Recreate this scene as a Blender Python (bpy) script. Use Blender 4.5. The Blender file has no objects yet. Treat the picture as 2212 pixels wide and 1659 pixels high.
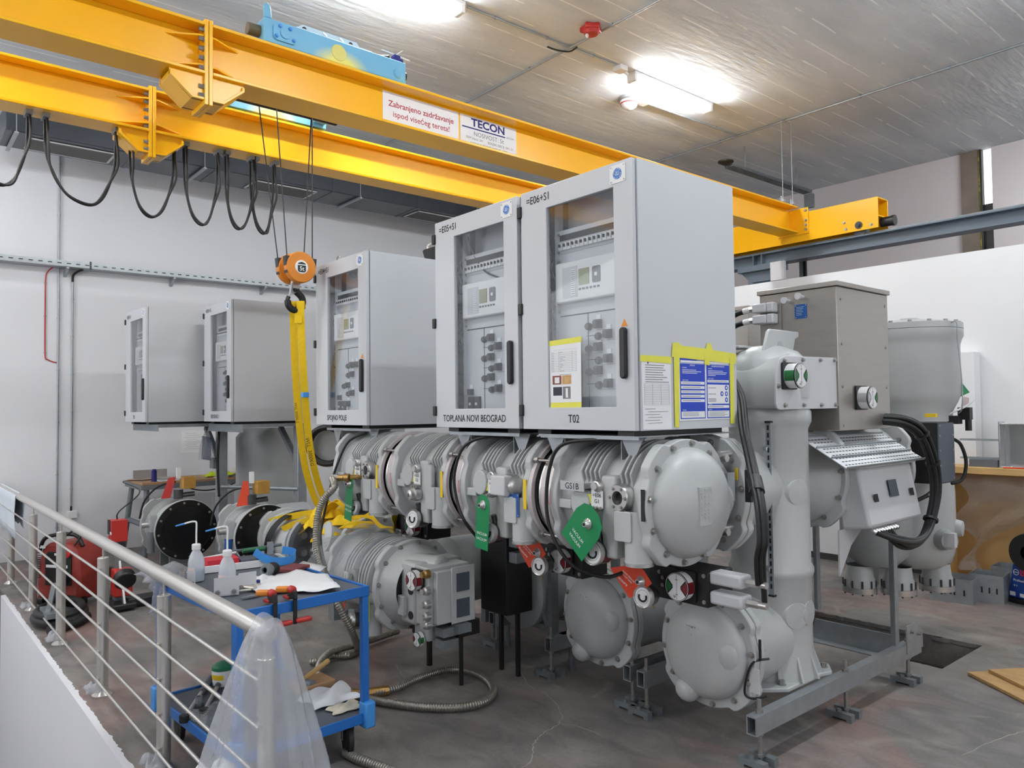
import bpy, bmesh, math, random
from mathutils import Vector, Matrix
random.seed(7)
SC = bpy.context.scene
COL = SC.collection
PI = math.pi

# ------------------------------------------------------------------ camera
F_PX, CX, CY, EYE = 1639.23, 1106.0, 829.5, 1.75
YAW, PITCH, ROLL = math.radians(49.87662), math.radians(1.85067), math.radians(-0.65996)
FW = Vector((-math.sin(YAW) * math.cos(PITCH), math.cos(YAW) * math.cos(PITCH), math.sin(PITCH)))
_r0 = Vector((math.cos(YAW), math.sin(YAW), 0))
_u0 = _r0.cross(FW)
RT = math.cos(ROLL) * _r0 + math.sin(ROLL) * _u0
UP = -math.sin(ROLL) * _r0 + math.cos(ROLL) * _u0
CAM = Vector((0, 0, EYE))
cam_data = bpy.data.cameras.new('camera')
cam_data.sensor_fit = 'HORIZONTAL'
cam_data.sensor_width = 36.0
cam_data.lens = F_PX / 2212.0 * 36.0
cam_data.clip_start = 0.05
cam_data.clip_end = 100
cam = bpy.data.objects.new('camera', cam_data)
COL.objects.link(cam)
cam.matrix_world = Matrix(((RT.x, UP.x, -FW.x, 0), (RT.y, UP.y, -FW.y, 0), (RT.z, UP.z, -FW.z, EYE), (0, 0, 0, 1)))
SC.camera = cam

# ------------------------------------------------------------------ exposure, world, big lights
vs = SC.view_settings
vs.view_transform = 'Standard'
vs.look = 'None'
vs.gamma = 1.0
vs.use_curve_mapping = False
vs.exposure = 0.12
world = bpy.data.worlds.new('world')
SC.world = world
world.use_nodes = True
world.node_tree.nodes['Background'].inputs[0].default_value = (0.75, 0.85, 1.0, 1)
world.node_tree.nodes['Background'].inputs[1].default_value = 1.0


def area_light(name, loc, target, sx, sy, power, col):
    l = bpy.data.lights.new(name, 'AREA')
    l.shape = 'RECTANGLE'
    l.size, l.size_y = sx, sy
    l.energy = power
    l.color = col
    o = bpy.data.objects.new(name, l)
    COL.objects.link(o)
    o.location = loc
    d = Vector(target) - Vector(loc)
    o.rotation_euler = d.to_track_quat('-Z', 'Y').to_euler()
    return o


# added fill area lights out of view, standing in for supposed daylight
LIGHT_FILL = area_light('fill_light_right', (3.7, 3.6, 2.9), (-6, 4.6, 5.6), 7.0, 2.6, 100, (0.93, 0.97, 1.0))
LIGHT_FILL2 = area_light('fill_light_stair', (-6.5, -3.7, 3.2), (-7.0, 6, 5.2), 8.0, 2.6, 150, (0.95, 0.98, 1.0))


def at(px, py, ax, val):
    """the point of the plane ax = val that a line of sight meets"""
    d = FW + (px - CX) / F_PX * RT - (py - CY) / F_PX * UP
    i = 'XYZ'.index(ax)
    t = (val - CAM[i]) / d[i]
    return CAM + d * t


# ------------------------------------------------------------------ materials
def lin(c):
    c = c / 255.0
    return c / 12.92 if c <= 0.04045 else ((c + 0.055) / 1.055) ** 2.4


def rgb(r, g, b):
    return (lin(r), lin(g), lin(b), 1.0)


MATS = {}


def mat(name, col, rough=0.5, metal=0.0, var=0.05, scale=6.0, bump=0.0, bscale=60.0, stretch=None, spec=0.5, rvar=0.0, coat=0.0):
    m = bpy.data.materials.new(name)
    m.use_nodes = True
    nt = m.node_tree
    b = nt.nodes['Principled BSDF']
    b.inputs['Roughness'].default_value = rough
    b.inputs['Metallic'].default_value = metal
    b.inputs['Specular IOR Level'].default_value = spec
    b.inputs['Coat Weight'].default_value = coat
    tc = nt.nodes.new('ShaderNodeTexCoord')
    src = tc.outputs['Object']
    if stretch:
        mp = nt.nodes.new('ShaderNodeMapping')
        mp.inputs['Scale'].default_value = stretch
        nt.links.new(src, mp.inputs[0])
        src = mp.outputs[0]
    n = nt.nodes.new('ShaderNodeTexNoise')
    n.inputs['Scale'].default_value = scale
    n.inputs['Detail'].default_value = 4
    nt.links.new(src, n.inputs['Vector'])
    mx = nt.nodes.new('ShaderNodeMix')
    mx.data_type = 'RGBA'
    nt.links.new(n.outputs['Fac'], mx.inputs['Factor'])
    lo = [max(0, c * (1 - 2 * var)) for c in col[:3]] + [1]
    hi = [min(1, c * (1 + 2 * var)) for c in col[:3]] + [1]
    mx.inputs['A'].default_value = lo
    mx.inputs['B'].default_value = hi
    nt.links.new(mx.outputs['Result'], b.inputs['Base Color'])
    if rvar:
        mr = nt.nodes.new('ShaderNodeMapRange')
        mr.inputs['To Min'].default_value = max(0.02, rough - rvar)
        mr.inputs['To Max'].default_value = min(1, rough + rvar)
        nt.links.new(n.outputs['Fac'], mr.inputs['Value'])
        nt.links.new(mr.outputs[0], b.inputs['Roughness'])
    if bump:
        n2 = nt.nodes.new('ShaderNodeTexNoise')
        n2.inputs['Scale'].default_value = bscale
        n2.inputs['Detail'].default_value = 3
        nt.links.new(src, n2.inputs['Vector'])
        bp = nt.nodes.new('ShaderNodeBump')
        bp.inputs['Strength'].default_value = bump
        bp.inputs['Distance'].default_value = 0.01
        nt.links.new(n2.outputs['Fac'], bp.inputs['Height'])
        nt.links.new(bp.outputs[0], b.inputs['Normal'])
    MATS[name] = m
    return m


def film_mat(name, col, alpha, rough=0.15, trans=0.5, bump=0.0):
    """thin plastic film or glass: part see-through, part milky, with a gloss"""
    m = bpy.data.materials.new(name)
    m.use_nodes = True
    nt = m.node_tree
    nt.nodes.remove(nt.nodes['Principled BSDF'])
    out = nt.nodes['Material Output']
    tr = nt.nodes.new('ShaderNodeBsdfTransparent')
    tr.inputs[0].default_value = (0.96, 0.97, 0.98, 1)
    df = nt.nodes.new('ShaderNodeBsdfDiffuse')
    df.inputs[0].default_value = col
    tl = nt.nodes.new('ShaderNodeBsdfTranslucent')
    tl.inputs[0].default_value = col
    m0 = nt.nodes.new('ShaderNodeMixShader')
    m0.inputs[0].default_value = trans
    nt.links.new(df.outputs[0], m0.inputs[1])
    nt.links.new(tl.outputs[0], m0.inputs[2])
    m1 = nt.nodes.new('ShaderNodeMixShader')
    m1.inputs[0].default_value = alpha
    nt.links.new(tr.outputs[0], m1.inputs[1])
    nt.links.new(m0.outputs[0], m1.inputs[2])
    gl = nt.nodes.new('ShaderNodeBsdfGlossy')
    gl.inputs['Roughness'].default_value = rough
    fr = nt.nodes.new('ShaderNodeLayerWeight')
    fr.inputs['Blend'].default_value = 0.5
    pw = nt.nodes.new('ShaderNodeMath')
    pw.operation = 'POWER'
    pw.inputs[1].default_value = 4.0
    nt.links.new(fr.outputs['Facing'], pw.inputs[0])
    ma = nt.nodes.new('ShaderNodeMath')
    ma.operation = 'MULTIPLY_ADD'
    ma.inputs[1].default_value = 0.8
    ma.inputs[2].default_value = 0.03
    nt.links.new(pw.outputs[0], ma.inputs[0])
    m2 = nt.nodes.new('ShaderNodeMixShader')
    nt.links.new(ma.outputs[0], m2.inputs[0])
    nt.links.new(m1.outputs[0], m2.inputs[1])
    nt.links.new(gl.outputs[0], m2.inputs[2])
    if bump:
        tc = nt.nodes.new('ShaderNodeTexCoord')
        n2 = nt.nodes.new('ShaderNodeTexNoise')
        n2.inputs['Scale'].default_value = 14
        n2.inputs['Detail'].default_value = 5
        nt.links.new(tc.outputs['Object'], n2.inputs['Vector'])
        bp = nt.nodes.new('ShaderNodeBump')
        bp.inputs['Strength'].default_value = bump
        bp.inputs['Distance'].default_value = 0.03
        nt.links.new(n2.outputs['Fac'], bp.inputs['Height'])
        for s in (df, tl, gl, fr):
            nt.links.new(bp.outputs[0], s.inputs['Normal'])
    nt.links.new(m2.outputs[0], out.inputs['Surface'])
    MATS[name] = m
    return m


def emit_mat(name, col, strength):
    m = bpy.data.materials.new(name)
    m.use_nodes = True
    nt = m.node_tree
    b = nt.nodes['Principled BSDF']
    b.inputs['Base Color'].default_value = (0.9, 0.9, 0.9, 1)
    b.inputs['Emission Color'].default_value = col
    b.inputs['Emission Strength'].default_value = strength
    MATS[name] = m
    return m


CABINET = mat('light_grey_cabinet_paint', rgb(200, 202, 206), 0.42, 0, 0.015, 3, 0.05, 400)
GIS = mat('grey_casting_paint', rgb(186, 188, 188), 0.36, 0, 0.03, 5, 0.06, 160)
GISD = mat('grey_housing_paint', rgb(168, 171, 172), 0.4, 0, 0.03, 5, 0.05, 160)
PLATE = mat('pale_grey_sheet', rgb(202, 202, 205), 0.4, 0.0, 0.02, 4)
ALU = mat('machined_aluminium', rgb(205, 203, 202), 0.32, 0.85, 0.06, 12, 0, 60, (1, 1, 1), rvar=0.08)
STAIN = mat('brushed_stainless_steel', rgb(176, 170, 164), 0.36, 0.85, 0.05, 5, 0.05, 30, (1, 1, 8), rvar=0.06)
STEEL = mat('polished_steel_tube', rgb(214, 210, 204), 0.28, 0.8, 0.02, 3)
GALV = mat('galvanised_steel', rgb(165, 170, 174), 0.45, 0.65, 0.12, 18, 0.03, 40, rvar=0.1)
GALVD = mat('dull_galvanised_steel', rgb(132, 138, 142), 0.5, 0.5, 0.12, 14, 0.04, 50)
BOLT = mat('zinc_bolt', rgb(165, 163, 160), 0.35, 0.8, 0.1, 30)
CRANE = mat('orange_yellow_crane_paint', rgb(248, 184, 14), 0.28, 0, 0.03, 2.5, 0.02, 30, spec=0.5)
BLACK = mat('black_plastic', rgb(22, 22, 24), 0.45, 0, 0.05, 8)
BLKGL = mat('black_gloss_cover', rgb(6, 6, 7), 0.28, 0, 0.1, 4)
RUBBER = mat('black_rubber', rgb(20, 20, 21), 0.55, 0, 0.1, 20, 0.05, 120)
DARKPAN = mat('dark_grey_paint', rgb(72, 80, 92), 0.5, 0, 0.06, 6)
RUNWAY = mat('blue_grey_beam_paint', rgb(96, 108, 120), 0.42, 0, 0.06, 4)
WHITE = mat('white_plastic', rgb(232, 232, 232), 0.45, 0, 0.02, 6)
PAPER = mat('white_paper', rgb(236, 236, 238), 0.85, 0, 0.02, 6)
INK = mat('black_ink', rgb(22, 22, 26), 0.6, 0, 0.02, 5)
GREYINK = mat('grey_ink', rgb(120, 122, 126), 0.7, 0, 0.02, 5)
REDINK = mat('crimson_ink', rgb(176, 44, 62), 0.6, 0, 0.02, 5)
NAVY = mat('navy_ink', rgb(26, 30, 112), 0.6, 0, 0.02, 5)
NOTICE = mat('notice_blue', rgb(30, 66, 188), 0.5, 0, 0.02, 5)
LOGO = mat('logo_blue', rgb(20, 110, 190), 0.4, 0, 0.02, 5)
TYPEPL = mat('blue_type_plate', rgb(26, 82, 150), 0.4, 0, 0.04, 8)
YELTAPE = mat('yellow_tape', rgb(228, 222, 78), 0.5, 0, 0.06, 10)
YELMARK = mat('yellow_mark', rgb(236, 200, 30), 0.5, 0, 0.04, 10)
SLING = mat('yellow_webbing', rgb(238, 196, 10), 0.75, 0, 0.06, 30, 0.25, 220)
GREEN = mat('green_tag_plastic', rgb(14, 128, 74), 0.35, 0, 0.03, 6)
ORANGE = mat('orange_red_tag_plastic', rgb(206, 62, 24), 0.4, 0, 0.05, 6)
REDP = mat('red_plastic', rgb(178, 40, 32), 0.42, 0, 0.06, 6)
DKRED = mat('dark_red_indicator', rgb(122, 24, 34), 0.35, 0, 0.04, 6)
DKGREEN = mat('dark_green_indicator', rgb(24, 104, 50), 0.35, 0, 0.04, 6)
BLUE = mat('blue_trolley_paint', rgb(28, 104, 184), 0.38, 0, 0.05, 5)
LBLUE = mat('light_blue_plastic', rgb(66, 146, 220), 0.4, 0, 0.04, 5)
HOOKOR = mat('orange_hook_block_paint', rgb(214, 128, 30), 0.4, 0, 0.05, 10)
BRASS = mat('brass', rgb(176, 140, 84), 0.35, 0.8, 0.08, 20)
WOOD = mat('pine_wood', rgb(206, 168, 110), 0.65, 0, 0.14, 3, 0.06, 30, (1, 1, 12))
PLY = mat('plywood', rgb(186, 148, 96), 0.7, 0, 0.16, 2.5, 0.06, 30, (1, 9, 1))
BENCH = mat('bench_board', rgb(178, 140, 104), 0.7, 0, 0.1, 4)
SHEETGR = mat('grey_rubber_mat', rgb(92, 96, 106), 0.7, 0, 0.06, 10)
CLOTHW = mat('white_cloth', rgb(234, 235, 238), 0.9, 0, 0.02, 6)
CREAM = mat('cream_cloth', rgb(214, 206, 186), 0.9, 0, 0.08, 10)
LIME = mat('lime_cloth', rgb(196, 214, 40), 0.85, 0, 0.08, 10)
SCREEN = mat('olive_lcd', rgb(150, 154, 118), 0.3, 0, 0.03, 6)
FLEX = mat('corrugated_metal_hose', rgb(150, 146, 138), 0.4, 0.75, 0.1, 30)
DUCT = mat('dark_foil_duct_wrap', rgb(64, 68, 76), 0.36, 0.25, 0.14, 3, 0.25, 5, rvar=0.1)
GLASS = film_mat('door_glass', (0.6, 0.62, 0.66, 1), 0.05, 0.03, 0.3)
FILM = film_mat('milky_plastic_film', (0.8, 0.82, 0.88, 1), 0.34, 0.2, 0.55, 0.5)
FILMC = film_mat('clear_plastic_film', (0.82, 0.84, 0.88, 1), 0.16, 0.12, 0.5, 0.9)
BOTTLE = film_mat('translucent_bottle', (0.86, 0.88, 0.92, 1), 0.72, 0.25, 0.6)
TUBE_ON = emit_mat('lit_tube', (0.93, 0.975, 1.0, 1), 190.0)


# ------------------------------------------------------------------ mesh builder
ORG = {}


class MB:
    def __init__(s):
        s.v, s.f, s.m, s.s = [], [], [], []
        s.cuts, s.marks = [], []

    def cut(s):
        """ends a piece, for build(each=True)"""
        s.marks.append((len(s.v), len(s.f)))
        return s

    def add(s, vs, fs, m=0, smooth=True):
        o = len(s.v)
        s.cuts.append((o, len(s.f)))
        s.v += [Vector(p) for p in vs]
        for f in fs:
            s.f.append([i + o for i in f])
            s.m.append(m)
            s.s.append(smooth)
        return s

    def box(s, c, d, m=0, R=None):
        c = Vector(c)
        x, y, z = d[0] / 2, d[1] / 2, d[2] / 2
        vs = [Vector(p) for p in ((-x, -y, -z), (x, -y, -z), (x, y, -z), (-x, y, -z), (-x, -y, z), (x, -y, z), (x, y, z), (-x, y, z))]
        if R is not None:
            vs = [R @ p for p in vs]
        return s.add([c + p for p in vs], [(0, 3, 2, 1), (4, 5, 6, 7), (0, 1, 5, 4), (1, 2, 6, 5), (2, 3, 7, 6), (3, 0, 4, 7)], m)

    def b2(s, lo, hi, m=0):
        lo, hi = Vector(lo), Vector(hi)
        return s.box((lo + hi) / 2, [abs(a) for a in (hi - lo)], m)

    def frame(s, p):
        a = Vector(p).normalized()
        t = Vector((0, 0, 1)) if abs(a.z) < 0.9 else Vector((1, 0, 0))
        u = t.cross(a).normalized()
        return a, u, a.cross(u)

    def cyl(s, p0, p1, r0, r1=None, n=24, m=0, caps=True):
        p0, p1 = Vector(p0), Vector(p1)
        r1 = r0 if r1 is None else r1
        a, u, w = s.frame(p1 - p0)
        vs, fs = [], []
        for k in range(n):
            d = u * math.cos(2 * PI * k / n) + w * math.sin(2 * PI * k / n)
            vs += [p0 + d * r0, p1 + d * r1]
        for k in range(n):
            j = (k + 1) % n
            fs.append((2 * k, 2 * j, 2 * j + 1, 2 * k + 1))
        if caps:
            fs.append([2 * k for k in range(n)][::-1])
            fs.append([2 * k + 1 for k in range(n)])
        return s.add(vs, fs, m)

    def beam(s, p0, p1, w, h, m=0, up=(0, 0, 1)):
        """a square bar from p0 to p1, w across, h along up"""
        p0, p1 = Vector(p0), Vector(p1)
        a = (p1 - p0).normalized()
        u = Vector(up)
        x = a.cross(u)
        if x.length < 1e-4:
            x = a.cross(Vector((0, 1, 0)))
        x.normalize()
        u = x.cross(a)
        q = [x * w / 2 * i + u * h / 2 * j for i, j in ((-1, -1), (1, -1), (1, 1), (-1, 1))]
        return s.add([p0 + d for d in q] + [p1 + d for d in q], [(3, 2, 1, 0), (4, 5, 6, 7), (0, 1, 5, 4), (1, 2, 6, 5), (2, 3, 7, 6), (3, 0, 4, 7)], m)

    def tube(s, pts, r, n=8, m=0, closed=False, caps=True, flat=1.0):
        pts = [Vector(p) for p in pts]
        k = len(pts)
        vs, fs = [], []
        pu = None
        for i, p in enumerate(pts):
            if closed:
                t = pts[(i + 1) % k] - pts[i - 1]
            else:
                t = pts[min(i + 1, k - 1)] - pts[max(i - 1, 0)]
            if t.length < 1e-9:
                t = Vector((0, 0, 1))
            t.normalize()
            if pu is None:
                _, pu, _ = s.frame(t)
            pu = (pu - t * pu.dot(t))
            if pu.length < 1e-6:
                _, pu, _ = s.frame(t)
            pu.normalize()
            w = t.cross(pu)
            rr = r[i] if isinstance(r, (list, tuple)) else r
            for j in range(n):
                a = 2 * PI * j / n
                vs.append(p + (pu * math.cos(a) + w * math.sin(a) * flat) * rr)
        for i in range(k if closed else k - 1):
            i2 = (i + 1) % k
            for j in range(n):
                j2 = (j + 1) % n
                fs.append((i * n + j, i * n + j2, i2 * n + j2, i2 * n + j))
        if caps and not closed:
            fs.append(list(range(n))[::-1])
            fs.append([(k - 1) * n + j for j in range(n)])
        return s.add(vs, fs, m)

    def lathe(s, o, axis, prof, n=40, m=0, a0=0.0, a1=2 * PI, ref=None):
        """prof: (radius, height along axis)"""
        o = Vector(o)
        a, u, w = s.frame(axis)
        if ref is not None:
            u = Vector(ref).normalized()
            w = a.cross(u)
        full = abs(a1 - a0 - 2 * PI) < 1e-6
        cnt = n if full else n + 1
        vs, fs = [], []
        for r, h in prof:
            for k in range(cnt):
                t = a0 + (a1 - a0) * k / n
                vs.append(o + a * h + (u * math.cos(t) + w * math.sin(t)) * r)
        for i in range(len(prof) - 1):
            for k in range(n):
                k2 = (k + 1) % cnt
                q = [i * cnt + k, i * cnt + k2, (i + 1) * cnt + k2, (i + 1) * cnt + k]
                if prof[i][0] < 1e-7:
                    q = [q[0], q[2], q[3]]
                elif prof[i + 1][0] < 1e-7:
                    q = [q[0], q[1], q[2]]
                fs.append(q)
        return s.add(vs, fs, m)

    def prism(s, poly, o, ux, uy, d, m=0, smooth=True):
        """poly in the (ux, uy) plane at o, extruded by the vector d"""
        o, ux, uy, d = Vector(o), Vector(ux), Vector(uy), Vector(d)
        n = len(poly)
        a = [o + ux * p[0] + uy * p[1] for p in poly]
        b = [p + d for p in a]
        flip = ux.cross(uy).dot(d) < 0
        area = sum(poly[i][0] * poly[(i + 1) % n][1] - poly[(i + 1) % n][0] * poly[i][1] for i in range(n))
        if area < 0:
            flip = not flip
        fs = [list(range(n))[::-1], [n + i for i in range(n)]] + [(i, (i + 1) % n, n + (i + 1) % n, n + i) for i in range(n)]
        if flip:
            fs = [list(f)[::-1] for f in fs]
        return s.add(a + b, fs, m, smooth)

    def ball(s, c, r, m=0, nu=16, nv=10, sc=(1, 1, 1)):
        c = Vector(c)
        vs, fs = [], []
        for i in range(nv + 1):
            t = PI * i / nv
            for j in range(nu):
                p = 2 * PI * j / nu
                vs.append(c + Vector((sc[0] * r * math.sin(t) * math.cos(p), sc[1] * r * math.sin(t) * math.sin(p), sc[2] * r * math.cos(t))))
        for i in range(nv):
            for j in range(nu):
                j2 = (j + 1) % nu
                if i == 0:
                    fs.append((i * nu, (i + 1) * nu + j, (i + 1) * nu + j2))
                elif i == nv - 1:
                    fs.append((i * nu + j, (i + 1) * nu, i * nu + j2))
                else:
                    fs.append((i * nu + j, (i + 1) * nu + j, (i + 1) * nu + j2, i * nu + j2))
        return s.add(vs, fs, m)

    def sheet(s, grid, m=0):
        """rows of points joined to a surface"""
        h, w = len(grid), len(grid[0])
        return s.add([p for r in grid for p in r], [(i * w + j, i * w + j + 1, (i + 1) * w + j + 1, (i + 1) * w + j) for i in range(h - 1) for j in range(w - 1)], m)

    def text(s, txt, size, o, ux, uy, m=0, align='LEFT', bold=0.0, sx=1.0, lift=None):
        vs, fs = glyphs(txt, align, bold)
        o, ux, uy = Vector(o), Vector(ux).normalized(), Vector(uy).normalized()
        return s.add([o + ux * (p[0] * size * sx) + uy * (p[1] * size) for p in vs], fs, m, False)

    def build(s, name, mats, parent=None, sharp=38, bevel=0.0, base=None, solid=0.0, sub=0, each=False):
        if each:
            mk = ([(0, 0)] + s.marks) if s.marks else list(s.cuts)
            mk = [q for q in mk if q[0] < len(s.v)] + [(len(s.v), len(s.f))]
            out = []
            for (va, fa), (vb, fb) in zip(mk[:-1], mk[1:]):
                q = MB()
                q.v = s.v[va:vb]
                q.f = [[i - va for i in f] for f in s.f[fa:fb]]
                q.m, q.s = s.m[fa:fb], s.s[fa:fb]
                out.append(q.build(name, mats, parent, sharp, bevel, base, solid, sub))
            return out
        if not isinstance(mats, (list, tuple)):
            mats = [mats]
        if parent is not None:
            org = ORG.get(parent.name, Vector())
        elif base is not None:
            org = Vector(base)
        else:
            xs = [p.x for p in s.v]
            ys = [p.y for p in s.v]
            org = Vector(((min(xs) + max(xs)) / 2, (min(ys) + max(ys)) / 2, min(p.z for p in s.v)))
        me = bpy.data.meshes.new(name)
        me.from_pydata([p - org for p in s.v], [], s.f)
        for mm in mats:
            me.materials.append(mm)
        me.polygons.foreach_set('material_index', s.m)
        me.polygons.foreach_set('use_smooth', s.s)
        me.update()
        me.set_sharp_from_angle(angle=math.radians(sharp))
        o = bpy.data.objects.new(name, me)
        COL.objects.link(o)
        ORG[o.name] = org
        if parent is not None:
            o.parent = parent
        else:
            o.location = org
        if sub:
            md = o.modifiers.new('smooth', 'SUBSURF')
            md.levels = md.render_levels = sub
        if solid:
            md = o.modifiers.new('thick', 'SOLIDIFY')
            md.thickness = solid
        if bevel:
            md = o.modifiers.new('edge', 'BEVEL')
            md.width = bevel
            md.segments = 2
            md.limit_method = 'ANGLE'
            md.angle_limit = math.radians(40)
        return o


_G = {}


def glyphs(txt, align, bold):
    k = (txt, align, bold)
    if k not in _G:
        cu = bpy.data.curves.new('t', 'FONT')
        cu.body = txt
        cu.size = 1.0
        cu.align_x = align
        cu.offset = bold
        cu.resolution_u = 3
        ob = bpy.data.objects.new('t', cu)
        me = bpy.data.meshes.new_from_object(ob)
        _G[k] = ([tuple(v.co) for v in me.vertices], [list(p.vertices) for p in me.polygons])
        bpy.data.objects.remove(ob)
        bpy.data.curves.remove(cu)
        bpy.data.meshes.remove(me)
    return _G[k]


def tag(o, label=None, cat=None, group=None, kind=None):
    if label:
        o['label'] = label
    if cat:
        o['category'] = cat
    if group:
        o['group'] = group
    if kind:
        o['kind'] = kind
    return o


def thing(name, label, cat, loc=(0, 0, 0), group=None):
    o = bpy.data.objects.new(name, None)
    o.empty_display_size = 0.1
    COL.objects.link(o)
    o.location = loc
    ORG[o.name] = Vector(loc)
    return tag(o, label, cat, group)


def part_label(o, label):
    o['label'] = label
    return o


def dup(o, loc=None, rotz=None, label=None, group=None, parent=None):
    c = o.copy()
    COL.objects.link(c)
    if parent is not None:
        c.parent = parent
    for ch in list(o.children):
        dup(ch, parent=c)
    if loc is not None:
        c.location = loc
    if rotz is not None:
        c.rotation_euler = (0, 0, rotz)
    if label:
        c['label'] = label
    if group:
        c['group'] = group
    return c


def struct(name, mb, mats, bevel=0.0, sharp=38, label=None):
    o = mb.build(name, mats, base=(0, 0, 0), bevel=bevel, sharp=sharp)
    o['kind'] = 'structure'
    if label:
        o['label'] = label
    return o


_BOLT = {}


def bolts(parent, pts, axis, r=0.011, h=0.012, mat_=None, name='bolt'):
    """hexagon bolt heads on washers, each a mesh of its own, facing along axis"""
    mat_ = mat_ or BOLT
    k = (tuple(axis), r, h, mat_.name)
    if k not in _BOLT:
        mb = MB()
        a = Vector(axis).normalized()
        mb.cyl(-a * 0.002, a * 0.003, r * 1.45, n=14)
        mb.cyl(a * 0.003, a * h, r, n=6)
        me = bpy.data.meshes.new(name)
        me.from_pydata(mb.v, [], mb.f)
        me.materials.append(mat_)
        me.update()
        _BOLT[k] = me
    for p in pts:
        o = bpy.data.objects.new(name, _BOLT[k])
        COL.objects.link(o)
        o.parent = parent
        o.location = Vector(p) - ORG.get(parent.name, Vector())
        ORG[o.name] = Vector(p)


def catmull(pts, k=8, closed=False):
    pts = [Vector(p) for p in pts]
    n = len(pts)
    out = []
    for i in range(n if closed else n - 1):
        if closed:
            p0, p1, p2, p3 = pts[i - 1], pts[i], pts[(i + 1) % n], pts[(i + 2) % n]
        else:
            p0, p1, p2, p3 = pts[max(i - 1, 0)], pts[i], pts[i + 1], pts[min(i + 2, n - 1)]
        for j in range(k):
            t = j / k
            out.append(0.5 * ((2 * p1) + (p2 - p0) * t + (2 * p0 - 5 * p1 + 4 * p2 - p3) * t * t + (3 * p1 - p0 - 3 * p2 + p3) * t ** 3))
    if not closed:
        out.append(pts[-1])
    return out


def circle(c, r, u, w, n=24, a0=0.0, a1=2 * PI):
    c, u, w = Vector(c), Vector(u).normalized(), Vector(w).normalized()
    return [c + u * (r * math.cos(a0 + (a1 - a0) * k / n)) + w * (r * math.sin(a0 + (a1 - a0) * k / n)) for k in range(n + (0 if abs(a1 - a0 - 2 * PI) < 1e-6 else 1))]


def rrect(w, h, r, k=5):
    """rounded rectangle outline centred on 0"""
    out = []
    for cx, cy, a in ((w / 2 - r, h / 2 - r, 0), (-w / 2 + r, h / 2 - r, PI / 2), (-w / 2 + r, -h / 2 + r, PI), (w / 2 - r, -h / 2 + r, 1.5 * PI)):
        for i in range(k + 1):
            t = a + PI / 2 * i / k
            out.append((cx + r * math.cos(t), cy + r * math.sin(t)))
    return out


def flange_outline(R, n=96, lobe=0.10):
    """bolted casting flange: a round rim with four shouldered corners"""
    out = []
    for k in range(n):
        t = 2 * PI * k / n
        c = math.cos(4 * (t - PI / 4))
        q = min(1.0, max(0.0, (c - 0.15) / 0.5))
        q = q * q * (3 - 2 * q)
        out.append((R * (0.965 + lobe * q) * math.cos(t), R * (0.965 + lobe * q) * math.sin(t)))
    return out


XA, YA, ZA = Vector((1, 0, 0)), Vector((0, 1, 0)), Vector((0, 0, 1))
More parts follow.
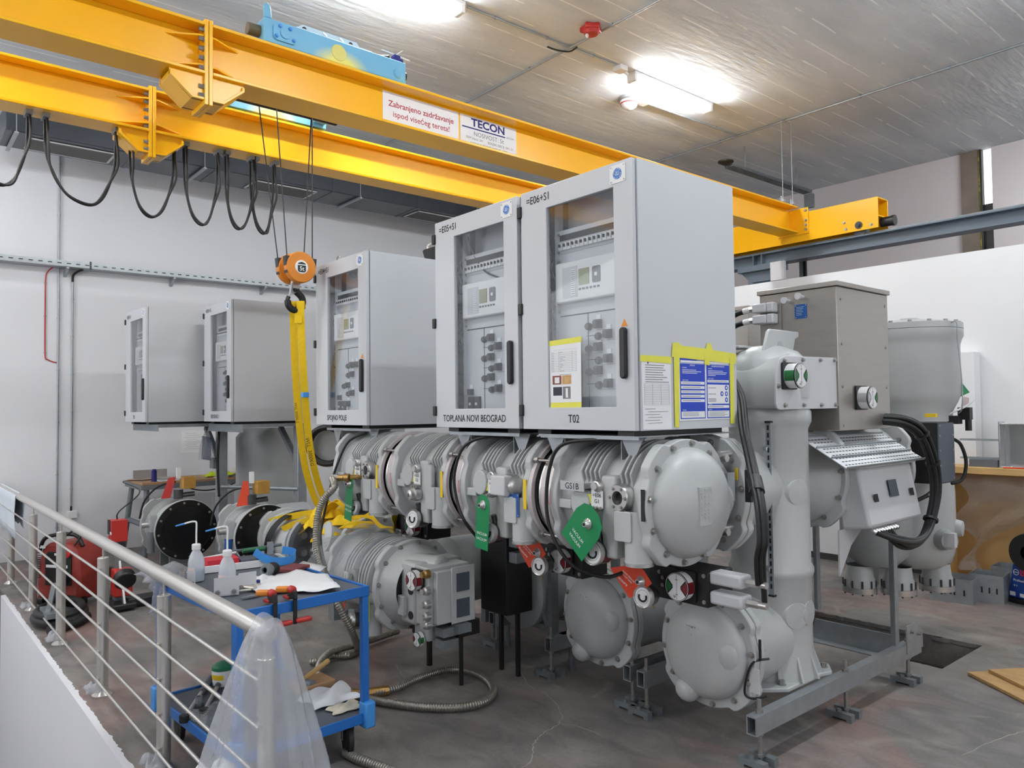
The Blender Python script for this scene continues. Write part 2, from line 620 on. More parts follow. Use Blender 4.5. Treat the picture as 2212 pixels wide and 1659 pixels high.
# ================================================================== ROOM
def floor_material():
    m = bpy.data.materials.new('worn_concrete_floor')
    m.use_nodes = True
    nt = m.node_tree
    b = nt.nodes['Principled BSDF']
    tc = nt.nodes.new('ShaderNodeTexCoord')

    def noise(sc, det=5, dist=0.0, vec=None):
        n = nt.nodes.new('ShaderNodeTexNoise')
        n.inputs['Scale'].default_value = sc
        n.inputs['Detail'].default_value = det
        n.inputs['Distortion'].default_value = dist
        nt.links.new(vec or tc.outputs['Object'], n.inputs['Vector'])
        return n.outputs['Fac']

    def ramp(src, stops):
        r = nt.nodes.new('ShaderNodeValToRGB')
        e = r.color_ramp.elements
        e[0].position, e[0].color = stops[0]
        e[1].position, e[1].color = stops[-1]
        for p, c in stops[1:-1]:
            x = e.new(p)
            x.color = c
        nt.links.new(src, r.inputs[0])
        return r.outputs[0]

    def mix(f, a, c, mode='MIX'):
        x = nt.nodes.new('ShaderNodeMix')
        x.data_type = 'RGBA'
        x.blend_type = mode
        if isinstance(f, float):
            x.inputs['Factor'].default_value = f
        else:
            nt.links.new(f, x.inputs['Factor'])
        for s, v in (('A', a), ('B', c)):
            if isinstance(v, tuple):
                x.inputs[s].default_value = v
            else:
                nt.links.new(v, x.inputs[s])
        return x.outputs['Result']
    base = ramp(noise(1.1, 6, 0.6), [(0.3, rgb(108, 106, 106)), (0.5, rgb(128, 123, 121)), (0.68, rgb(150, 143, 138))])
    red = ramp(noise(0.9, 4, 1.0), [(0.52, (0, 0, 0, 1)), (0.72, (1, 1, 1, 1))])
    c1 = mix(red, base, rgb(150, 122, 116))
    mp = nt.nodes.new('ShaderNodeMapping')
    mp.inputs['Scale'].default_value = (1.3, 2.6, 1)
    mp.inputs['Rotation'].default_value = (0, 0, 0.7)
    nt.links.new(tc.outputs['Object'], mp.inputs[0])
    swirl = ramp(noise(2.0, 6, 1.4, mp.outputs[0]), [(0.36, (0.66, 0.65, 0.64, 1)), (0.64, (1.06, 1.05, 1.03, 1))])
    c2 = mix(0.8, c1, swirl, 'MULTIPLY')
    fine = ramp(noise(55, 3), [(0.3, (0.86, 0.86, 0.86, 1)), (0.7, (1.1, 1.1, 1.1, 1))])
    c3 = mix(0.7, c2, fine, 'MULTIPLY')
    dust = ramp(noise(3.2, 7, 0.8), [(0.60, (0, 0, 0, 1)), (0.78, (0.55, 0.55, 0.55, 1))])
    c4 = mix(dust, c3, rgb(176, 164, 152))
    nt.links.new(c4, b.inputs['Base Color'])
    rr = nt.nodes.new('ShaderNodeMapRange')
    rr.inputs['To Min'].default_value = 0.32
    rr.inputs['To Max'].default_value = 0.75
    nt.links.new(noise(2.4, 4), rr.inputs['Value'])
    nt.links.new(rr.outputs[0], b.inputs['Roughness'])
    bp = nt.nodes.new('ShaderNodeBump')
    bp.inputs['Strength'].default_value = 0.12
    bp.inputs['Distance'].default_value = 0.01
    nt.links.new(noise(30, 5), bp.inputs['Height'])
    nt.links.new(bp.outputs[0], b.inputs['Normal'])
    return m


def ceiling_material():
    m = bpy.data.materials.new('board_marked_concrete_ceiling')
    m.use_nodes = True
    nt = m.node_tree
    b = nt.nodes['Principled BSDF']
    b.inputs['Roughness'].default_value = 0.8
    tc = nt.nodes.new('ShaderNodeTexCoord')
    mp = nt.nodes.new('ShaderNodeMapping')
    nt.links.new(tc.outputs['Object'], mp.inputs[0])
    sx = nt.nodes.new('ShaderNodeSeparateXYZ')
    nt.links.new(tc.outputs['Object'], sx.inputs[0])

    def math_(op, a, v=None):
        n = nt.nodes.new('ShaderNodeMath')
        n.operation = op
        if isinstance(a, float):
            n.inputs[0].default_value = a
        else:
            nt.links.new(a, n.inputs[0])
        if v is not None:
            if isinstance(v, float):
                n.inputs[1].default_value = v
            else:
                nt.links.new(v, n.inputs[1])
        return n.outputs[0]

    def noise(sc, det, vec):
        n = nt.nodes.new('ShaderNodeTexNoise')
        n.inputs['Scale'].default_value = sc
        n.inputs['Detail'].default_value = det
        nt.links.new(vec, n.inputs['Vector'])
        return n.outputs['Fac']
    # ridges of cement along the shuttering boards, which run along Y
    wob = noise(1.5, 3, tc.outputs['Object'])
    x2 = math_('ADD', sx.outputs[0], math_('MULTIPLY', wob, 0.03))
    fr = math_('FRACT', math_('MULTIPLY', x2, 4.2))
    d = math_('ABSOLUTE', math_('SUBTRACT', fr, 0.5))
    seam = math_('GREATER_THAN', d, 0.468)
    mp.inputs['Scale'].default_value = (3.0, 0.8, 1)
    brk = noise(2.2, 5, mp.outputs[0])
    gate = math_('GREATER_THAN', brk, 0.505)
    line = math_('MULTIPLY', seam, gate)
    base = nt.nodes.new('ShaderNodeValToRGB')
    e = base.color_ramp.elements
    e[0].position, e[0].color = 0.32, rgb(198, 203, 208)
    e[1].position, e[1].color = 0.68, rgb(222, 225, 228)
    mp2 = nt.nodes.new('ShaderNodeMapping')
    mp2.inputs['Scale'].default_value = (2.2, 0.5, 1)
    nt.links.new(tc.outputs['Object'], mp2.inputs[0])
    nt.links.new(noise(1.4, 6, mp2.outputs[0]), base.inputs[0])
    mx = nt.nodes.new('ShaderNodeMix')
    mx.data_type = 'RGBA'
    nt.links.new(math_('MULTIPLY', line, 0.95), mx.inputs['Factor'])
    nt.links.new(base.outputs[0], mx.inputs['A'])
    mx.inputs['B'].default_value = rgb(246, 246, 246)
    nt.links.new(mx.outputs['Result'], b.inputs['Base Color'])
    hs = math_('ADD', math_('MULTIPLY', line, 0.8), math_('MULTIPLY', noise(9, 6, mp2.outputs[0]), 0.8))
    bp = nt.nodes.new('ShaderNodeBump')
    bp.inputs['Strength'].default_value = 0.5
    bp.inputs['Distance'].default_value = 0.02
    nt.links.new(hs, bp.inputs['Height'])
    nt.links.new(bp.outputs[0], b.inputs['Normal'])
    return m


FLOOR = floor_material()
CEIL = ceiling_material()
WALL = mat('white_wall_paint', rgb(226, 226, 230), 0.75, 0, 0.012, 1.2, 0.05, 90)
WALLP = mat('warm_white_wall_paint', rgb(216, 208, 208), 0.75, 0, 0.015, 1.2, 0.05, 90)
PARTW = mat('white_partition_paint', rgb(236, 236, 238), 0.7, 0, 0.01, 1.2, 0.03, 90)
DCONC = mat('dark_raw_concrete', rgb(96, 94, 90), 0.85, 0, 0.2, 4, 0.3, 30)
PITC = mat('pit_concrete', rgb(104, 98, 92), 0.85, 0, 0.15, 5, 0.3, 30)
CRACK = mat('pale_floor_crack', rgb(176, 168, 156), 0.9, 0, 0.1, 20)
REVEAL = mat('rough_plaster_reveal', rgb(124, 112, 100), 0.85, 0, 0.2, 3, 0.4, 20)
FOAM = mat('yellow_sealing_foam', rgb(176, 164, 70), 0.8, 0, 0.15, 10, 0.5, 30)
DAYPANE = emit_mat('daylit_pane', (0.95, 0.97, 1.0, 1), 1.1)

CZ = 5.2
PX0, PX1, PY0, PY1 = -4.6, -2.06, 5.42, 6.15
fl = MB()
for lo, hi in (((-10.8, 1.0), (PX0, 11.5)), ((PX0, 1.0), (PX1, PY0)), ((PX0, PY1), (PX1, 11.5)), ((PX1, 1.0), (4.0, 11.5))):
    fl.b2((lo[0], lo[1], -0.22), (hi[0], hi[1], 0.0))
fl.b2((PX0 - .1, PY0 - .1, -0.62), (PX1 + .1, PY1 + .1, -0.55), 1)
fl.b2((PX0 - .1, PY0 - .1, -0.55), (PX1 + .1, PY0 - .001, -0.22), 1)
fl.b2((PX0 - .1, PY1 + .001, -0.55), (PX1 + .1, PY1 + .1, -0.22), 1)
fl.b2((PX1 + .001, PY0, -0.55), (PX1 + .1, PY1, -0.22), 1)
fl.b2((PX0 - .1, PY0, -0.55), (PX0 - .001, PY1, -0.22), 1)
# broken edge of the pit
for k in range(26):
    x = PX0 + (PX1 - PX0) * (k + random.random()) / 26
    for y, s in ((PY0, 1), (PY1, -1)):
        w = 0.03 + 0.05 * random.random()
        t = 0.006 + 0.02 * random.random()
        fl.prism([(-w, 0), (w, 0), (w * .3, t), (-w * .5, t * .8)], (x, y, -0.03), (1, 0, 0), (0, s, 0), (0, 0, 0.029), 0)


def crack(pix, w):
    pts = [at(px, py, 'Z', 0.0) for px, py in pix]
    pts = catmull(pts, 8)
    L, R = [], []
    for i, p in enumerate(pts):
        t = (pts[min(i + 1, len(pts) - 1)] - pts[max(0, i - 1)]).normalized()
        nrm = Vector((-t.y, t.x, 0))
        j = nrm * (random.random() - .5) * 0.012
        ww = w * (0.5 + random.random() * .7)
        L.append(p + j + nrm * ww + ZA * .0012)
        R.append(p + j - nrm * ww + ZA * .0012)
    fl.sheet([L, R], 2)


crack([(1118, 1430), (1140, 1478), (1180, 1500), (1210, 1535), (1208, 1562), (1172, 1585), (1152, 1610), (1150, 1640), (1130, 1659)], .0028)
crack([(1208, 1562), (1250, 1570), (1300, 1590)], .002)
crack([(855, 1435), (872, 1462), (900, 1478), (960, 1500)], .002)
crack([(2212, 1580), (2150, 1600), (2080, 1632)], .003)
struct('floor', fl, [FLOOR, PITC, CRACK])

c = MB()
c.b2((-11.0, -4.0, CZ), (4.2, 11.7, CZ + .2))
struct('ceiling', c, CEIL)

w = MB()
w.b2((-11.0, -4.0, -2.8), (-10.8, 11.7, CZ))
struct('wall_left', w, WALL)
w = MB()
WX0, WX1, WZ0 = -3.93, -3.56, 3.2
w.b2((-10.8, 11.5, -.2), (WX0, 11.7, CZ))
w.b2((WX1, 11.5, -.2), (4.0, 11.7, CZ))
w.b2((WX0, 11.5, -.2), (WX1, 11.7, WZ0))
struct('wall_back', w, WALLP)
w = MB()
w.b2((4.0, -4.0, -2.8), (4.2, 11.7, CZ))
struct('wall_right', w, WALL)
w = MB()
w.b2((-11.0, -4.2, -2.8), (4.2, -4.0, CZ))
struct('wall_front', w, WALL)
w = MB()
w.b2((-7.2, 8.3, 0), (4.0, 8.45, 3.25))
struct('wall_partition', w, PARTW)
b = MB()
b.b2((-7.2, 8.285, 0), (4.0, 8.2995, 0.07))
struct('baseboard_partition', b, mat('dark_skirting', rgb(60, 58, 58), 0.7))
# plastered face of the slab beside the stair, with a ragged plaster edge
w = MB()
w.b2((-8.86, .97, -2.8), (-2.2, 0.9995, 0.0008))
L, R = [], []
x = -8.86
while x < -2.2:
    j = 0.001 + 0.009 * random.random() + (0.008 if random.random() < .2 else 0)
    L.append(Vector((x, .99, 0.0015)))
    R.append(Vector((x, 1.0 + j, 0.0015)))
    x += 0.012 + .03 * random.random()
w.sheet([R, L])
w.b2((-2.2, -4.0, -2.8), (-2.1, 0.95, -0.01))
struct('wall_stair', w, WALL)
w = MB()
w.b2((-10.8, 1.05, -2.8), (-8.86, 1.15, -.22))
w.b2((-10.8, 0.985, -.22), (-8.87, 1.0, -.005))
struct('wall_recess', w, DCONC)
w = MB()
w.b2((-10.8, -4.0, -2.9), (4.0, 1.0, -2.8))
w.b2((-2.1, -4.0, -.22), (4.0, .999, -.002))
struct('floor_landing', w, PITC)

# window opening in the far wall
w = MB()
w.b2((WX0, 11.46, WZ0), (-3.72, 11.62, CZ), 0)
w.b2((-3.72, 11.50, WZ0), (-3.70, 11.62, CZ), 1)
w.b2((-3.70, 11.48, WZ0), (-3.675, 11.60, CZ), 2)
w.b2((-3.675, 11.56, 4.45), (WX1, 11.58, CZ), 3)
w.b2((-3.675, 11.54, WZ0), (WX1, 11.60, 4.45), 4)
for k in range(14):
    z = 3.9 + 1.2 * random.random()
    w.ball((-3.712 + .01 * random.random(), 11.5, z), .012 + .014 * random.random(), 1, 8, 6, (1, 1, 1.8))
struct('window_1', w, [REVEAL, FOAM, BLACK, DAYPANE, BLACK])


# ================================================================== CEILING FITTINGS
def fluoro(x, y0, y1, label, group='fluorescent lamps along the hall ceiling'):
    t = thing('fluorescent_lamp', label, 'lamp', (x, (y0 + y1) / 2, CZ), group)
    m = MB()
    m.b2((x - .06, y0, CZ - .035), (x + .06, y1, CZ - .001))
    m.build('housing', WHITE, t, bevel=.004)
    for dx in (-.035, .035):
        m = MB()
        m.cyl((x + dx, y0 + .04, CZ - .085), (x + dx, y1 - .04, CZ - .085), .0135, n=12)
        m.build('lamp_tube', TUBE_ON, t)
    m = MB()
    for yy in (y0 + .02, y1 - .02):
        m.b2((x - .055, yy - .02, CZ - .10), (x + .055, yy + .02, CZ - .03))
    m.build('end_cap', WHITE, t, bevel=.004, each=True)
    return t


fluoro(-5.08, 5.93, 7.27, 'lit fluorescent lamp on the ceiling right of the conduit crossing')
fluoro(-5.12, 2.42, 3.80, 'lit fluorescent lamp cut off by the top edge of the photo')
for x, y in ((-1.3, 2.4), (-1.3, 5.9), (-5.1, -1.2), (-1.3, -1.2), (-1.5, 9.3), (-8.9, -1.9)):  # lamps added out of view to fill the hall with light
    fluoro(x, y, y + 1.35, 'added fluorescent lamp for fill light, on the ceiling outside the picture')


def conduit(name, label, pts, r, m_=GALV, cat='conduit', group=None):
    m = MB()
    m.tube(pts, r, 10)
    o = m.build(name, m_)
    return tag(o, label, cat, group)


def clipped(name, label, p0, p1, r, step, off, m_=None, group=None):
    m_ = m_ or GALV
    p0, p1 = Vector(p0), Vector(p1)
    t = thing(name, label, 'conduit', (p0 + p1) / 2, group)
    m = MB()
    m.cyl(p0, p1, r, n=12)
    m.build('pipe', m_, t)
    L = (p1 - p0).length
    d = (p1 - p0).normalized()
    o = Vector(off)
    k = int(L / step)
    for i in range(k):
        q = p0 + d * ((i + .5) * L / k)
        m = MB()
        m.cyl(q - d * .009, q + d * .009, r * 1.5, n=12)
        m.beam(q, q + o, .02, .018, up=d)
        m.build('clip', m_, t)
    return t


CG = 'thin steel conduits on the ceiling'
clipped('conduit_pipe', 'thin conduit crossing the ceiling nearest the top edge, beside the red sounder', (-10.7, 5.04, CZ - .022), (3.9, 5.04, CZ - .022), .011, 1.1, (0, 0, .02), group=CG)
clipped('conduit_pipe', 'long conduit across the ceiling from the crane to the right edge', (-10.7, 8.37, CZ - .022), (3.9, 8.37, CZ - .022), .013, .9, (0, 0, .02), group=CG)
clipped('conduit_pipe', 'short conduit from the cut-off lamp to the junction box', (-5.1, 3.85, CZ - .015), (-5.05, 5.66, CZ - .015), .009, .6, (0, 0, .014), group=CG)
clipped('conduit_pipe', 'short conduit from the round white sensor to the long conduit', (-5.47, 6.62, CZ - .02), (-5.42, 8.35, CZ - .02), .011, .6, (0, 0, .019), group=CG)
m = MB()
m.b2((-5.115, 5.69, CZ - .055), (-5.005, 5.80, CZ - .001))
m.cyl((-5.06, 5.80, CZ - .03), (-5.07, 5.87, CZ - .05), .016, n=10)
tag(m.build('junction_box', WHITE, bevel=.006), 'small white junction box at the end of the right lamp', 'junction box')
t = thing('ceiling_sensor', 'round white sensor with a red band beside the right lamp', 'sensor', (-5.53, 6.42, CZ))
m = MB()
m.lathe((-5.53, 6.42, CZ - .001), -ZA, [(0, 0), (.125, 0), (.125, .025), (.1, .04)], 32)
m.build('base', GALV, t)
m = MB()
m.lathe((-5.53, 6.42, CZ - .03), -ZA, [(.105, 0), (.1, .03), (.08, .07), (.045, .095), (0, .105)], 32)
m.build('dome', WHITE, t)
m = MB()
m.lathe((-5.53, 6.42, CZ - .062), -ZA, [(.101, 0), (.1, .010), (.098, .012)], 32)
m.build('red_band', REDP, t)
m = MB()
m.b2((-5.52, 6.53, CZ - .05), (-5.42, 6.64, CZ - .001))
m.build('cable_box', WHITE, t, bevel=.006)
t = thing('fire_alarm_sounder', 'red fire alarm sounder on the ceiling beside the crossing conduits', 'alarm', (-4.68, 4.93, CZ))
m = MB()
pts = []
for k in range(10):
    r = .11 if k % 2 == 0 else .075
    pts.append((r * math.cos(2 * PI * k / 10), r * math.sin(2 * PI * k / 10)))
m.prism(pts, (-4.68, 4.93, CZ - .001), XA, YA, (0, 0, -.05))
m.build('body', REDP, t, bevel=.012)
m = MB()
m.lathe((-4.68, 4.93, CZ - .05), -ZA, [(.075, 0), (.06, .03), (0, .035)], 24)
m.build('cover', REDP, t)
m = MB()
m.cyl((-4.70, 4.90, CZ - .085), (-4.705, 4.89, CZ - .092), .02, n=14)
m.build('lens', WHITE, t)
m = MB()
m.tube(catmull([(-5.19, 4.86, CZ - .02), (-5.14, 4.95, CZ - .045), (-5.08, 5.05, CZ - .05), (-5.0, 5.07, CZ - .03)], 5), .008, 6)
tag(m.build('cable_tie', BLACK), 'loose black tie end hanging where two ceiling conduits cross', 'cable')

# unlit louvred fitting hung near the far wall
t = thing('hanging_light_track', 'unlit perforated grey strip light hanging above the crane end', 'lamp', (-5.62, 9.3, 4.95))
m = MB()
y0, y1, xx, zz = 8.33, 10.45, -5.62, 4.86
for k in range(5):
    m.b2((xx - .06 + .03 * k - .005, y0 + .12, zz - .012), (xx - .06 + .03 * k + .005, y1, zz + .012))
for k in range(60):
    y = y0 + .14 + (y1 - y0 - .18) * k / 59
    m.b2((xx - .065, y - .005, zz - .01), (xx + .065, y + .005, zz + .01))
m.b2((xx - .07, y0 + .12, zz + .012), (xx + .07, y1, zz + .03))
m.build('louvre', GALVD, t)
m = MB()
m.lathe((xx, y0 + .06, zz + .05), -ZA, [(.02, -.02), (.1, .0), (.1, .015), (.03, .05), (0, .05)], 20)
m.build('end_spotlight', BLACK, t)
m = MB()
for y in (y0 + .5, y1 - .3):
    m.cyl((xx, y, zz + .03), (xx, y, CZ), .006, n=8)
m.build('hanger_rod', GALVD, t, each=True)
m = MB()
m.b2((xx - .05, y1 - .02, zz - .22), (xx + .07, y1 + .06, zz - .02))
m.build('end_bracket', GALVD, t)
# ================================================================== CRANE
GZ0, GZ1 = 3.84, 4.165
crane = thing('overhead_crane', 'orange-yellow double girder bridge crane spanning the hall', 'crane', (-5.4, 3.0, GZ0))
for x0, x1, xw in ((-5.0, -4.74, -4.87), (-6.2, -5.98, -6.09)):
    m = MB()
    for ya, yb in ((-3.4, 1.545), (1.595, 8.58)):
        m.b2((x0, ya, GZ0), (x1, yb, GZ0 + .02))
        m.b2((x0, ya, GZ1 - .02), (x1, yb, GZ1))
        m.b2((xw - .008, ya, GZ0 + .02), (xw + .008, yb, GZ1 - .02))
    g = m.build('girder', CRANE, crane, bevel=.003)
    # bolted splice
    m = MB()
    for ya in (1.545, 1.572):
        m.b2((x0 + .005, ya, GZ0 - .19), (x1 - .005, ya + .024, GZ1 + .022))
    sp = m.build('splice_plate', CRANE, crane, bevel=.003, each=True)[0]
    m = MB()
    xm = (x0 + x1) / 2
    for sy, y in ((-1, 1.545), (1, 1.596)):
        # haunch under the flange
        for xs in (x0 + .03, x1 - .045):
            m.prism([(0, 0), (.2, 0), (.2, -.05), (.07, -.16), (0, -.16)], (xs, y, GZ0), (0, sy, 0), ZA, (.015, 0, 0))
        m.prism([(.2, -.02), (.2, -.05), (.07, -.16), (0, -.16), (0, -.145), (.065, -.145), (.185, -.043), (.185, -.02)], (x0 + .01, y, GZ0), (0, sy, 0), ZA, (x1 - x0 - .02, 0, 0))
        for z in (GZ0 + .055, GZ1 - .085):
            for xs, s in ((xw + .008, 1), (xw - .008, -1)):
                m.prism([(0, 0), (.2, 0), (.02, .1), (0, .1)], (xs, y, z), (0, sy, 0), (s, 0, 0), (0, 0, .012))
    m.build('stiffener', CRANE, crane, bevel=.002, each=True)
    pz = [GZ0 - .13, GZ0 - .075, GZ0 + .045, GZ0 + .105, GZ0 + .165, GZ0 + .225, GZ0 + .285]
    bolts(sp, [(x1 - .028, 1.545, z) for z in pz], (0, -1, 0), .014, .03)
    # end plate at the carriage
    m = MB()
    m.b2((x0 - .02, 8.58, GZ0 - .02), (x1 + .12, 8.599, GZ1 - .03))
    ep = m.build('end_plate', CRANE, crane, bevel=.003)
    bolts(ep, [(x1 + .09, 8.58, z) for z in (GZ0 + .03, GZ0 + .085, GZ0 + .14, GZ0 + .26)], (0, -1, 0), .013, .02)
# end carriage on the runway
m = MB()
ca, cb, cz0, cz1, cy0, cy1 = -6.7, -3.8, 3.735, 4.085, 8.6, 8.86
m.b2((ca, cy0, cz0), (cb, cy0 + .014, cz1))
m.b2((ca, cy1 - .014, cz0), (cb, cy1, cz1))
m.b2((ca, cy0 + .014, cz1 - .014), (cb, cy1 - .014, cz1))
m.b2((ca, cy0 + .014, cz0 + .13), (cb, cy1 - .014, cz0 + .145))
ec = m.build('end_carriage', CRANE, crane, bevel=.004)
m = MB()
m.cyl((cb - .02, 8.73, 3.81), (cb + .1, 8.73, 3.81), .055, n=24)
m.cyl((cb + .1, 8.73, 3.81), (cb + .13, 8.73, 3.81), .06, n=24)
m.build('buffer', BLACK, ec)
m = MB()
m.cyl((-4.02, 8.592, 3.80), (-4.02, 8.6, 3.80), .042, n=24)
m.cyl((-4.02, 8.58, 3.80), (-4.02, 8.6, 3.80), .02, n=16)
m.build('wheel_axle', BLACK, ec)
bolts(ec, [(-3.88, 8.6, 3.78), (-4.17, 8.6, 3.78), (-4.19, 8.6, 3.86)], (0, -1, 0), .012, .02)
m = MB()
for xx in (-4.05, -6.45):
    m.cyl((xx, 8.69, 3.775), (xx, 8.77, 3.775), .08, n=24)
m.build('wheel', GALVD, ec, each=True)
# signs on the web of the near girder
SGX = -4.861
m = MB()
m.prism([(2.87, 3.885), (3.565, 3.885), (3.565, 4.128), (2.87, 4.128)], (SGX, 0, 0), YA, ZA, (.003, 0, 0))
sg = m.build('warning_sign', PAPER, crane)
m = MB()
m.text('Zabranjeno zadržavanje', .0625, (SGX + .004, 3.2175, 4.022), YA, ZA, 0, 'CENTER', .012)
m.text('ispod visećeg tereta!', .062, (SGX + .004, 3.2175, 3.948), YA, ZA, 0, 'CENTER', .006)
m.build('lettering', REDINK, sg)
m = MB()
m.prism([(3.582, 3.885), (4.172, 3.885), (4.172, 4.128), (3.582, 4.128)], (SGX, 0, 0), YA, ZA, (.003, 0, 0))
sg = m.build('rating_plate', PAPER, crane)
m = MB()
m.text('TECON', .088, (SGX + .004, 3.87, 4.052), YA, ZA, 0, 'CENTER', .03, 1.18)
m.b2((SGX + .004, 3.60, 4.026), (SGX + .0045, 4.05, 4.036), 0)
m.text('SISTEM', .022, (SGX + .004, 4.062, 4.026), YA, ZA, 1, 'LEFT', 0, 1.25)
m.text('NOSIVOST: 5t', .052, (SGX + .004, 3.875, 3.973), YA, ZA, 1, 'CENTER')
m.text('FEM klasa: 2m', .03, (SGX + .004, 3.64, 3.94), YA, ZA, 1)
m.text('SERIJSKI BROJ: 041-21', .03, (SGX + .004, 3.86, 3.935), YA, ZA, 1)
m.text('GODINA PROIZVODNJE: 2021', .03, (SGX + .004, 3.68, 3.898), YA, ZA, 1)
m.build('lettering', [NAVY, GREYINK], sg)
# rails clips standing on the girder end
for y in (8.3, 8.52):
    m = MB()
    m.cyl((-4.78, y, GZ1), (-4.78, y, CZ), .004, n=8)
    m.b2((-4.80, y - .02, GZ1 + .02), (-4.76, y + .02, GZ1 + .05))
    m.b2((-4.80, y - .02, GZ1 + .05), (-4.785, y + .02, GZ1 + .09))
    tag(m.build('hanger_rod', GALV), 'thin threaded rod with a white clamp at the crane end, %s' % ('left of the pair' if y < 8.4 else 'right of the pair'), 'rod', 'threaded rods at the crane end')

# runway beam
t = thing('crane_runway_beam', 'blue-grey steel runway beam along the far side of the hall', 'beam', (-3.4, 8.73, 3.56))
m = MB()
rz0, rz1 = 3.535, 3.69
m.b2((-10.7, 8.63, rz1 - .016), (3.9, 8.83, rz1))
m.b2((-10.7, 8.63, rz0), (3.9, 8.83, rz0 + .016))
m.b2((-10.7, 8.722, rz0 + .016), (3.9, 8.738, rz1 - .016))
m.build('i_beam', RUNWAY, t, bevel=.003)
m = MB()
m.b2((-10.7, 8.70, rz1), (3.9, 8.76, rz1 + .03))
m.build('rail', GALVD, t)
for x in (-5.42, -5.30, -8.2):
    m = MB()
    m.b2((x, 8.64, rz0 + .016), (x + .014, 8.722, rz1 - .016))
    m.build('web_stiffener', RUNWAY, t)
m = MB()
m.b2((-5.62, 8.6, 3.47), (-5.05, 8.86, rz0))
m.prism([(0, 0), (.5, 0), (.5, -.35), (.25, -.25)], (-5.6, 8.66, 3.47), XA, ZA, (0, .16, 0))
m.build('corbel', RUNWAY, t, bevel=.004)
m = MB()
m.b2((-5.50, 8.655, 3.27), (-5.2, 8.67, 3.36))
m.b2((-5.42, 8.62, 3.33), (-5.12, 8.86, 3.345))
m.build('gusset', RUNWAY, t, each=True)
m = MB()
m.b2((-5.12, 8.55, 3.3), (-4.93, 8.60, 3.535))
tag(m.build('sheet_metal_box', PLATE, bevel=.004), 'pale grey metal panel under the runway beam above the white partition', 'metal box')
t = thing('upright_rail', 'perforated steel upright with a dark edge behind the white partition', 'rail', (-4.70, 9.0, 0))
m = MB()
m.b2((-4.98, 9.0, 0), (-4.93, 9.03, 3.9))
m.build('slotted_strip', GALVD, t)
m = MB()
m.b2((-4.925, 9.0, 0), (-4.89, 9.03, 3.9))
m.build('dark_edge', BLACK, t)

# hoist trolley on top of the girders
t = thing('hoist_trolley', 'light blue crane trolley frame with yellow overspray on top of the near girder', 'trolley', (-5.4, 2.5, GZ1))
tx0, tx1, ty0, ty1, tz0, tz1 = -4.96, -4.79, 1.94, 3.03, 4.19, 4.35


def spray_material():
    m = mat('sky_blue_paint_with_yellow_overspray', rgb(116, 180, 214), 0.42, 0, 0.05, 4)
    nt = m.node_tree
    b = nt.nodes['Principled BSDF']
    old = b.inputs['Base Color'].links[0].from_socket
    tc = nt.nodes.new('ShaderNodeTexCoord')
    mp = nt.nodes.new('ShaderNodeMapping')
    mp.inputs['Location'].default_value = (0, .02, -.08)
    mp.inputs['Scale'].default_value = (.0, 4.2, 7.5)
    nt.links.new(tc.outputs['Object'], mp.inputs[0])
    g = nt.nodes.new('ShaderNodeTexGradient')
    g.gradient_type = 'SPHERICAL'
    nt.links.new(mp.outputs[0], g.inputs[0])
    r = nt.nodes.new('ShaderNodeMapRange')
    r.inputs['From Min'].default_value = 0.05
    r.inputs['From Max'].default_value = 0.6
    nt.links.new(g.outputs['Fac'], r.inputs[0])
    x = nt.nodes.new('ShaderNodeMix')
    x.data_type = 'RGBA'
    nt.links.new(r.outputs[0], x.inputs['Factor'])
    nt.links.new(old, x.inputs['A'])
    x.inputs['B'].default_value = rgb(232, 226, 120)
    nt.links.new(x.outputs['Result'], b.inputs['Base Color'])
    return m


SPRAY = spray_material()
m = MB()
m.b2((tx0, ty0, tz0), (tx1, ty1, tz1))
m.prism([(0, 0), (0, .085), (.02, .1), (.045, .085), (.055, 0)], (tx1 - .02, ty0, tz1), (0, 1, 0), ZA, (.02, 0, 0))
m.build('end_truck', SPRAY, t, bevel=.006)
m = MB()
m.prism([(0, 0), (.0, .012), (.12, .1), (.54, .1), (.62, .0)], (tx0 + .03, 2.15, tz1), YA, ZA, (.012, 0, 0))
m.b2((tx0 + .042, 2.17, tz1), (tx1 - .01, 2.75, tz1 + .01))
for y in (2.42, 2.55):
    m.prism([(0, 0), (.09, 0), (0, .085)], (tx0 + .042, y, tz1 + .01), (1, 0, 0), ZA, (0, .01, 0))
m.build('bracket_plate', mat('pale_blue_paint', rgb(196, 218, 230), 0.4), t)
bolts(t, [(tx0 + .042, 2.28, tz1 + .07), (tx0 + .042, 2.64, tz1 + .07)], (1, 0, 0), .012, .006, BLACK)
m = MB()
m.prism(rrect(.16, .11, .03), (tx1, 2.08, tz0 + .08), YA, ZA, (.012, 0, 0))
m.cyl((tx1, 2.08, tz0 + .08), (tx1 + .02, 2.08, tz0 + .08), .035, n=20)
m.build('bearing_plate', SPRAY, t)
bolts(t, [(tx1 + .012, 2.08 + a, tz0 + .08 + b_) for a, b_ in ((-.06, -.03), (.06, -.03), (-.035, .042), (.035, .042))], (1, 0, 0), .01, .012, LBLUE)
m = MB()
m.lathe((tx1, 2.48, tz0 + .075), XA, [(0, .004), (.055, .004), (.058, 0)], 28)
m.build('cover_disc', mat('yellow_sprayed_disc', rgb(224, 214, 120), 0.45), t)
m = MB()
m.lathe((tx1, 2.96, tz0 + .06), XA, [(0, .012), (.03, .012), (.04, .0)], 24)
m.build('bearing_cap', SPRAY, t)
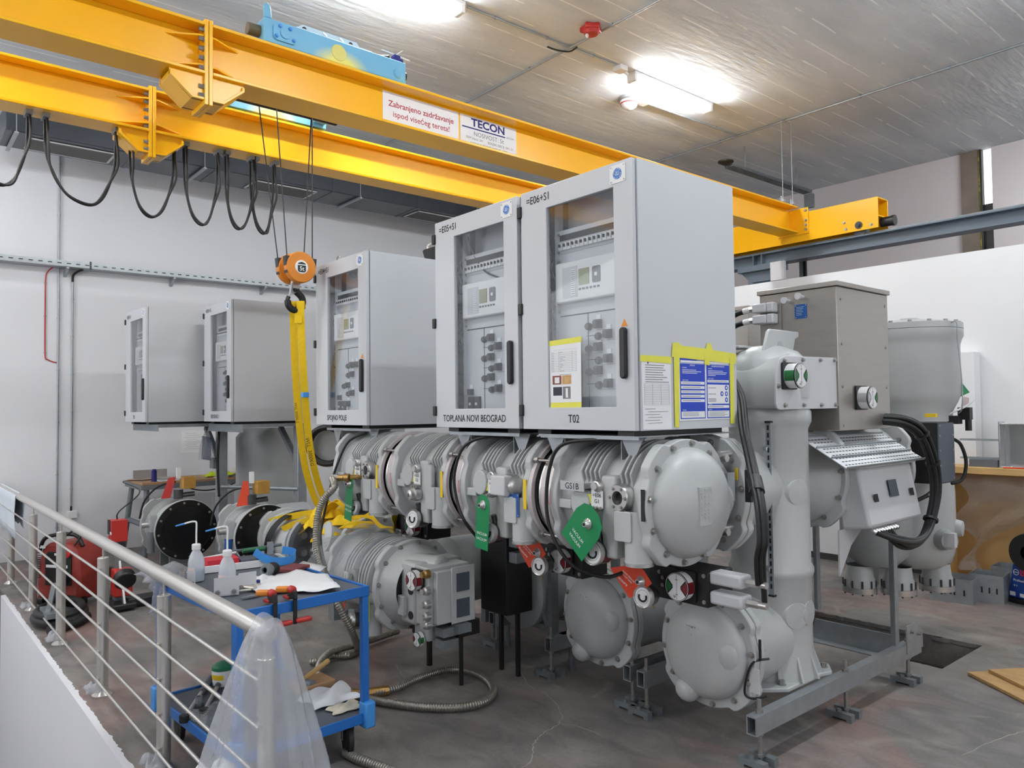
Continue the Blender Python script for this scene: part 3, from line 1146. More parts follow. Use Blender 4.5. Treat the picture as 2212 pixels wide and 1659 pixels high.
for y0_, y1_ in ((1.86, 1.94), (3.03, 3.07)):
    m = MB()
    m.cyl((tx0 + .085, y0_, tz0 + .09), (tx0 + .085, y1_, tz0 + .09), .04, n=20)
    m.build('buffer', mat('brown_rubber', rgb(96, 84, 62), 0.6) if y0_ < 2 else BLACK, t)
m = MB()
m.cyl((tx0 + .02, 2.78, tz1 + .02), (tx0 + .1, 2.93, tz1 + .03), .026, n=14)
m.build('cable_gland', BLACK, t)
m = MB()
m.b2((tx1 - .1, 2.94, tz1), (tx1 - .02, 3.02, tz1 + .03))
m.b2((tx1 - .085, 2.955, tz1 + .03), (tx1 - .035, 3.005, tz1 + .06))
m.build('limit_switch', NAVY, t)
m = MB()
m.beam((tx1 - .06, 2.86, tz1 + .075), (tx1 - .06, 3.1, tz1 + .06), .008, .008)
m.beam((tx1 - .06, 2.97, tz1 + .06), (tx1 - .06, 3.04, tz1 + .12), .006, .006)
m.build('switch_arm', WHITE, t)
m = MB()
for y in (2.1, 2.9):
    m.cyl((tx0 + .01, y, tz0 - .0), (tx1 - .01, y, tz0 - .0), .024, n=16)
m.build('wheel', GALVD, t, each=True)
m = MB()
m.b2((-6.16, 1.98, tz0), (-6.0, 2.98, tz1 - .03))
for y in (2.02, 2.86):
    m.b2((-6.0, y, tz0 + .03), (tx0, y + .1, tz0 + .12))
m.build('cross_member', SPRAY, t)
m = MB()
m.cyl((-5.5, 1.95, 4.08), (-5.5, 2.82, 4.08), .045, n=20)
m.cyl((-5.5, 2.76, 4.08), (-5.5, 2.82, 4.08), .03, n=20)
m.b2((-5.57, 1.93, 4.09), (-5.43, 2.0, 4.26))
m.b2((-5.57, 2.70, 4.09), (-5.43, 2.76, 4.26))
m.build('rope_drum', BLACK, t)

# hook block
HX, HY = -5.45, 2.49
t = thing('hook_block', 'orange twin-sheave hook block with a 5t disc, hanging by four ropes', 'hook', (HX, HY, 2.5))
c1 = at(648, 578, 'X', -5.40)
R1 = .118
HYc, HZc = c1.y, c1.z
for xx, yy, zz, front in ((-5.40, HYc, HZc, True), (-5.56, HYc + .005, HZc + .01, False)):
    m = MB()
    m.lathe((xx - .03, yy, zz), XA, [(0, 0), (R1 * .96, 0), (R1, .008), (R1, .052), (R1 * .96, .06), (0, .06)], 48)
    sc = m.build('sheave_cover', HOOKOR, t)
    m = MB()
    for s in (-1, 1):
        m.prism([(s * .125, .075), (s * .07, .075), (s * .1, -.05), (s * .112, -.05)], (xx - .026, yy, zz), YA, ZA, (.05, 0, 0))
    m.build('rope_guard', BLACK, t, each=True)
    if front:
        m = MB()
        m.lathe((xx + .03, yy, zz), XA, [(0, .003), (.05, .003), (.052, 0)], 36)
        d = m.build('rating_disc', WHITE, sc)
        m = MB()
        m.prism([(-.032, .012), (.032, .012), (.032, -.03), (.02, -.04), (-.02, -.04), (-.032, -.03)], (xx + .0335, yy, zz), YA, ZA, (.001, 0, 0), 0)
        m.prism([(.032, .02), (.026, .03), (0, .038), (-.026, .03), (-.032, .02)], (xx + .0335, yy, zz), YA, ZA, (.001, 0, 0), 0)
        m.text('5t', .045, (xx + .0355, yy, zz - .028), YA, ZA, 1, 'CENTER', .02)
        m.build('rating_mark', [INK, WHITE], d)
m = MB()
m.cyl((-5.56, HYc, HZc), (-5.40, HYc, HZc), .03, n=16)
m.b2((-5.50, HYc - .03, HZc - .15), (-5.46, HYc + .03, HZc + .02))
m.build('cross_shaft', STEEL, t)
hz = HZc - .14
hp = [(0, 0, .0), (0, -.0, -.02), (0, .02, -.04), (0, .055, -.075), (0, .062, -.12), (0, .035, -.165), (0, -.012, -.175), (0, -.05, -.145), (0, -.058, -.10), (0, -.05, -.075)]
m = MB()
m.tube(catmull([Vector((-5.48, HYc - .005, hz)) + Vector(p) for p in hp], 5), [.014] * 8 + [.026] * 32 + [.016] * 6, 12)
hk = m.build('hook', BLACK, t)
m = MB()
m.beam((-5.48, HYc - .03, hz + .03), (-5.48, HYc - .048, hz - .07), .03, .006, up=(0, 1, 0))
m.build('latch', GALV, hk)
RG = 'wire ropes of the hook block'
for k, (dx, dy, tx, ty, lab) in enumerate(((-5.56, -.1, -5.53, 2.2, 'wire rope, leftmost of the four above the hook block'),
                                           (-5.40, -.1, -5.47, 2.31, 'wire rope, second from the left above the hook block'),
                                           (-5.56, .1, -5.53, 2.62, 'wire rope, third from the left above the hook block'),
                                           (-5.40, .1, -5.47, 2.60, 'wire rope, rightmost of the four above the hook block'))):
    m = MB()
    m.tube([(dx, HYc + dy, HZc + .03), (tx, ty, 4.05)], .005, 6)
    tag(m.build('wire_rope', BLACK), lab, 'rope', RG)

# festoon cables under the far girder
FG = 'looped power cables under the far girder'
loops = [((60, 245), (0, 400), (-70, 230), 'leftmost loop of black cable under the far girder, cut by the photo edge'),
         ((97, 255), (190, 443), (250, 300), 'widest loop of black cable under the far girder, left of the splice'),
         ((280, 312), (325, 469), (375, 320), 'loop of black cable right below the far girder splice'),
         ((397, 322), (435, 486), (469, 335), 'loop of black cable right of the splice loop'),
         ((486, 342), (514, 495), (548, 350), 'narrow loop of black cable crossing the last loop'),
         ((540, 348), (568, 505), (590, 352), 'last loop of black cable, nearest the hook ropes')]
for a, b_, c_, lab in loops:
    X0 = -6.12
    pa, pb, pc = at(a[0], a[1], 'X', X0), at(b_[0], b_[1], 'X', X0), at(c_[0], c_[1], 'X', X0)
    pa.z = pc.z = GZ0 - .012
    h = pa.z - pb.z
    pts = [pa, pa.lerp(Vector((X0, pa.y, pb.z)), .35) + (pb - pa) * .02, Vector((X0, pa.y + (pb.y - pa.y) * .16, pb.z + h * .38)),
           Vector((X0, pa.y + (pb.y - pa.y) * .5, pb.z + h * .1)), pb, Vector((X0, pc.y + (pb.y - pc.y) * .5, pb.z + h * .1)),
           Vector((X0, pc.y + (pb.y - pc.y) * .16, pb.z + h * .38)), pc.lerp(Vector((X0, pc.y, pb.z)), .35) + (pb - pc) * .02, pc]
    tt = thing('festoon_cable', lab, 'cable', pa, FG)
    cp = catmull(pts, 6)
    m = MB()
    m.tube(cp, .010, 8)
    m.build('cable', RUBBER, tt)
    m = MB()
    m.tube([p + Vector((.05, .012 * math.sin(i * .35), .012 * math.cos(i * .2) - .006)) for i, p in enumerate(cp)], .009, 8)
    m.build('second_cable', RUBBER, tt)
    for p in (pa, pc):
        m = MB()
        m.b2((X0 - .03, p.y - .02, GZ0 - .03), (X0 + .08, p.y + .02, GZ0))
        m.build('cable_clamp', GALVD, tt)
# ================================================================== CONTROL CABINETS
DARKIN = mat('dark_interior_paint', rgb(120, 122, 126), 0.5, 0, 0.03, 5)
SWBLK = mat('black_switch', rgb(30, 30, 34), 0.4, 0, 0.05, 6)
TERM = mat('grey_terminal', rgb(96, 98, 102), 0.6, 0, 0.1, 20)
SILVERPL = mat('silver_plate', rgb(196, 196, 198), 0.35, 0.5, 0.04, 8)
WARN = mat('orange_warning', rgb(226, 140, 30), 0.5)


def logo(m, c, r, ux, uy, nrm, mi_blue, mi_white):
    """round blue monogram badge with a swirled white rim"""
    c, n = Vector(c), Vector(nrm)
    m.prism([(r * math.cos(2 * PI * k / 28), r * math.sin(2 * PI * k / 28)) for k in range(28)], c, ux, uy, n * .0012, mi_blue)
    ring = circle(c + n * .0016, r * .86, ux, uy, 28)
    for q in range(4):
        a = q * PI / 2 + .5
        arc = circle(c + n * .0016, r * .84, ux, uy, 8, a, a + 1.0)
        k = c + n * .0016 + (ux * math.cos(a + 1.25) + uy * math.sin(a + 1.25)) * r * .62
        m.tube(catmull(arc + [k], 3), r * .045, 4, mi_white)
    for s in (-1, 1):
        p = [(-.10, -.42), (.16, -.1), (.2, .3), (-.05, .42), (-.28, .15), (-.2, -.25), (.1, -.3), (.32, -.05)]
        m.tube(catmull([c + n * .0016 + ux * (r * (.22 * s + q[0] * .7)) + uy * (r * q[1] * .95) for q in p], 3), r * .05, 4, mi_white)


def cabinet(x0, x1, yf, z0, top_text, bottom_text, label, detail=2, layout='A', pixbottom=.339, dz=1.244, dy=.783):
    w = x1 - x0
    t = thing('control_cabinet', label, 'cabinet', ((x0 + x1) / 2, yf + dy / 2, z0), 'control cabinets of the switchgear bays')
    yb = yf + dy
    z1 = z0 + dz
    th = .02
    m = MB()
    m.b2((x0, yf + .03, z0), (x0 + th, yb, z1))
    m.b2((x1 - th, yf + .03, z0), (x1, yb, z1))
    m.b2((x0 + th, yb - th, z0), (x1 - th, yb, z1))
    m.b2((x0 + th, yf + .03, z1 - th), (x1 - th, yb - th, z1))
    m.b2((x0 + th, yf + .03, z0), (x1 - th, yb - th, z0 + th))
    m.build('housing', CABINET, t)
    # door: a frame with a large glazed opening
    a0, a1, c0, c1 = x0 + .196, x0 + w * .843, z0 + .11, z0 + 1.132
    m = MB()
    o = [(x0, z0), (x1 - .008, z0), (x1 - .008, z1), (x0, z1)]
    q = [(a0, c0), (a1, c0), (a1, c1), (a0, c1)]
    vs, fs = [], []
    for y in (yf, yf + .026):
        vs += [(p[0], y, p[1]) for p in o] + [(p[0], y, p[1]) for p in q]
    for k in range(4):
        j = (k + 1) % 4
        fs += [(k, j, 4 + j, 4 + k), (8 + j, 8 + k, 12 + k, 12 + j), (j, k, 8 + k, 8 + j), (4 + k, 4 + j, 12 + j, 12 + k)]
    m.add(vs, fs)
    door = m.build('door', CABINET, t, bevel=.003)
    m = MB()
    m.b2((a0 - .006, yf + .012, c0 - .006), (a1 + .006, yf + .016, c1 + .006))
    m.build('door_glass', GLASS, door)
    m = MB()
    for zz in (z0 + .098, z0 + .631, z0 + 1.146):
        m.b2((x0 - .022, yf - .012, zz - .03), (x0 + .008, yf + .03, zz + .03))
    m.build('hinge', BLACK, door, bevel=.004, each=True)
    hx, hz = x0 + .713 * w / .777, z0 + .355
    m = MB()
    m.prism(rrect(.036, .235, .017, 6), (hx, yf, hz), XA, ZA, (0, -.022, 0))
    m.build('handle', BLACK, door, bevel=.006)
    if layout in 'AB' and detail > 0:
        m = MB()
        m.prism([(-.02, 0), (.02, 0), (0, .036)], (hx, yf, hz + .122), XA, ZA, (0, -.001, 0))
        m.build('warning_sticker', WARN, door)
    bx, bz = x0 + .686 * w / .777, z0 + 1.187
    m = MB()
    m.prism(rrect(.095, .085, .006), (bx, yf, bz), XA, ZA, (0, -.003, 0), 0)
    for sx in (-1, 1):
        for sz in (-1, 1):
            m.cyl((bx + sx * .039, yf - .003, bz + sz * .034), (bx + sx * .039, yf - .005, bz + sz * .034), .004, n=8, m=2)
    logo(m, (bx, yf - .003, bz), .026, XA, ZA, (0, -1, 0), 1, 0)
    m.build('badge', [WHITE, LOGO, BOLT], door)
    m = MB()
    m.text(top_text, .056, (x0 + .045, yf - .0015, z0 + 1.172), XA, ZA, 0, 'LEFT', .006, .9)
    m.text(bottom_text, .056, (x0 + pixbottom, yf - .0015, z0 + .036), XA, ZA, 0, 'LEFT' if pixbottom > .3 else 'LEFT', .006, .86)
    m.build('lettering', INK, door)
    # swing frame with the devices behind the glass
    yp = yf + .085
    m = MB()
    m.b2((x0 + .19, yp, z0 + .03), (x1 - .05, yp + .012, z0 + .60))
    m.b2((x0 + .19, yp + .004, z0 + .60), (x1 - .05, yp + .016, z0 + .90))
    m.b2((x0 + .19, yp, z0 + .90), (x1 - .05, yp + .012, z0 + 1.02))
    m.b2((x0 + .19, yp + .08, z0 + 1.02), (x1 - .05, yp + .09, z1 - .03))
    m.b2((x0 + .183, yp - .012, z0 + .03), (x0 + .191, yp + .04, z1 - .04))
    m.build('swing_frame', CABINET, t)
    # terminal rows on the side
    m = MB()
    for k in range(8):
        zz = z0 + .07 + .125 * k
        m.b2((x0 + th, yp + .06, zz), (x0 + .17, yp + .10, zz + .065), k % 2)
    m.b2((x0 + th, yp + .11, z0 + .03), (x0 + .2, yp + .12, z1 - .03), 2)
    m.build('terminal_strip', [TERM, SWBLK, DARKIN], t)
    if detail > 0:
        m = MB()
        for k in range(26):
            xx = x0 + .05 + .13 * random.random()
            zz = z0 + .45 + .62 * random.random()
            m.tube(catmull([(xx, yp + .058, zz), (xx + .02, yp + .03, zz - .02), (xx + .05 * random.random(), yp + .02, zz - .06), (xx + .03, yp + .05, zz - .1 - .05 * random.random())], 3), .003, 5, random.choice((0, 0, 1)))
        m.build('wiring', [WHITE, SWBLK], t)
    # breaker row
    m = MB()
    m.b2((x0 + .21, yp - .004, z0 + .965), (x1 - .06, yp, z0 + .995), 1)
    nb = 16
    for k in range(nb):
        xx = x0 + .215 + (w - .29) * k / nb
        m.b2((xx, yp - .016, z0 + .915), (xx + (w - .29) / nb * .82, yp, z0 + .952), 0)
        m.b2((xx + .006, yp - .026, z0 + .93), (xx + .014, yp - .016, z0 + .945), 1)
    m.build('breaker_row', [WHITE, SWBLK], t)
    # protection relay
    rx0, rx1, rz0, rz1 = x0 + .205, x1 - .07, z0 + .64, z0 + .845
    m = MB()
    m.b2((rx0, yp - .035, rz0), (rx1, yp, rz1))
    r = m.build('relay', WHITE, t, bevel=.008)
    m = MB()
    m.b2((rx0 + .055, yp - .0365, rz0 + .02), (rx0 + .16, yp - .035, rz1 - .03), 0)
    m.b2((rx0 + .115, yp - .038, rz0 + .03), (rx0 + .145, yp - .0365, rz1 - .045), 1)
    for k in range(12):
        m.b2((rx0 + .118, yp - .0385, rz0 + .036 + k * .0105), (rx0 + .142, yp - .038, rz0 + .039 + k * .0105), 2)
    m.build('relay_label', [PLATE, PAPER, GREYINK], r)
    m = MB()
    m.b2((x0 + .375, yp - .038, z0 + .715), (x0 + .445, yp - .035, z0 + .795))
    m.build('screen', SCREEN, r)
    m = MB()
    m.prism(rrect(.055, .08, .01), (x0 + .495, yp - .0355, z0 + .755), XA, ZA, (0, -.002, 0), 0)
    m.prism(rrect(.018, .018, .004), (x0 + .495, yp - .0375, z0 + .755), XA, ZA, (0, -.003, 0), 1)
    for k in range(6):
        m.b2((x0 + .375 + k * .025, yp - .038, z0 + .69), (x0 + .389 + k * .025, yp - .035, z0 + .70), 0)
    m.build('keypad', [GREYINK, WHITE], r)
    # mimic diagram with switches
    m = MB()
    lx = x0 + (.40 if layout == 'A' else .37)
    m.b2((x0 + .207, yp - .002, z0 + .574), (x1 - .07, yp, z0 + .580))
    m.b2((lx, yp - .002, z0 + .09), (lx + .004, yp, z0 + .58))
    rows = [(0, .516), (1, .463), (0, .405), (1, .345), (0, .29), (1, .225)]
    if layout == 'B':
        rows = [(0, .45), (1, .45), (0, .38), (-1, .30), (0, .24), (-1, .16)]
    for k, zz in rows:
        m.b2((lx - .01, yp - .002, z0 + zz - .002), (lx + .06 * (1 + k), yp, z0 + zz + .001))
        m.b2((lx - .04 + .1, yp - .0015, z0 + zz - .03), (lx + .098 + .1 * k, yp, z0 + zz - .029))
    m.build('mimic_lines', INK, t)
    for k, zz in rows:
        sx_ = lx + .075 + .065 * k
        m = MB()
        m.b2((sx_ - .02, yp - .022, z0 + zz - .022), (sx_ + .02, yp, z0 + zz + .02), 0)
        m.b2((sx_ - .012, yp - .036, z0 + zz - .02), (sx_ + .012, yp - .022, z0 + zz + .012), 0)
        m.b2((sx_ - .014, yp - .004, z0 + zz + .022), (sx_ + .014, yp, z0 + zz + .045), 1)
        m.build('selector_switch', [SWBLK, PAPER], t)
        m = MB()
        m.lathe((sx_ - .065, yp, z0 + zz - .008), -YA, [(.019, 0), (.019, .014), (.014, .022), (0, .022)], 16)
        m.build('position_indicator', SWBLK, t)
    if layout in 'BC':
        for k in range(2):
            m = MB()
            m.b2((x0 + .225 + .06 * k, yp - .014, z0 + .1), (x0 + .275 + .06 * k, yp, z0 + .18), 0)
            m.b2((x0 + .242 + .06 * k, yp - .02, z0 + .13), (x0 + .256 + .06 * k, yp - .014, z0 + .145), 1)
            m.build('push_button_unit', [SWBLK, PAPER], t)
        m = MB()
        m.b2((x0 + .228, yp - .022, z0 + .19), (x0 + .265, yp, z0 + .225), 0)
        m.b2((x0 + .232, yp - .004, z0 + .228), (x0 + .262, yp, z0 + .25), 1)
        m.build('selector_switch', [SWBLK, PAPER], t)
    if detail > 1:
        bolts(t, [(x0 + .2, yp - .002, z0 + zz) for zz in (.06, .6, .64, .86, .91, 1.0)], (0, -1, 0), .005, .005)
    # feet of the cabinet
    m = MB()
    for xx in (x0 + .06, x1 - .16):
        m.b2((xx, yf + .05, z0 - .025), (xx + .1, yb - .05, z0))
    m.build('mounting_rail', SWBLK, t, each=True)
    return t


CZ0 = 1.642
CB6 = cabinet(-3.02, -2.243, 2.62, CZ0, '=E06+S1', 'T02', 'nearest control cabinet, marked E06+S1 and T02, with papers taped on', 2, 'A')
CB5 = cabinet(-3.825, -3.046, 2.62, CZ0, '=E05+S1', 'TOPLANA NOVI BEOGRAD', 'control cabinet marked E05+S1 TOPLANA NOVI BEOGRAD, second from the right', 2, 'C', .075)
m = MB()
m.tube(catmull([(-3.62, 2.72, 2.78), (-3.55, 2.71, 2.66), (-3.44, 2.70, 2.55), (-3.30, 2.695, 2.49), (-3.18, 2.69, 2.47)], 6), .005, 6)
o = m.build('loose_cable', RUBBER, CB5)
CB4 = cabinet(-5.553, -4.747, 2.665, CZ0, '=E04+S1', 'SPOJNO POLJE', 'control cabinet marked E04+S1 SPOJNO POLJE, in the middle beside the hook', 1, 'B', .19)
CB3 = cabinet(-8.47, -7.655, 2.757, CZ0 + .006, '=E03+S1', 'BEOGRAD 1', 'control cabinet marked BEOGRAD 1, left of the yellow slings', 0, 'A', .22)
CB2 = cabinet(-9.545, -8.715, 2.226, CZ0 + .006, '=E02+S1', 'T01', 'farthest control cabinet, at the left end of the row', 0, 'A', .33)
# lifting eyes on the E04 cabinet
m = MB()
m.tube(circle((-5.33, 2.75, CZ0 + 1.275), .025, XA, ZA, 16), .008, 8, closed=True)
m.cyl((-5.33, 2.75, CZ0 + 1.244), (-5.33, 2.75, CZ0 + 1.252), .02, n=12)
m.build('lifting_eye', BOLT, CB4)
# work lamp standing on the E04 cabinet
t = thing('work_light', 'black floodlight with a silver tube handle on top of the E04 cabinet', 'lamp', (-4.86, 3.35, CZ0 + 1.244))
bx, by, bz = -4.86, 3.35, CZ0 + 1.246
m = MB()
m.tube(catmull([(bx - .13, by, bz), (bx - .13, by, bz + .13), (bx - .10, by, bz + .165), (bx + .10, by, bz + .165), (bx + .13, by, bz + .13), (bx + .13, by, bz)], 6), .011, 10)
m.build('handle_frame', STEEL, t)
m = MB()
m.box((bx + .01, by - .02, bz + .065), (.2, .1, .12), 0, Matrix.Rotation(.35, 3, 'X'))
m.build('lamp_head', BLACK, t, bevel=.015)

# papers on the nearest cabinet
XS = -2.2425
m = MB()
m.prism([(2.66, 1.648), (2.866, 1.645), (2.864, 1.958), (2.655, 1.962)], (XS, 0, 0), YA, ZA, (.0012, 0, 0), 0)
pl = thing('paper_sheet', 'white printed form taped to the side of the E06 cabinet', 'paper', (XS, 2.76, 1.645))
m.build('sheet', PAPER, pl)
m = MB()
for k in range(8):
    z = 1.94 - k * .011
    m.b2((XS + .0014, 2.68, z), (XS + .0018, 2.68 + .12 + .05 * random.random(), z + .003))
for k in range(13):
    z = 1.855 - k * .008
    m.b2((XS + .0014, 2.672, z), (XS + .0018, 2.85, z + .0008))
for yy in (2.672, 2.73, 2.79, 2.85):
    m.b2((XS + .0014, yy, 1.76), (XS + .0018, yy + .0008, 1.855))
for k in range(6):
    m.b2((XS + .0014, 2.675 + .02 * (k % 2), 1.74 - k * .013), (XS + .0018, 2.74 + .1 * random.random(), 1.742 - k * .013))
m.cyl((XS + .0012, 2.70, 1.952), (XS + .0018, 2.70, 1.952), .006, n=12)
m.build('print', GREYINK, pl)
m = MB()
m.prism([(2.645, 1.957), (2.87, 1.952), (2.868, 1.985), (2.647, 1.985)], (XS + .0018, 0, 0), YA, ZA, (.0006, 0, 0))
m.build('tape', YELTAPE, pl)

nt_ = thing('safety_notice', 'blue and white safety notice framed with yellow tape on the E06 cabinet', 'notice', (XS, 3.13, 1.68))
m = MB()
ny0, ny1, nz0, nz1 = 2.925, 3.345, 1.682, 1.985
m.prism([(ny0, nz0), (ny1, nz0 + .004), (ny1, nz1), (ny0, nz1)], (XS, 0, 0), YA, ZA, (.0012, 0, 0), 0)
m.build('board', PAPER, nt_)
m = MB()
x1_ = XS + .0014


def blk(y0, z0, y1, z1, mi):
    yy = lambda u: ny0 + (ny1 - ny0) * u
    zz = lambda v: nz0 + (nz1 - nz0) * v
    dx = .0004 * (1 + (mi == 1) + 2 * (mi == 2))
    m.b2((x1_, yy(y0), zz(z0)), (x1_ + dx, yy(y1), zz(z1)), mi)


blk(.02, .915, .98, .985, 0)
blk(.03, .92, .97, .955, 1)
blk(.02, .03, .49, .905, 0)
blk(.52, .03, .98, .905, 0)
for v in (.575, .505, .435, .365, .295):
    blk(.035, v, .475, v + .045, 1)
    blk(.06, v + .018, .40, v + .026, 2)
blk(.035, .045, .475, .145, 1)
for k in range(3):
    blk(.06, .12 - k * .022, .36, .127 - k * .022, 2)
blk(.535, .615, .965, .655, 1)
blk(.55, .632, .93, .64, 2)
blk(.535, .265, .965, .58, 1)
for v in (.52, .42, .34, .32, .30):
    blk(.55, v, .7, v + .009, 2)
for u, v in ((.91, .53), (.82, .43), (.91, .43), (.91, .33)):
    yy, zz = ny0 + (ny1 - ny0) * u, nz0 + (nz1 - nz0) * v
    m.cyl((x1_ + .0008, yy, zz), (x1_ + .0014, yy, zz), .0125, n=20, m=0)
    m.cyl((x1_ + .0014, yy, zz), (x1_ + .0018, yy, zz), .006, n=12, m=1)
blk(.535, .195, .965, .24, 1)
blk(.55, .214, .85, .222, 2)
blk(.535, .045, .965, .15, 1)
for k in range(4):
    blk(.56, .128 - k * .022, .93 - .06 * (k % 2), .135 - k * .022, 2)
for v, e in ((.80, .26), (.775, .36), (.75, .28)):
    blk(.06, v, .06 + e, v + .009, 1)
for v, e in ((.80, .3), (.775, .38), (.75, .36), (.725, .15)):
    blk(.55, v, .55 + e, v + .009, 1)


def ntext(s, u, v, size, al='LEFT'):
    m.text(s, size, (x1_ + .0009, ny0 + (ny1 - ny0) * u, nz0 + (nz1 - nz0) * v), YA, ZA, 1, al, .01, .8)


ntext('ADVICE FOR HANDLING SF6 GAS', .5, .958, .011, 'CENTER')
ntext('PURE GAS', .25, .868, .011, 'CENTER')
ntext('DECOMPOSITION PRODUCTS', .75, .868, .010, 'CENTER')
ntext('PROPERTIES', .06, .83, .008)
ntext('SAFETY ADVICE', .06, .632, .008)
ntext('PROPERTIES', .55, .83, .008)
ntext('SAFETY ADVICE', .55, .668, .008)
ntext('FIRST AID', .06, .158, .008)
ntext('DISPOSAL', .55, .248, .008)
ntext('FIRST AID', .55, .162, .008)
m.build('print', [NOTICE, PAPER, GREYINK], nt_)
m = MB()
for poly in ([(2.87, 1.985), (3.395, 1.965), (3.40, 2.018), (3.2, 2.03), (3.18, 2.062), (3.15, 2.062), (3.14, 2.035), (2.95, 2.04), (2.92, 2.055), (2.88, 2.05)],
             [(2.885, 1.655), (2.915, 1.65), (2.93, 2.0), (2.885, 2.0)],
             [(3.335, 1.66), (3.37, 1.66), (3.375, 1.99), (3.34, 1.99)],
             [(3.125, 1.955), (3.165, 1.952), (3.17, 1.99), (3.125, 1.99)]):
    m.prism(poly, (XS + .0034 + .0006 * len(m.cuts), 0, 0), YA, ZA, (.0004, 0, 0))
m.build('tape', YELTAPE, nt_, each=True)

# instruction sheet taped on the door glass
pl = thing('paper_sheet', 'white instruction sheet with four pictures taped on the E06 door glass', 'paper', (-2.70, 2.631, 1.751))
PXX0, PXX1 = -2.82, -2.60
YG = 2.6315
m = MB()
m.prism([(PXX0, 1.752), (PXX1, 1.752), (PXX1 + .002, 2.088), (PXX0 - .003, 2.088)], (0, YG, 0), XA, ZA, (0, -.0008, 0))
m.build('sheet', PAPER, pl)
m = MB()
m.prism([(PXX0 - .004, 2.064), (PXX1 + .006, 2.07), (PXX1 + .006, 2.097), (PXX0 - .004, 2.09)], (0, YG - .001, 0), XA, ZA, (0, -.0005, 0))
m.prism([(PXX0 + .002, 1.752), (PXX1, 1.753), (PXX1, 1.778), (PXX0 + .002, 1.777)], (0, YG - .001, 0), XA, ZA, (0, -.0005, 0))
m.build('tape', YELTAPE, pl, each=True)
m = MB()
yq = YG - .0012
m.b2((PXX0 + .02, yq - .0002, 2.04), (PXX1 - .025, yq, 2.0405))
for k in range(12):
    z = 2.025 - k * .0085
    m.b2((PXX0 + .012, yq - .0002, z), (PXX1 - .03, yq, z + .0008))
    m.b2((PXX0 + .016, yq - .0002, z + .003), (PXX0 + .03, yq, z + .0045))
    m.b2((PXX0 + .07, yq - .0002, z + .003), (PXX0 + .07 + .05 * random.random(), yq, z + .0045))
for xx in (PXX0 + .012, PXX0 + .064, PXX1 - .06, PXX1 - .03):
    m.b2((xx, yq - .0002, 1.93), (xx + .0007, yq, 2.034))
m.b2((PXX0 + .07, yq - .0002, 1.915), (PXX1 - .07, yq, 1.917))
m.build('print', GREYINK, pl)
PHB = [mat('photo_print_brown', rgb(126, 62, 40), 0.5, 0, 0.25, 40), mat('photo_print_ochre', rgb(196, 150, 92), 0.5, 0, 0.2, 40), mat('photo_print_night', rgb(28, 34, 52), 0.5, 0, 0.4, 40), mat('photo_print_grey', rgb(120, 118, 122), 0.5, 0, 0.3, 50)]
for mi, (xa, xb, za, zb) in enumerate(((.018, .082, 1.868, 1.912), (.088, .152, 1.868, 1.912), (.022, .086, 1.812, 1.855), (.092, .146, 1.795, 1.856))):
    m = MB()
    m.b2((PXX0 + xa, yq - .0003, za), (PXX0 + xb, yq, zb), mi)
    ins = ((.01, 0), (.012, 1), (.0, 2), (.014, 0))[mi][0]
    if mi != 2:
        m.b2((PXX0 + xa + ins + .006, yq - .0005, za + .006), (PXX0 + xb - ins - .004, yq, zb - .008), 4)
    m.build('picture', PHB + [PAPER if mi != 1 else WOOD], pl)
# ================================================================== GAS-INSULATED SWITCHGEAR
BYC, BZC, BR = 2.90, 1.305, 0.305      # axis of the upper busbar and its flange radius
TYPEINK = mat('pale_blue_print', rgb(190, 208, 228), 0.5)
BAREALU = mat('satin_aluminium_ring', rgb(196, 188, 188), 0.45, 0.25, 0.05, 20, rvar=.05)
DKGLASS = mat('dark_viewport_glass', rgb(40, 36, 40), 0.08)
GAUGEB = mat('dark_steel_gauge_body', rgb(92, 92, 94), 0.3, 0.8, 0.06, 10)


def hex_ring(c, R, axis, n, a0=0.0):
    a, u, w = MB().frame(axis)
    return [Vector(c) + u * (R * math.cos(a0 + 2 * PI * k / n)) + w * (R * math.sin(a0 + 2 * PI * k / n)) for k in range(n)]


def flange(parent, c, axis, R, th, name='flange', bolt_axis=1, nb=12, m_=None, lobe=.10, rb=.9, ba0=.13, ref=ZA):
    """casting flange starting at c, th thick along axis, with its bolts"""
    axis = Vector(axis).normalized()
    w = Vector(ref)
    u = axis.cross(w).normalized()
    m = MB()
    m.prism(flange_outline(R, 96, lobe), c, u, w, axis * th)
    f = m.build(name, m_ or GIS, parent, bevel=.005)
    pts = [Vector(c) + (axis * th if bolt_axis > 0 else Vector()) + u * (R * rb * math.cos(ba0 + 2 * PI * k / nb)) + w * (R * rb * math.sin(ba0 + 2 * PI * k / nb)) for k in range(nb)]
    bolts(f, pts, axis * bolt_axis, .0115, .016)
    return f


def dome_profile(R, h):
    pr = []
    for k in range(11):
        t = PI / 2 * k / 10
        pr.append((R * math.cos(t) ** .8 if k < 10 else 0.0, h * math.sin(t)))
    return [(R * 1.03, -.002)] + pr


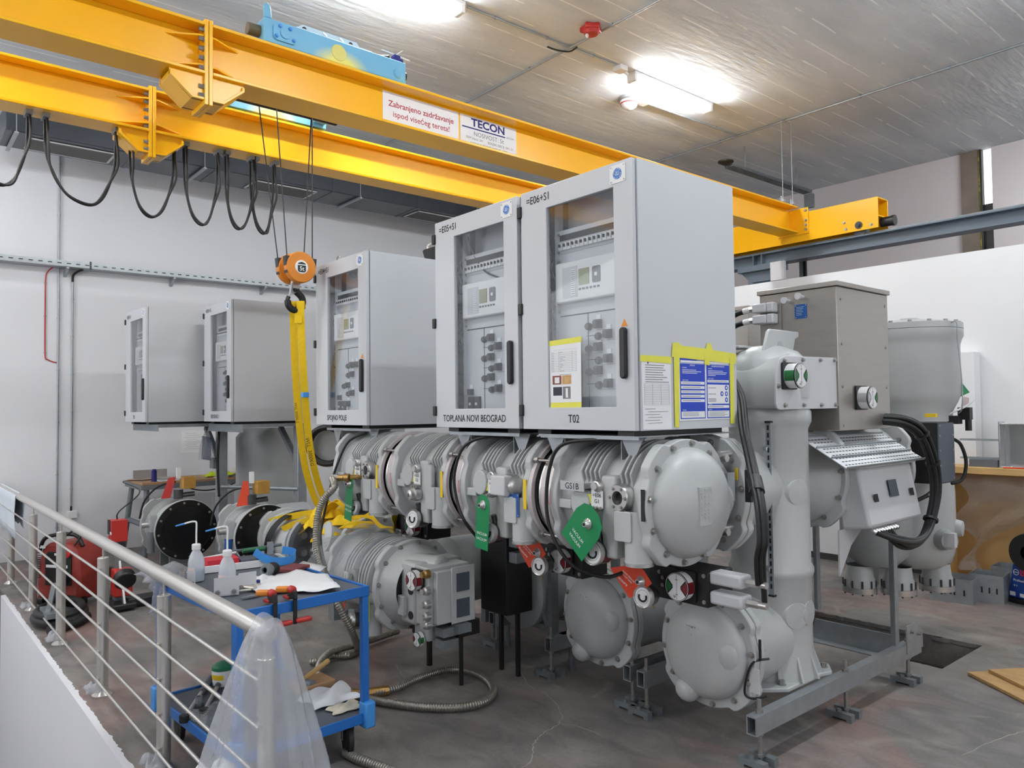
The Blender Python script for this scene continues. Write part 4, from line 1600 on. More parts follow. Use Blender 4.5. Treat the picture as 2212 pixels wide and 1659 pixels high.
def indicator(parent, c, axis, r, left, right, L=.05, up=ZA, name='position_indicator', base=True):
    """round white drum with two coloured wedges on a black square base"""
    c, a, up = Vector(c), Vector(axis).normalized(), Vector(up)
    u = up.cross(a).normalized()        # to the right when seen from the front
    m = MB()
    if base:
        m.prism(rrect(r * 2.1, r * 2.1, r * .2), c, u, up, a * .012, 1)
    m.lathe(c, a, [(r * .96, .01), (r * .96, L), (r * .9, L), (0, L)], 36, 0, ref=u)
    m.lathe(c, a, [(r * .985, L * .9), (r * .985, L * .98), (r * .9, L + .0008)], 36, 1, ref=u)
    for s, mi in ((-1, 2), (1, 3)):
        a0 = 0 if s > 0 else PI
        m.lathe(c, a, [(r * .972, .014), (r * .972, L * .9)], 10, mi, a0 - .42, a0 + .42, ref=u)
        pts = [(s * r * .34, -r * .1), (s * r * .34, r * .1)]
        w1 = [(r * .9 * math.cos(a0 + s * .62 - s * 1.24 * k / 8), r * .9 * math.sin(a0 + s * .62 - s * 1.24 * k / 8)) for k in range(9)]
        m.prism([(-0 + q[0], q[1]) for q in pts] + w1, c + a * (L + .0004), u, up, a * .0008, 1)
        w2 = [(r * .9 * math.cos(a0 + s * .5 - s * 1.0 * k / 8), r * .9 * math.sin(a0 + s * .5 - s * 1.0 * k / 8)) for k in range(9)]
        m.prism([(s * r * .42, -r * .07), (s * r * .42, r * .07)] + w2, c + a * (L + .0012), u, up, a * .0006, mi)
    m.box(c + a * (L + .001), (.0001, .0001, .0001), 1)
    for q in (-1, 1):
        m.beam(c + a * (L + .001) + up * (q * r * .5) - u * r * .12, c + a * (L + .001) + up * (q * r * .5) + u * r * .12, r * .04, r * .012, 4, up=a)
    m.beam(c + a * (L + .001) + up * (r * .85), c + a * (L + .001) - up * (r * .85), r * .02, r * .01, 4, up=a)
    for k in range(3):
        m.beam(c + a * (L + .001) - up * (r * (.62 + .06 * k)) - u * r * (.18 + .12 - .04 * k), c + a * (L + .001) - up * (r * (.62 + .06 * k)) - u * r * (.18 - .12 + .04 * k), r * .03, r * .01, 1, up=a)
    o = m.build(name, [WHITE, BLACK, left, right, GREYINK], parent)
    return o


def gauge(parent, c, axis, r=.055, L=.11):
    c, a = Vector(c), Vector(axis).normalized()
    m = MB()
    m.lathe(c, a, [(0, -L), (r * .8, -L), (r * .96, -L * .8), (r * .96, 0)], 32)
    g = m.build('pressure_gauge', GAUGEB, parent)
    m = MB()
    m.lathe(c, a, [(r * 1.02, -.02), (r * 1.06, 0), (r * 1.0, .008), (r * .88, .004)], 36)
    m.build('bezel', ALU, g)
    u = ZA.cross(a).normalized()
    m = MB()
    m.lathe(c, a, [(r * .9, .002), (0, .0025)], 32, 0)
    pts = circle(c + a * .004, r * .42, u, ZA, 14, -PI * 1.15, PI * .15)
    m.tube(pts, r * .10, 5, 1)
    m.lathe(c + a * .003, a, [(r * .64, 0), (r * .66, .0006)], 30, 1)
    m.build('dial', [WHITE, INK], g)
    return g


def hang_tag(label, poly, c, u, w, m_, words, size, hole, name='warning_tag', group='plastic valve tags', tilt=0.0):
    """flat plastic tag with its printed words"""
    c, u, w = Vector(c), Vector(u).normalized(), Vector(w).normalized()
    n = u.cross(w)
    t = thing(name, label, 'tag', c, group)
    m = MB()
    m.prism(poly, c, u, w, n * .0016)
    m.build('sheet', m_, t)
    m = MB()
    for txt, x, y, s, al in words:
        m.text(txt, s, c + n * .0024 + u * x + w * y, u, w, 0, al, .008)
    m.build('lettering', WHITE, t)
    m = MB()
    h = c + u * hole[0] + w * hole[1]
    m.lathe(h, n, [(.026, -.004), (.026, .006), (.018, .012), (.012, .03), (0, .03)], 20)
    m.build('valve_cap', ALU, t)
    m = MB()
    m.cyl(h + n * .03, h + n * .032, .008, n=12)
    m.build('cap_hole', INK, t)
    return t


def ribs(parent, xs, Yc, Zc, r0, r1, a0, a1, th=.013):
    """raised cooling ribs around the tube: angle 0 at the front, up over the top"""
    m = MB()
    for x in xs:
        outer, inner = [], []
        n = 36
        for k in range(n + 1):
            t = a0 + (a1 - a0) * k / n
            e = min(1.0, min(k, n - k) / 3.0)
            wave = 1 + .012 * math.sin(k * .9)
            r = r0 + (r1 - r0) * e * wave
            outer.append((-math.cos(t) * r, math.sin(t) * r))
            inner.append((-math.cos(t) * (r0 - .01), math.sin(t) * (r0 - .01)))
        m.prism(outer + inner[::-1], (x - th / 2, Yc, Zc), YA, ZA, (th, 0, 0))
        m.cut()
    return m.build('cooling_rib', GIS, parent, bevel=.003, each=True)


def bus_module(x0, x1, xl, Yc, Zc, R, label, tag_txt=None, view=True, group='upper busbar modules', left_flange=True, right_flange=True, mark=True, k6=False, hatch=False, extra=True):
    t = thing('busbar_module', label, 'busbar module', ((x0 + x1) / 2, Yc, Zc - R), group)
    yf = Yc - R * .86           # front of the barrel
    m = MB()
    m.lathe((x0 + .02, Yc, Zc), XA, [(R * .84, 0), (R * .8, .06), (R * .8, (x1 - x0) * .5), (R * .8, x1 - x0 - .10), (R * .86, x1 - x0 - .04)], 64)
    body = m.build('barrel', GIS, t)
    if left_flange:
        flange(t, (x0, Yc, Zc), XA, R, .045, bolt_axis=-1)
    if right_flange:
        flange(t, (x1 - .045, Yc, Zc), XA, R, .045, bolt_axis=1)
    mid = xl + .06
    ribs(t, [mid - .19 + .03 * k for k in range(5) if mid - .19 + .03 * k > x0 + .06], Yc, Zc, R * .79, R * .945, .32, 2.5, .011)
    ribs(t, [mid + .065 + .03 * k for k in range(5) if mid + .065 + .03 * k < x1 - .05], Yc, Zc, R * .79, R * .945, .32, 2.5, .011)
    # vertical boss and lower nozzle on the front
    m = MB()
    m.b2((mid - .045, yf - .004, Zc - .26), (mid + .045, Yc, Zc + .125))
    m.build('front_boss', GIS, t, bevel=.012)
    xc = xl + .213
    m = MB()
    m.lathe((xc, yf + .03, Zc - .265), ZA, [(0, 0), (.064, 0), (.066, .012), (.064, .014), (.064, .24)], 32)
    m.build('filter_cylinder', GIS, t)
    m = MB()
    m.lathe((xc, yf + .03, Zc - .272), ZA, [(0, 0), (.068, 0), (.068, .012)], 32)
    m.build('end_ring', ALU, t)
    if extra:
        m = MB()
        m.prism(rrect(.10, .135, .012), (xl + .178, yf - .034, Zc - .095), XA, ZA, (0, -.008, 0))
        m.build('cover_plate', GIS, t, bevel=.003)
    if view:
        v = Vector((xl + .139, yf + .02, Zc + .03))
        m = MB()
        m.lathe(v, -YA, [(.064, 0), (.064, .04), (.058, .05), (.032, .05), (.030, .04), (.030, .02)], 36)
        vp = m.build('viewport', ALU, t)
        m = MB()
        m.lathe(v, -YA, [(.031, .022), (0, .024)], 24)
        m.build('viewport_glass', DKGLASS, vp)
        bolts(vp, hex_ring(v - YA * .05, .047, -YA, 6), -YA, .006, .008)
    else:
        m = MB()
        m.prism(rrect(.085, .15, .03), (xl + .139, yf, Zc + .03), XA, ZA, (0, -.03, 0))
        m.build('oval_cover', GIS, t, bevel=.006)
    # oval pad, plug, marking plate
    m = MB()
    m.prism([(.062 * math.cos(2 * PI * k / 28), .07 * math.sin(2 * PI * k / 28)) for k in range(28)], (xl - .111, yf + .02, Zc + (.03 if not k6 else -.015)), XA, ZA, (0, -.04, 0))
    m.build('cast_pad', GIS, t, bevel=.006)
    m = MB()
    m.lathe((xl + .005, yf, Zc + .075), -YA, [(.03, 0), (.03, .02), (.024, .03), (.018, .032), (.018, .045), (0, .045)], 20)
    m.build('plug', ALU, t)
    m = MB()
    m.prism(rrect(.075, .085, .006), (xl, yf - .012, Zc + .012), XA, ZA, (0, -.004, 0), 0)
    m.prism(rrect(.024, .045, .002), (xl - .055, yf - .010, Zc + .01), XA, ZA, (0, -.002, 0), 2)
    if tag_txt:
        m.text(tag_txt[0], .027, (xl, yf - .0172, Zc + .022), XA, ZA, 1, 'CENTER', .006)
        m.text(tag_txt[1], .027, (xl, yf - .0172, Zc - .006), XA, ZA, 1, 'CENTER', .006)
    m.build('marking_plate', [WHITE, INK, YELTAPE], t)
    m = MB()
    for k in range(3):
        m.cyl((xl - .024 + .024 * k, yf - .01, Zc - .03), (xl - .024 + .024 * k, yf - .04, Zc - .033), .010, n=12)
        m.cut()
    m.build('earth_stud', BOLT, t, each=True)
    if mark:
        m = MB()
        m.b2((x1 - .036, Yc - R * .967, Zc - .08), (x1 - .012, Yc - R * .955, Zc + .075))
        m.build('yellow_mark', YELMARK, t)
    if hatch:
        m = MB()
        m.b2((xl - .21, yf + .02, Zc - .03), (xl - .11, yf - .01, Zc + .035))
        m.build('handle_lug', GIS, t, bevel=.006)
    # side lug on the flange
    m = MB()
    m.b2((x0 + .04, yf - .015, Zc - .05), (x0 + .13, yf + .08, Zc - .005))
    m.build('lug', GIS, t, bevel=.005)
    return t


def joint_ring(x0, x1, Yc, Zc, R, label):
    t = thing('spacer_ring', label, 'ring', ((x0 + x1) / 2, Yc, Zc - R), 'bare aluminium rings between busbar modules')
    m = MB()
    L = x1 - x0
    m.lathe((x0, Yc, Zc), XA, [(R * .80, 0), (R * .965, .0), (R * .965, L * .16), (R * .90, L * .18)], 72, 0)
    m.lathe((x0, Yc, Zc), XA, [(R * .83, L * .17), (R * .83, L * .36)], 72, 1)
    m.lathe((x0, Yc, Zc), XA, [(R * .83, L * .36), (R * .895, L * .36), (R * .895, L * .80), (R * .83, L * .80)], 72, 0)
    m.lathe((x0, Yc, Zc), XA, [(R * .83, L * .84), (R * .93, L * .85), (R * .93, L), (R * .8, L)], 72, 0)
    m.build('ring', [BAREALU, GAUGEB], t)
    m = MB()
    m.lathe((x0 + L * .36, Yc, Zc), XA, [(R * .897, 0), (R * .905, .004), (R * .897, .012)], 72)
    m.lathe((x0 + L * .85, Yc, Zc), XA, [(R * .932, 0), (R * .936, .003), (R * .932, .01)], 72)
    m.build('bright_edge', ALU, t)
    m = MB()
    for q in (.8, .93):
        m.b2((x0 + L * q, Yc - R * .93, Zc - .04), (x0 + L * q + .012, Yc - R * .9, Zc + .03))
        m.cut()
    m.build('red_mark', mat('faded_red_mark' + str(len(MATS)), rgb(206, 110, 116), .6), t, each=True)
    for a in (.62, 2.4, 3.9, 5.5):
        c = Vector((0, Yc - R * .985 * math.cos(a), Zc + R * .985 * math.sin(a)))
        m = MB()
        m.cyl((x0 - .03, c.y, c.z), (x1 + .03, c.y, c.z), .008, n=10)
        m.cyl((x0 + .0, c.y, c.z), (x0 + .035, c.y, c.z), .015, n=6)
        m.build('tie_bolt', BOLT, t)
    return t


xs = [(-5.16, -4.495, -4.816), (-4.33, -3.735, -4.049), (-3.57, -2.975, -3.29), (-2.805, -2.235, -2.498)]
M3 = bus_module(*xs[0], BYC, BZC, BR, 'grey busbar module with hose and green tag, below the E04 cabinet', ('=E04', 'G1'))
M4 = bus_module(*xs[1], BYC, BZC, BR, 'grey busbar module with two oval covers and no green tag', ('=E05', 'G2'), view=False, hatch=True)
M5 = bus_module(*xs[2], BYC, BZC, BR, 'grey busbar module with a long green tag, below the E05 cabinet', ('=E05', 'G1'))
M6 = bus_module(*xs[3], BYC, BZC, BR, 'grey busbar module marked GS1B with a domed end, below the E06 cabinet', ('=E06', 'G1'), k6=True, right_flange=False, mark=False)
for a, b_, lab in ((-4.495, -4.33, 'bare aluminium ring right of the E04 busbar module'), (-3.735, -3.57, 'bare aluminium ring left of the E05 busbar module'), (-2.975, -2.805, 'bare aluminium ring left of the GS1B busbar module')):
    joint_ring(a, b_, BYC, BZC, BR, lab)
for M_, gx in ((M3, -4.816), (M4, -4.049), (M5, -3.29), (M6, -2.498)):
    yq = BYC - BR * .86
    gauge(M_, (gx, yq - .05, BZC - .235), (.12, -1, .1), .056)
    m = MB()
    m.cyl((gx, yq - .01, BZC - .14), (gx, yq + .02, BZC - .26), .016, n=12)
    m.build('gauge_pipe', GAUGEB, M_)
yq = BYC - BR * .86
# extras of single modules
m = MB()
m.b2((-2.717, yq - .045, BZC + .045), (-2.555, yq - .04, BZC + .09))
m.b2((-2.70, yq - .04, BZC + .055), (-2.57, yq + .03, BZC + .08))
p_ = m.build('name_plate', SILVERPL, M6)
m = MB()
m.text('GS1B', .042, (-2.636, yq - .0455, BZC + .053), XA, ZA, 0, 'CENTER', .004)
m.build('lettering', INK, p_)


def type_plate(parent, x, z, w, h, y=None):
    y = yq - .012 if y is None else y
    m = MB()
    m.prism(rrect(w, h, .004), (x, y, z), XA, ZA, (0, -.002, 0), 0)
    for k in range(6):
        m.b2((x - w * .38, y - .0025, z + h * .3 - k * h * .11), (x - w * .38 + w * (.25 + .4 * random.random()), y - .002, z + h * .3 - k * h * .11 + h * .03), 1)
    for sx in (-1, 1):
        for sz in (-1, 1):
            m.cyl((x + sx * w * .42, y - .002, z + sz * h * .42), (x + sx * w * .42, y - .003, z + sz * h * .42), .003, n=8, m=1)
    return m.build('type_plate', [TYPEPL, TYPEINK], parent)


type_plate(M6, -2.604, BZC - .055, .07, .09)
type_plate(M5, -3.085, BZC - .065, .085, .125, yq - .035)
type_plate(M3, -4.92, BZC - .06, .06, .07)
m = MB()
m.b2((-3.235, yq - .075, BZC - .02), (-3.115, yq + .05, BZC + .085))
m.build('sensor_box', PLATE, M5, bevel=.006)
m = MB()
m.lathe((-3.115, yq - .01, BZC + .03), XA, [(.03, 0), (.05, .01), (.05, .03), (.035, .04), (0, .04)], 24)
m.build('sensor_flange', ALU, M5)
m = MB()
m.lathe((-4.04, yq - .01, BZC - .085), -YA, [(.04, 0), (.04, .04), (.03, .05), (.03, .07), (.012, .075), (.012, .06), (0, .06)], 24)
m.build('filling_valve', ALU, M4)

# domed end of the busbar and its T-housing towards the column
flange(M6, (-2.235, BYC, BZC), XA, BR, .05, 'housing_flange', bolt_axis=1, nb=12)
m = MB()
m.lathe((-2.186, BYC, BZC), XA, dome_profile(BR * .84, .14), 56)
dm = m.build('dome', GIS, M6)
m = MB()
m.ball((-2.15, BYC + .195, BZC + .0), .07, 0, 20, 12, (1, 1, 1.25))
m.build('dome_bulge', GIS, dm)
m = MB()
m.b2((-2.065, BYC - .095, BZC - .085), (-2.047, BYC - .005, BZC + .085))
for r_ in range(10):
    for c_ in range(3):
        if random.random() < .75:
            m.b2((-2.047, BYC - .087 + c_ * .028, BZC + .07 - r_ * .0155), (-2.0445, BYC - .087 + c_ * .028 + .02 * random.random() + .003, BZC + .077 - r_ * .0155))
m.build('cast_plate', GIS, dm)
m = MB()
m.b2((-2.215, BYC - BR * .972, BZC - .06), (-2.195, BYC - BR * .955, BZC + .08))
m.build('black_mark', BLACK, M6)

# T-housing
t = thing('tee_housing', 'grey casting joining the domed busbar end to the tall column', 'housing', (-2.42, 3.3, 1.0))
m = MB()
m.lathe((-2.42, 2.95, BZC), YA, [(BR * .74, 0), (BR * .74, .22), (BR * .8, .30)], 56)
m.lathe((-2.42, 3.42, BZC), YA, [(BR * .8, 0), (BR * .76, .06), (BR * .72, .4)], 56)
m.build('barrel', GIS, t)
flange(t, (-2.42, 3.27, BZC), YA, BR * 1.03, .045, bolt_axis=-1)
flange(t, (-2.42, 3.325, BZC), YA, BR * 1.03, .045, bolt_axis=1)
m = MB()
m.prism(rrect(.014, .06, .003), (-2.16, 3.262, BZC + .11), XA, ZA, (0, -.004, 0))
m.build('yellow_mark', YELMARK, t)
for z in (BZC + .19, BZC - .17):
    m = MB()
    m.cyl((-2.22, 3.2, z), (-2.17, 3.2, z), .02, n=6)
    m.cyl((-2.19, 3.16, z + .02), (-2.19, 3.25, z + .02), .016, n=12)
    m.build('coupling', ALU, t)
m = MB()
m.b2((-2.2, 3.17, BZC - .02), (-2.15, 3.23, BZC + .12))
m.build('bracket', GALV, t)

# tall column of the E06 bay
CXc, CYc = -2.36, 3.88
col6 = thing('gas_enclosure', 'tall grey vertical enclosure right of the E06 cabinet', 'enclosure', (CXc, CYc, .255))
m = MB()
m.lathe((CXc, CYc, 0), ZA, [(.235, .275), (.222, .36), (.213, .45), (.213, .80), (.222, .815), (.228, .835), (.228, .855), (.213, .88), (.213, 1.62), (.222, 1.64), (.232, 1.66), (.232, 1.715), (.225, 1.725), (.225, 1.80)], 72)
m.build('barrel', GIS, col6)
m = MB()
bp = [(-.22, -.3), (.12, -.34), (.22, -.22), (.22, .12), (.24, .2), (.17, .3), (.05, .26), (-.22, .26)]
m.prism(bp, (CXc, CYc, .256), XA, YA, (0, 0, .024))
b6 = m.build('base_plate', GIS, col6, bevel=.006)
bolts(b6, [(CXc + .17, CYc - .2, .28), (CXc + .18, CYc + .22, .28), (CXc - .17, CYc - .2, .28)], ZA, .016, .025)
m = MB()
for k in range(8):
    a = -1.9 + k * .5
    d = Vector((math.cos(a), math.sin(a), 0))
    m.prism([(.2, 0), (.262, 0), (.212, .14), (.2, .14)], Vector((CXc, CYc, .279)) - Vector((-d.y, d.x, 0)) * .008, d, ZA, Vector((-d.y, d.x, 0)) * .016)
    m.cut()
m.build('base_rib', GIS, col6, bevel=.003, each=True)
for zz, yy in ((.62, CYc - .06), (1.28, CYc - .03), (.62, CYc + .05)):
    a = math.atan2(yy - CYc - .02, .2)
    d = Vector((math.cos(a), math.sin(a), 0))
    m = MB()
    m.lathe(Vector((CXc, CYc, zz)) + d * .195, d, [(.085, 0), (.08, .006), (.07, .018), (0, .021)], 32)
    m.build('round_boss', GIS, col6)
# head with the drive plate
m = MB()
m.lathe((CXc, CYc, 1.79), ZA, [(.235, 0), (.24, .12), (.225, .2), (.17, .26), (.08, .295), (0, .30)], 48)
m.prism([(3.64, 1.735), (3.62, 1.80), (3.635, 1.93), (3.70, 2.0), (3.80, 2.03), (4.20, 2.0), (4.20, 1.735)], (-2.46, 0, 0), YA, ZA, (.315, 0, 0))
m.build('head', GIS, col6, bevel=.02)
m = MB()
m.prism([(3.60, 1.735), (3.585, 1.76), (3.60, 1.94), (3.635, 1.995), (3.69, 2.012), (4.235, 2.02), (4.235, 1.73), (3.62, 1.728)], (-2.142, 0, 0), YA, ZA, (.012, 0, 0))
dp6 = m.build('drive_plate', PLATE, col6, bevel=.002)
bolts(dp6, [(-2.13, y, z) for y, z in ((3.67, 1.985), (3.86, 1.995), (4.05, 2.0), (4.21, 2.005), (3.61, 1.85), (3.67, 1.75), (3.86, 1.75), (4.05, 1.75), (4.21, 1.75))], XA, .009, .014)
indicator(col6, (-2.13, 3.71, 1.905), XA, .068, DKGREEN, DKGREEN, .075)
m = MB()
m.prism([(3.72, 2.02), (4.02, 2.02), (4.06, 2.13), (4.10, 2.145), (4.10, 2.175), (3.80, 2.175), (3.775, 2.16)], (-2.30, 0, 0), YA, ZA, (.02, 0, 0))
lug = m.build('lifting_lug', GIS, col6, bevel=.006)
m = MB()
m.cyl((-2.28, 3.89, 2.08), (-2.276, 3.89, 2.08), .03, n=20)
m.build('lug_hole', GISD, lug)
m = MB()
m.b2((-2.52, 3.70, 2.075), (-2.42, 3.85, 2.09))
m.build('top_key', GIS, col6, bevel=.005)
# galvanised slotted strip down the front of the column
m = MB()
m.b2((-2.236, 3.652, .745), (-2.206, 3.656, 1.66))
m.b2((-2.236, 3.656, .745), (-2.232, 3.672, 1.66))
for k in range(22):
    m.b2((-2.226, 3.6508, .78 + k * .04), (-2.216, 3.6522, .805 + k * .04), 1)
m.b2((-2.238, 3.648, .738), (-2.204, 3.674, .748), 1)
m.b2((-2.238, 3.648, 1.658), (-2.204, 3.674, 1.668), 1)
st = m.build('slotted_strip', [GALV, BLACK], col6)
m = MB()
for z in (.88, 1.52):
    m.cyl((-2.222, 3.656, z), (-2.27, 3.70, z), .013, n=10)
    m.cut()
m.build('stand_off', ALU, st, each=True)
m = MB()
for k in range(2):
    m.text('VSS-03' if k else '123-56', .03, (-2.15, 3.905 + .0 * k, .66 + .14 * k), ZA, -YA, 0)
m.build('cast_lettering', GIS, col6)


# lower cross pipes with domes facing the front
def lower_pipe(xc, yf, zc, R, label, yback, handle=False, mi=0):
    t = thing('lower_pipe', label, 'pipe', (xc, (yf + yback) / 2, zc - R), 'lower domed pipes of the bays')
    m = MB()
    m.lathe((xc, yf + .09, zc), YA, [(R * .86, 0), (R * .80, .06), (R * .80, yback - yf - .09)], 56)
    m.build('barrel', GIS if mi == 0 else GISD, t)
    f1 = flange(t, (xc, yf, zc), YA, R, .04, 'dome_flange', bolt_axis=-1, nb=12)
    flange(t, (xc, yf + .048, zc), YA, R, .042, 'pipe_flange', bolt_axis=1, nb=8)
    m = MB()
    m.lathe((xc, yf, zc), -YA, dome_profile(R * .82, .11), 56)
    d = m.build('dome', GIS if mi == 0 else GISD, t)
    for s in (-1, 1):
        m = MB()
        m.ball((xc + s * (R * .52 if s > 0 else R * .3), yf - .04, zc + (R * .05 if s > 0 else -R * .72)), .07, 0, 18, 10, (1, .8, 1.25 if s > 0 else .9))
        m.build('dome_bulge', GIS if mi == 0 else GISD, d)
    m = MB()
    for r_ in range(4):
        for c_ in range(7):
            if random.random() < .7:
                m.b2((xc - .09 + c_ * .017, yf - .107 + .014 * abs(c_ - 4) * .35, zc + .13 - r_ * .02), (xc - .09 + c_ * .017 + .011, yf - .09, zc + .137 - r_ * .02))
    m.build('cast_lettering', GIS, d)
    m = MB()
    m.b2((xc - .05, yf + .2, zc - R * .98), (xc + .03, yf + .26, zc - R * .7))
    m.build('drain_boss', GIS, t, bevel=.01)
    return t


LP6 = lower_pipe(-2.41, 3.33, .485, .30, 'right-hand low dome with a black wire bracket, in front of the tall column', 3.78)
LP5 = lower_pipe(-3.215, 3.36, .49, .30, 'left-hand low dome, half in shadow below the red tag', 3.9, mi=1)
m = MB()
m.tube(catmull([(-2.09, 3.40, .5), (-2.13, 3.33, .49), (-2.16, 3.315, .42), (-2.175, 3.315, .33), (-2.14, 3.33, .31), (-2.09, 3.37, .325)], 5), .006, 8)
m.build('wire_bracket', BLACK, LP6)
m = MB()
m.b2((-2.155, 3.325, .34), (-2.10, 3.332, .46))
m.build('bracket_plate', PLATE, LP6)
m = MB()
m.b2((-2.112, 3.345, .50), (-2.102, 3.355, .60))
m.build('black_mark', BLACK, LP6)

# the column of the E05 bay behind, seen in the gap between the domes
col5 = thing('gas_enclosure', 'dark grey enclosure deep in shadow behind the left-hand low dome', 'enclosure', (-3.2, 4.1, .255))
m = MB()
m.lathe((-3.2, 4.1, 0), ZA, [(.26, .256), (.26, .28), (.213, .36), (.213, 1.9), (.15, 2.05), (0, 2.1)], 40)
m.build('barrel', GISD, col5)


# drives below the busbar modules
def drive_box(xc, yc, zc, label, w=.24, plug=False):
    t = thing('disconnector_drive', label, 'drive', (xc, yc, zc - .08), 'black disconnector drives under the busbar')
    m = MB()
    m.b2((xc - w * .9, yc, zc - .085), (xc + w * .55, yc + .2, zc + .075))
    m.b2((xc - w * 1.5, yc + .02, zc - .06), (xc - w * .9, yc + .18, zc + .11))
    m.build('housing', BLACK, t, bevel=.006)
    bolts(t, [(xc - .15, yc, zc + .04), (xc - .13, yc, zc + .015), (xc - .13, yc, zc - .02), (xc + .11, yc, zc - .06), (xc + .11, yc, zc + .06)], -YA, .007, .006)
    indicator(t, (xc, yc, zc), -YA, .068, DKGREEN, DKRED, .06)
    if plug:
        for z in (zc + .055, zc - .035):
            m = MB()
            m.b2((xc + .13, yc + .01, z - .03), (xc + .30, yc + .10, z + .03))
            p = m.build('plug', PLATE, t, bevel=.012)
            m = MB()
            m.cyl((xc + .30, yc + .055, z), (xc + .36, yc + .055, z), .018, n=6)
            m.cyl((xc + .36, yc + .055, z), (xc + .40, yc + .055, z), .015, n=14)
            m.build('cable_gland', ALU, p)
    m = MB()
    m.tube(catmull([(xc - .17, yc - .006, zc - .05), (xc - .19, yc - .012, zc - .10), (xc - .175, yc - .012, zc - .14)], 4), .004, 6)
    m.build('tag_chain', BRASS, t)
    return t


drive_box(-2.25, 2.95, .905, 'black drive with round red and green indicator and two grey plugs, under the dome', plug=True)
drive_box(-3.06, 2.95, .905, 'black drive with round indicator under the GS1B busbar module')
drive_box(-4.56, 2.95, .93, 'black drive with round indicator under the module without a tag')

# tags on the valves
rot = lambda a: (math.cos(a), math.sin(a))


def rrpoly(w, h, cr):
    pts = [(-w / 2, 0), (w / 2, 0)]
    pts += [(w / 2 * math.cos(PI * k / 14), h - w / 2 + w / 2 * math.sin(PI * k / 14)) for k in range(15)]
    return [(x, y - h + w / 2) for x, y in pts]


a = -.72
hang_tag('large square green tag tilted on the GS1B busbar module, printed VACUUM', [(-.095, -.165), (.085, -.165), (.09, 0), (.07, .055), (.02, .08), (-.04, .08), (-.08, .055), (-.10, 0)],
         (-2.49, yq - .085, BZC - .095), (math.cos(a), 0, math.sin(a)), (-math.sin(a), 0, math.cos(a)), GREEN,
         [('VACUUM', -.01, -.10, .022, 'CENTER'), ('VACUUM', -.01, -.13, .022, 'CENTER')], .02, (0, 0))
a = -.09
hang_tag('long green tag hanging on the E05 busbar module, printed VACUUM', rrpoly(.115, .30, .05),
         (-3.29, yq - .08, BZC - .08), (math.cos(a), 0, math.sin(a)), (-math.sin(a), 0, math.cos(a)), GREEN,
         [('VACUUM', 0, -.165, .022, 'CENTER'), ('VACUUM', 0, -.195, .022, 'CENTER')], .02, (0, .0))
a = -.12
hang_tag('long green tag behind the hose fitting on the E04 busbar module', rrpoly(.105, .31, .05),
         (-4.825, yq - .07, BZC - .07), (math.cos(a), 0, math.sin(a)), (-math.sin(a), 0, math.cos(a)), GREEN,
         [('VACUUM', 0, -.165, .022, 'CENTER'), ('VACUUM', 0, -.195, .022, 'CENTER')], .02, (0, .0))
for xr, zr, lab in ((-2.27, .915, 'orange-red diamond tag with a small gauge left of the plugged drive'), (-3.0, .95, 'orange-red diamond tag with a small gauge below the long green tag')):
    a = -.55
    yr = 2.80
    t = hang_tag(lab, [(-.17, -.055), (.0, -.10), (.045, -.02), (.07, .055), (.0, .075), (-.06, .06)], (xr - .14, yr, zr), (math.cos(a), 0, math.sin(a)), (-math.sin(a), 0, math.cos(a)), ORANGE,
                 [('Pressure', -.125, -.063, .024, 'LEFT'), ('DO NOT OPEN', -.10, -.03, .011, 'LEFT'), ('UNDER PRESSURE', -.10, -.015, .011, 'LEFT')], .02, (.015, .02))
    gauge(t, (xr - .10, yr - .01, zr - .06), (.1, -1, .05), .05, .08)


# ---------------------------------------------------------------- frames under the bays
def support_frame(x, y0, y1, label, rods, z0=.165, z1=.255, w=.055, foot=True, bottom_dy=0):
    t = thing('support_beam', label, 'beam', (x, (y0 + y1) / 2, 0), 'levelling beams under the switchgear')
    th = .006
    m = MB()
    m.b2((x - w / 2, y0, z0), (x + w / 2, y1, z0 + th))
    m.b2((x - w / 2, y0, z1 - th), (x + w / 2, y1, z1))
    m.b2((x - w / 2, y0, z0 + th), (x - w / 2 + th, y1, z1 - th))
    m.b2((x + w / 2 - th, y0, z0 + th), (x + w / 2, y1, z1 - th))
    m.build('box_section', GALV, t)
    for y in rods:
        m = MB()
        m.cyl((x, y, .0), (x, y, z0), .011, n=12)
        m.cyl((x, y, z1), (x, y, z1 + .065), .011, n=12)
        m.cyl((x, y, z1), (x, y, z1 + .016), .019, n=6)
        m.cyl((x, y, z0 - .016), (x, y, z0), .019, n=6)
        m.cyl((x, y, .045), (x, y, .06), .019, n=6)
        m.build('levelling_rod', BOLT, t)
        for s in (-1, 1):
            m = MB()
            yy = y + s * .045
            m.b2((x - .085, yy - .02, .012), (x + .06, yy + .02, .042))
            m.b2((x - .085, yy - .02, .0), (x - .05, yy + .02, .012))
            m.b2((x + .03, yy - .02, .0), (x + .06, yy + .02, .012))
            m.cyl((x - .02, yy, .042), (x - .02, yy, .056), .014, n=6)
            m.build('clamp_foot', GALVD, t)
    return t


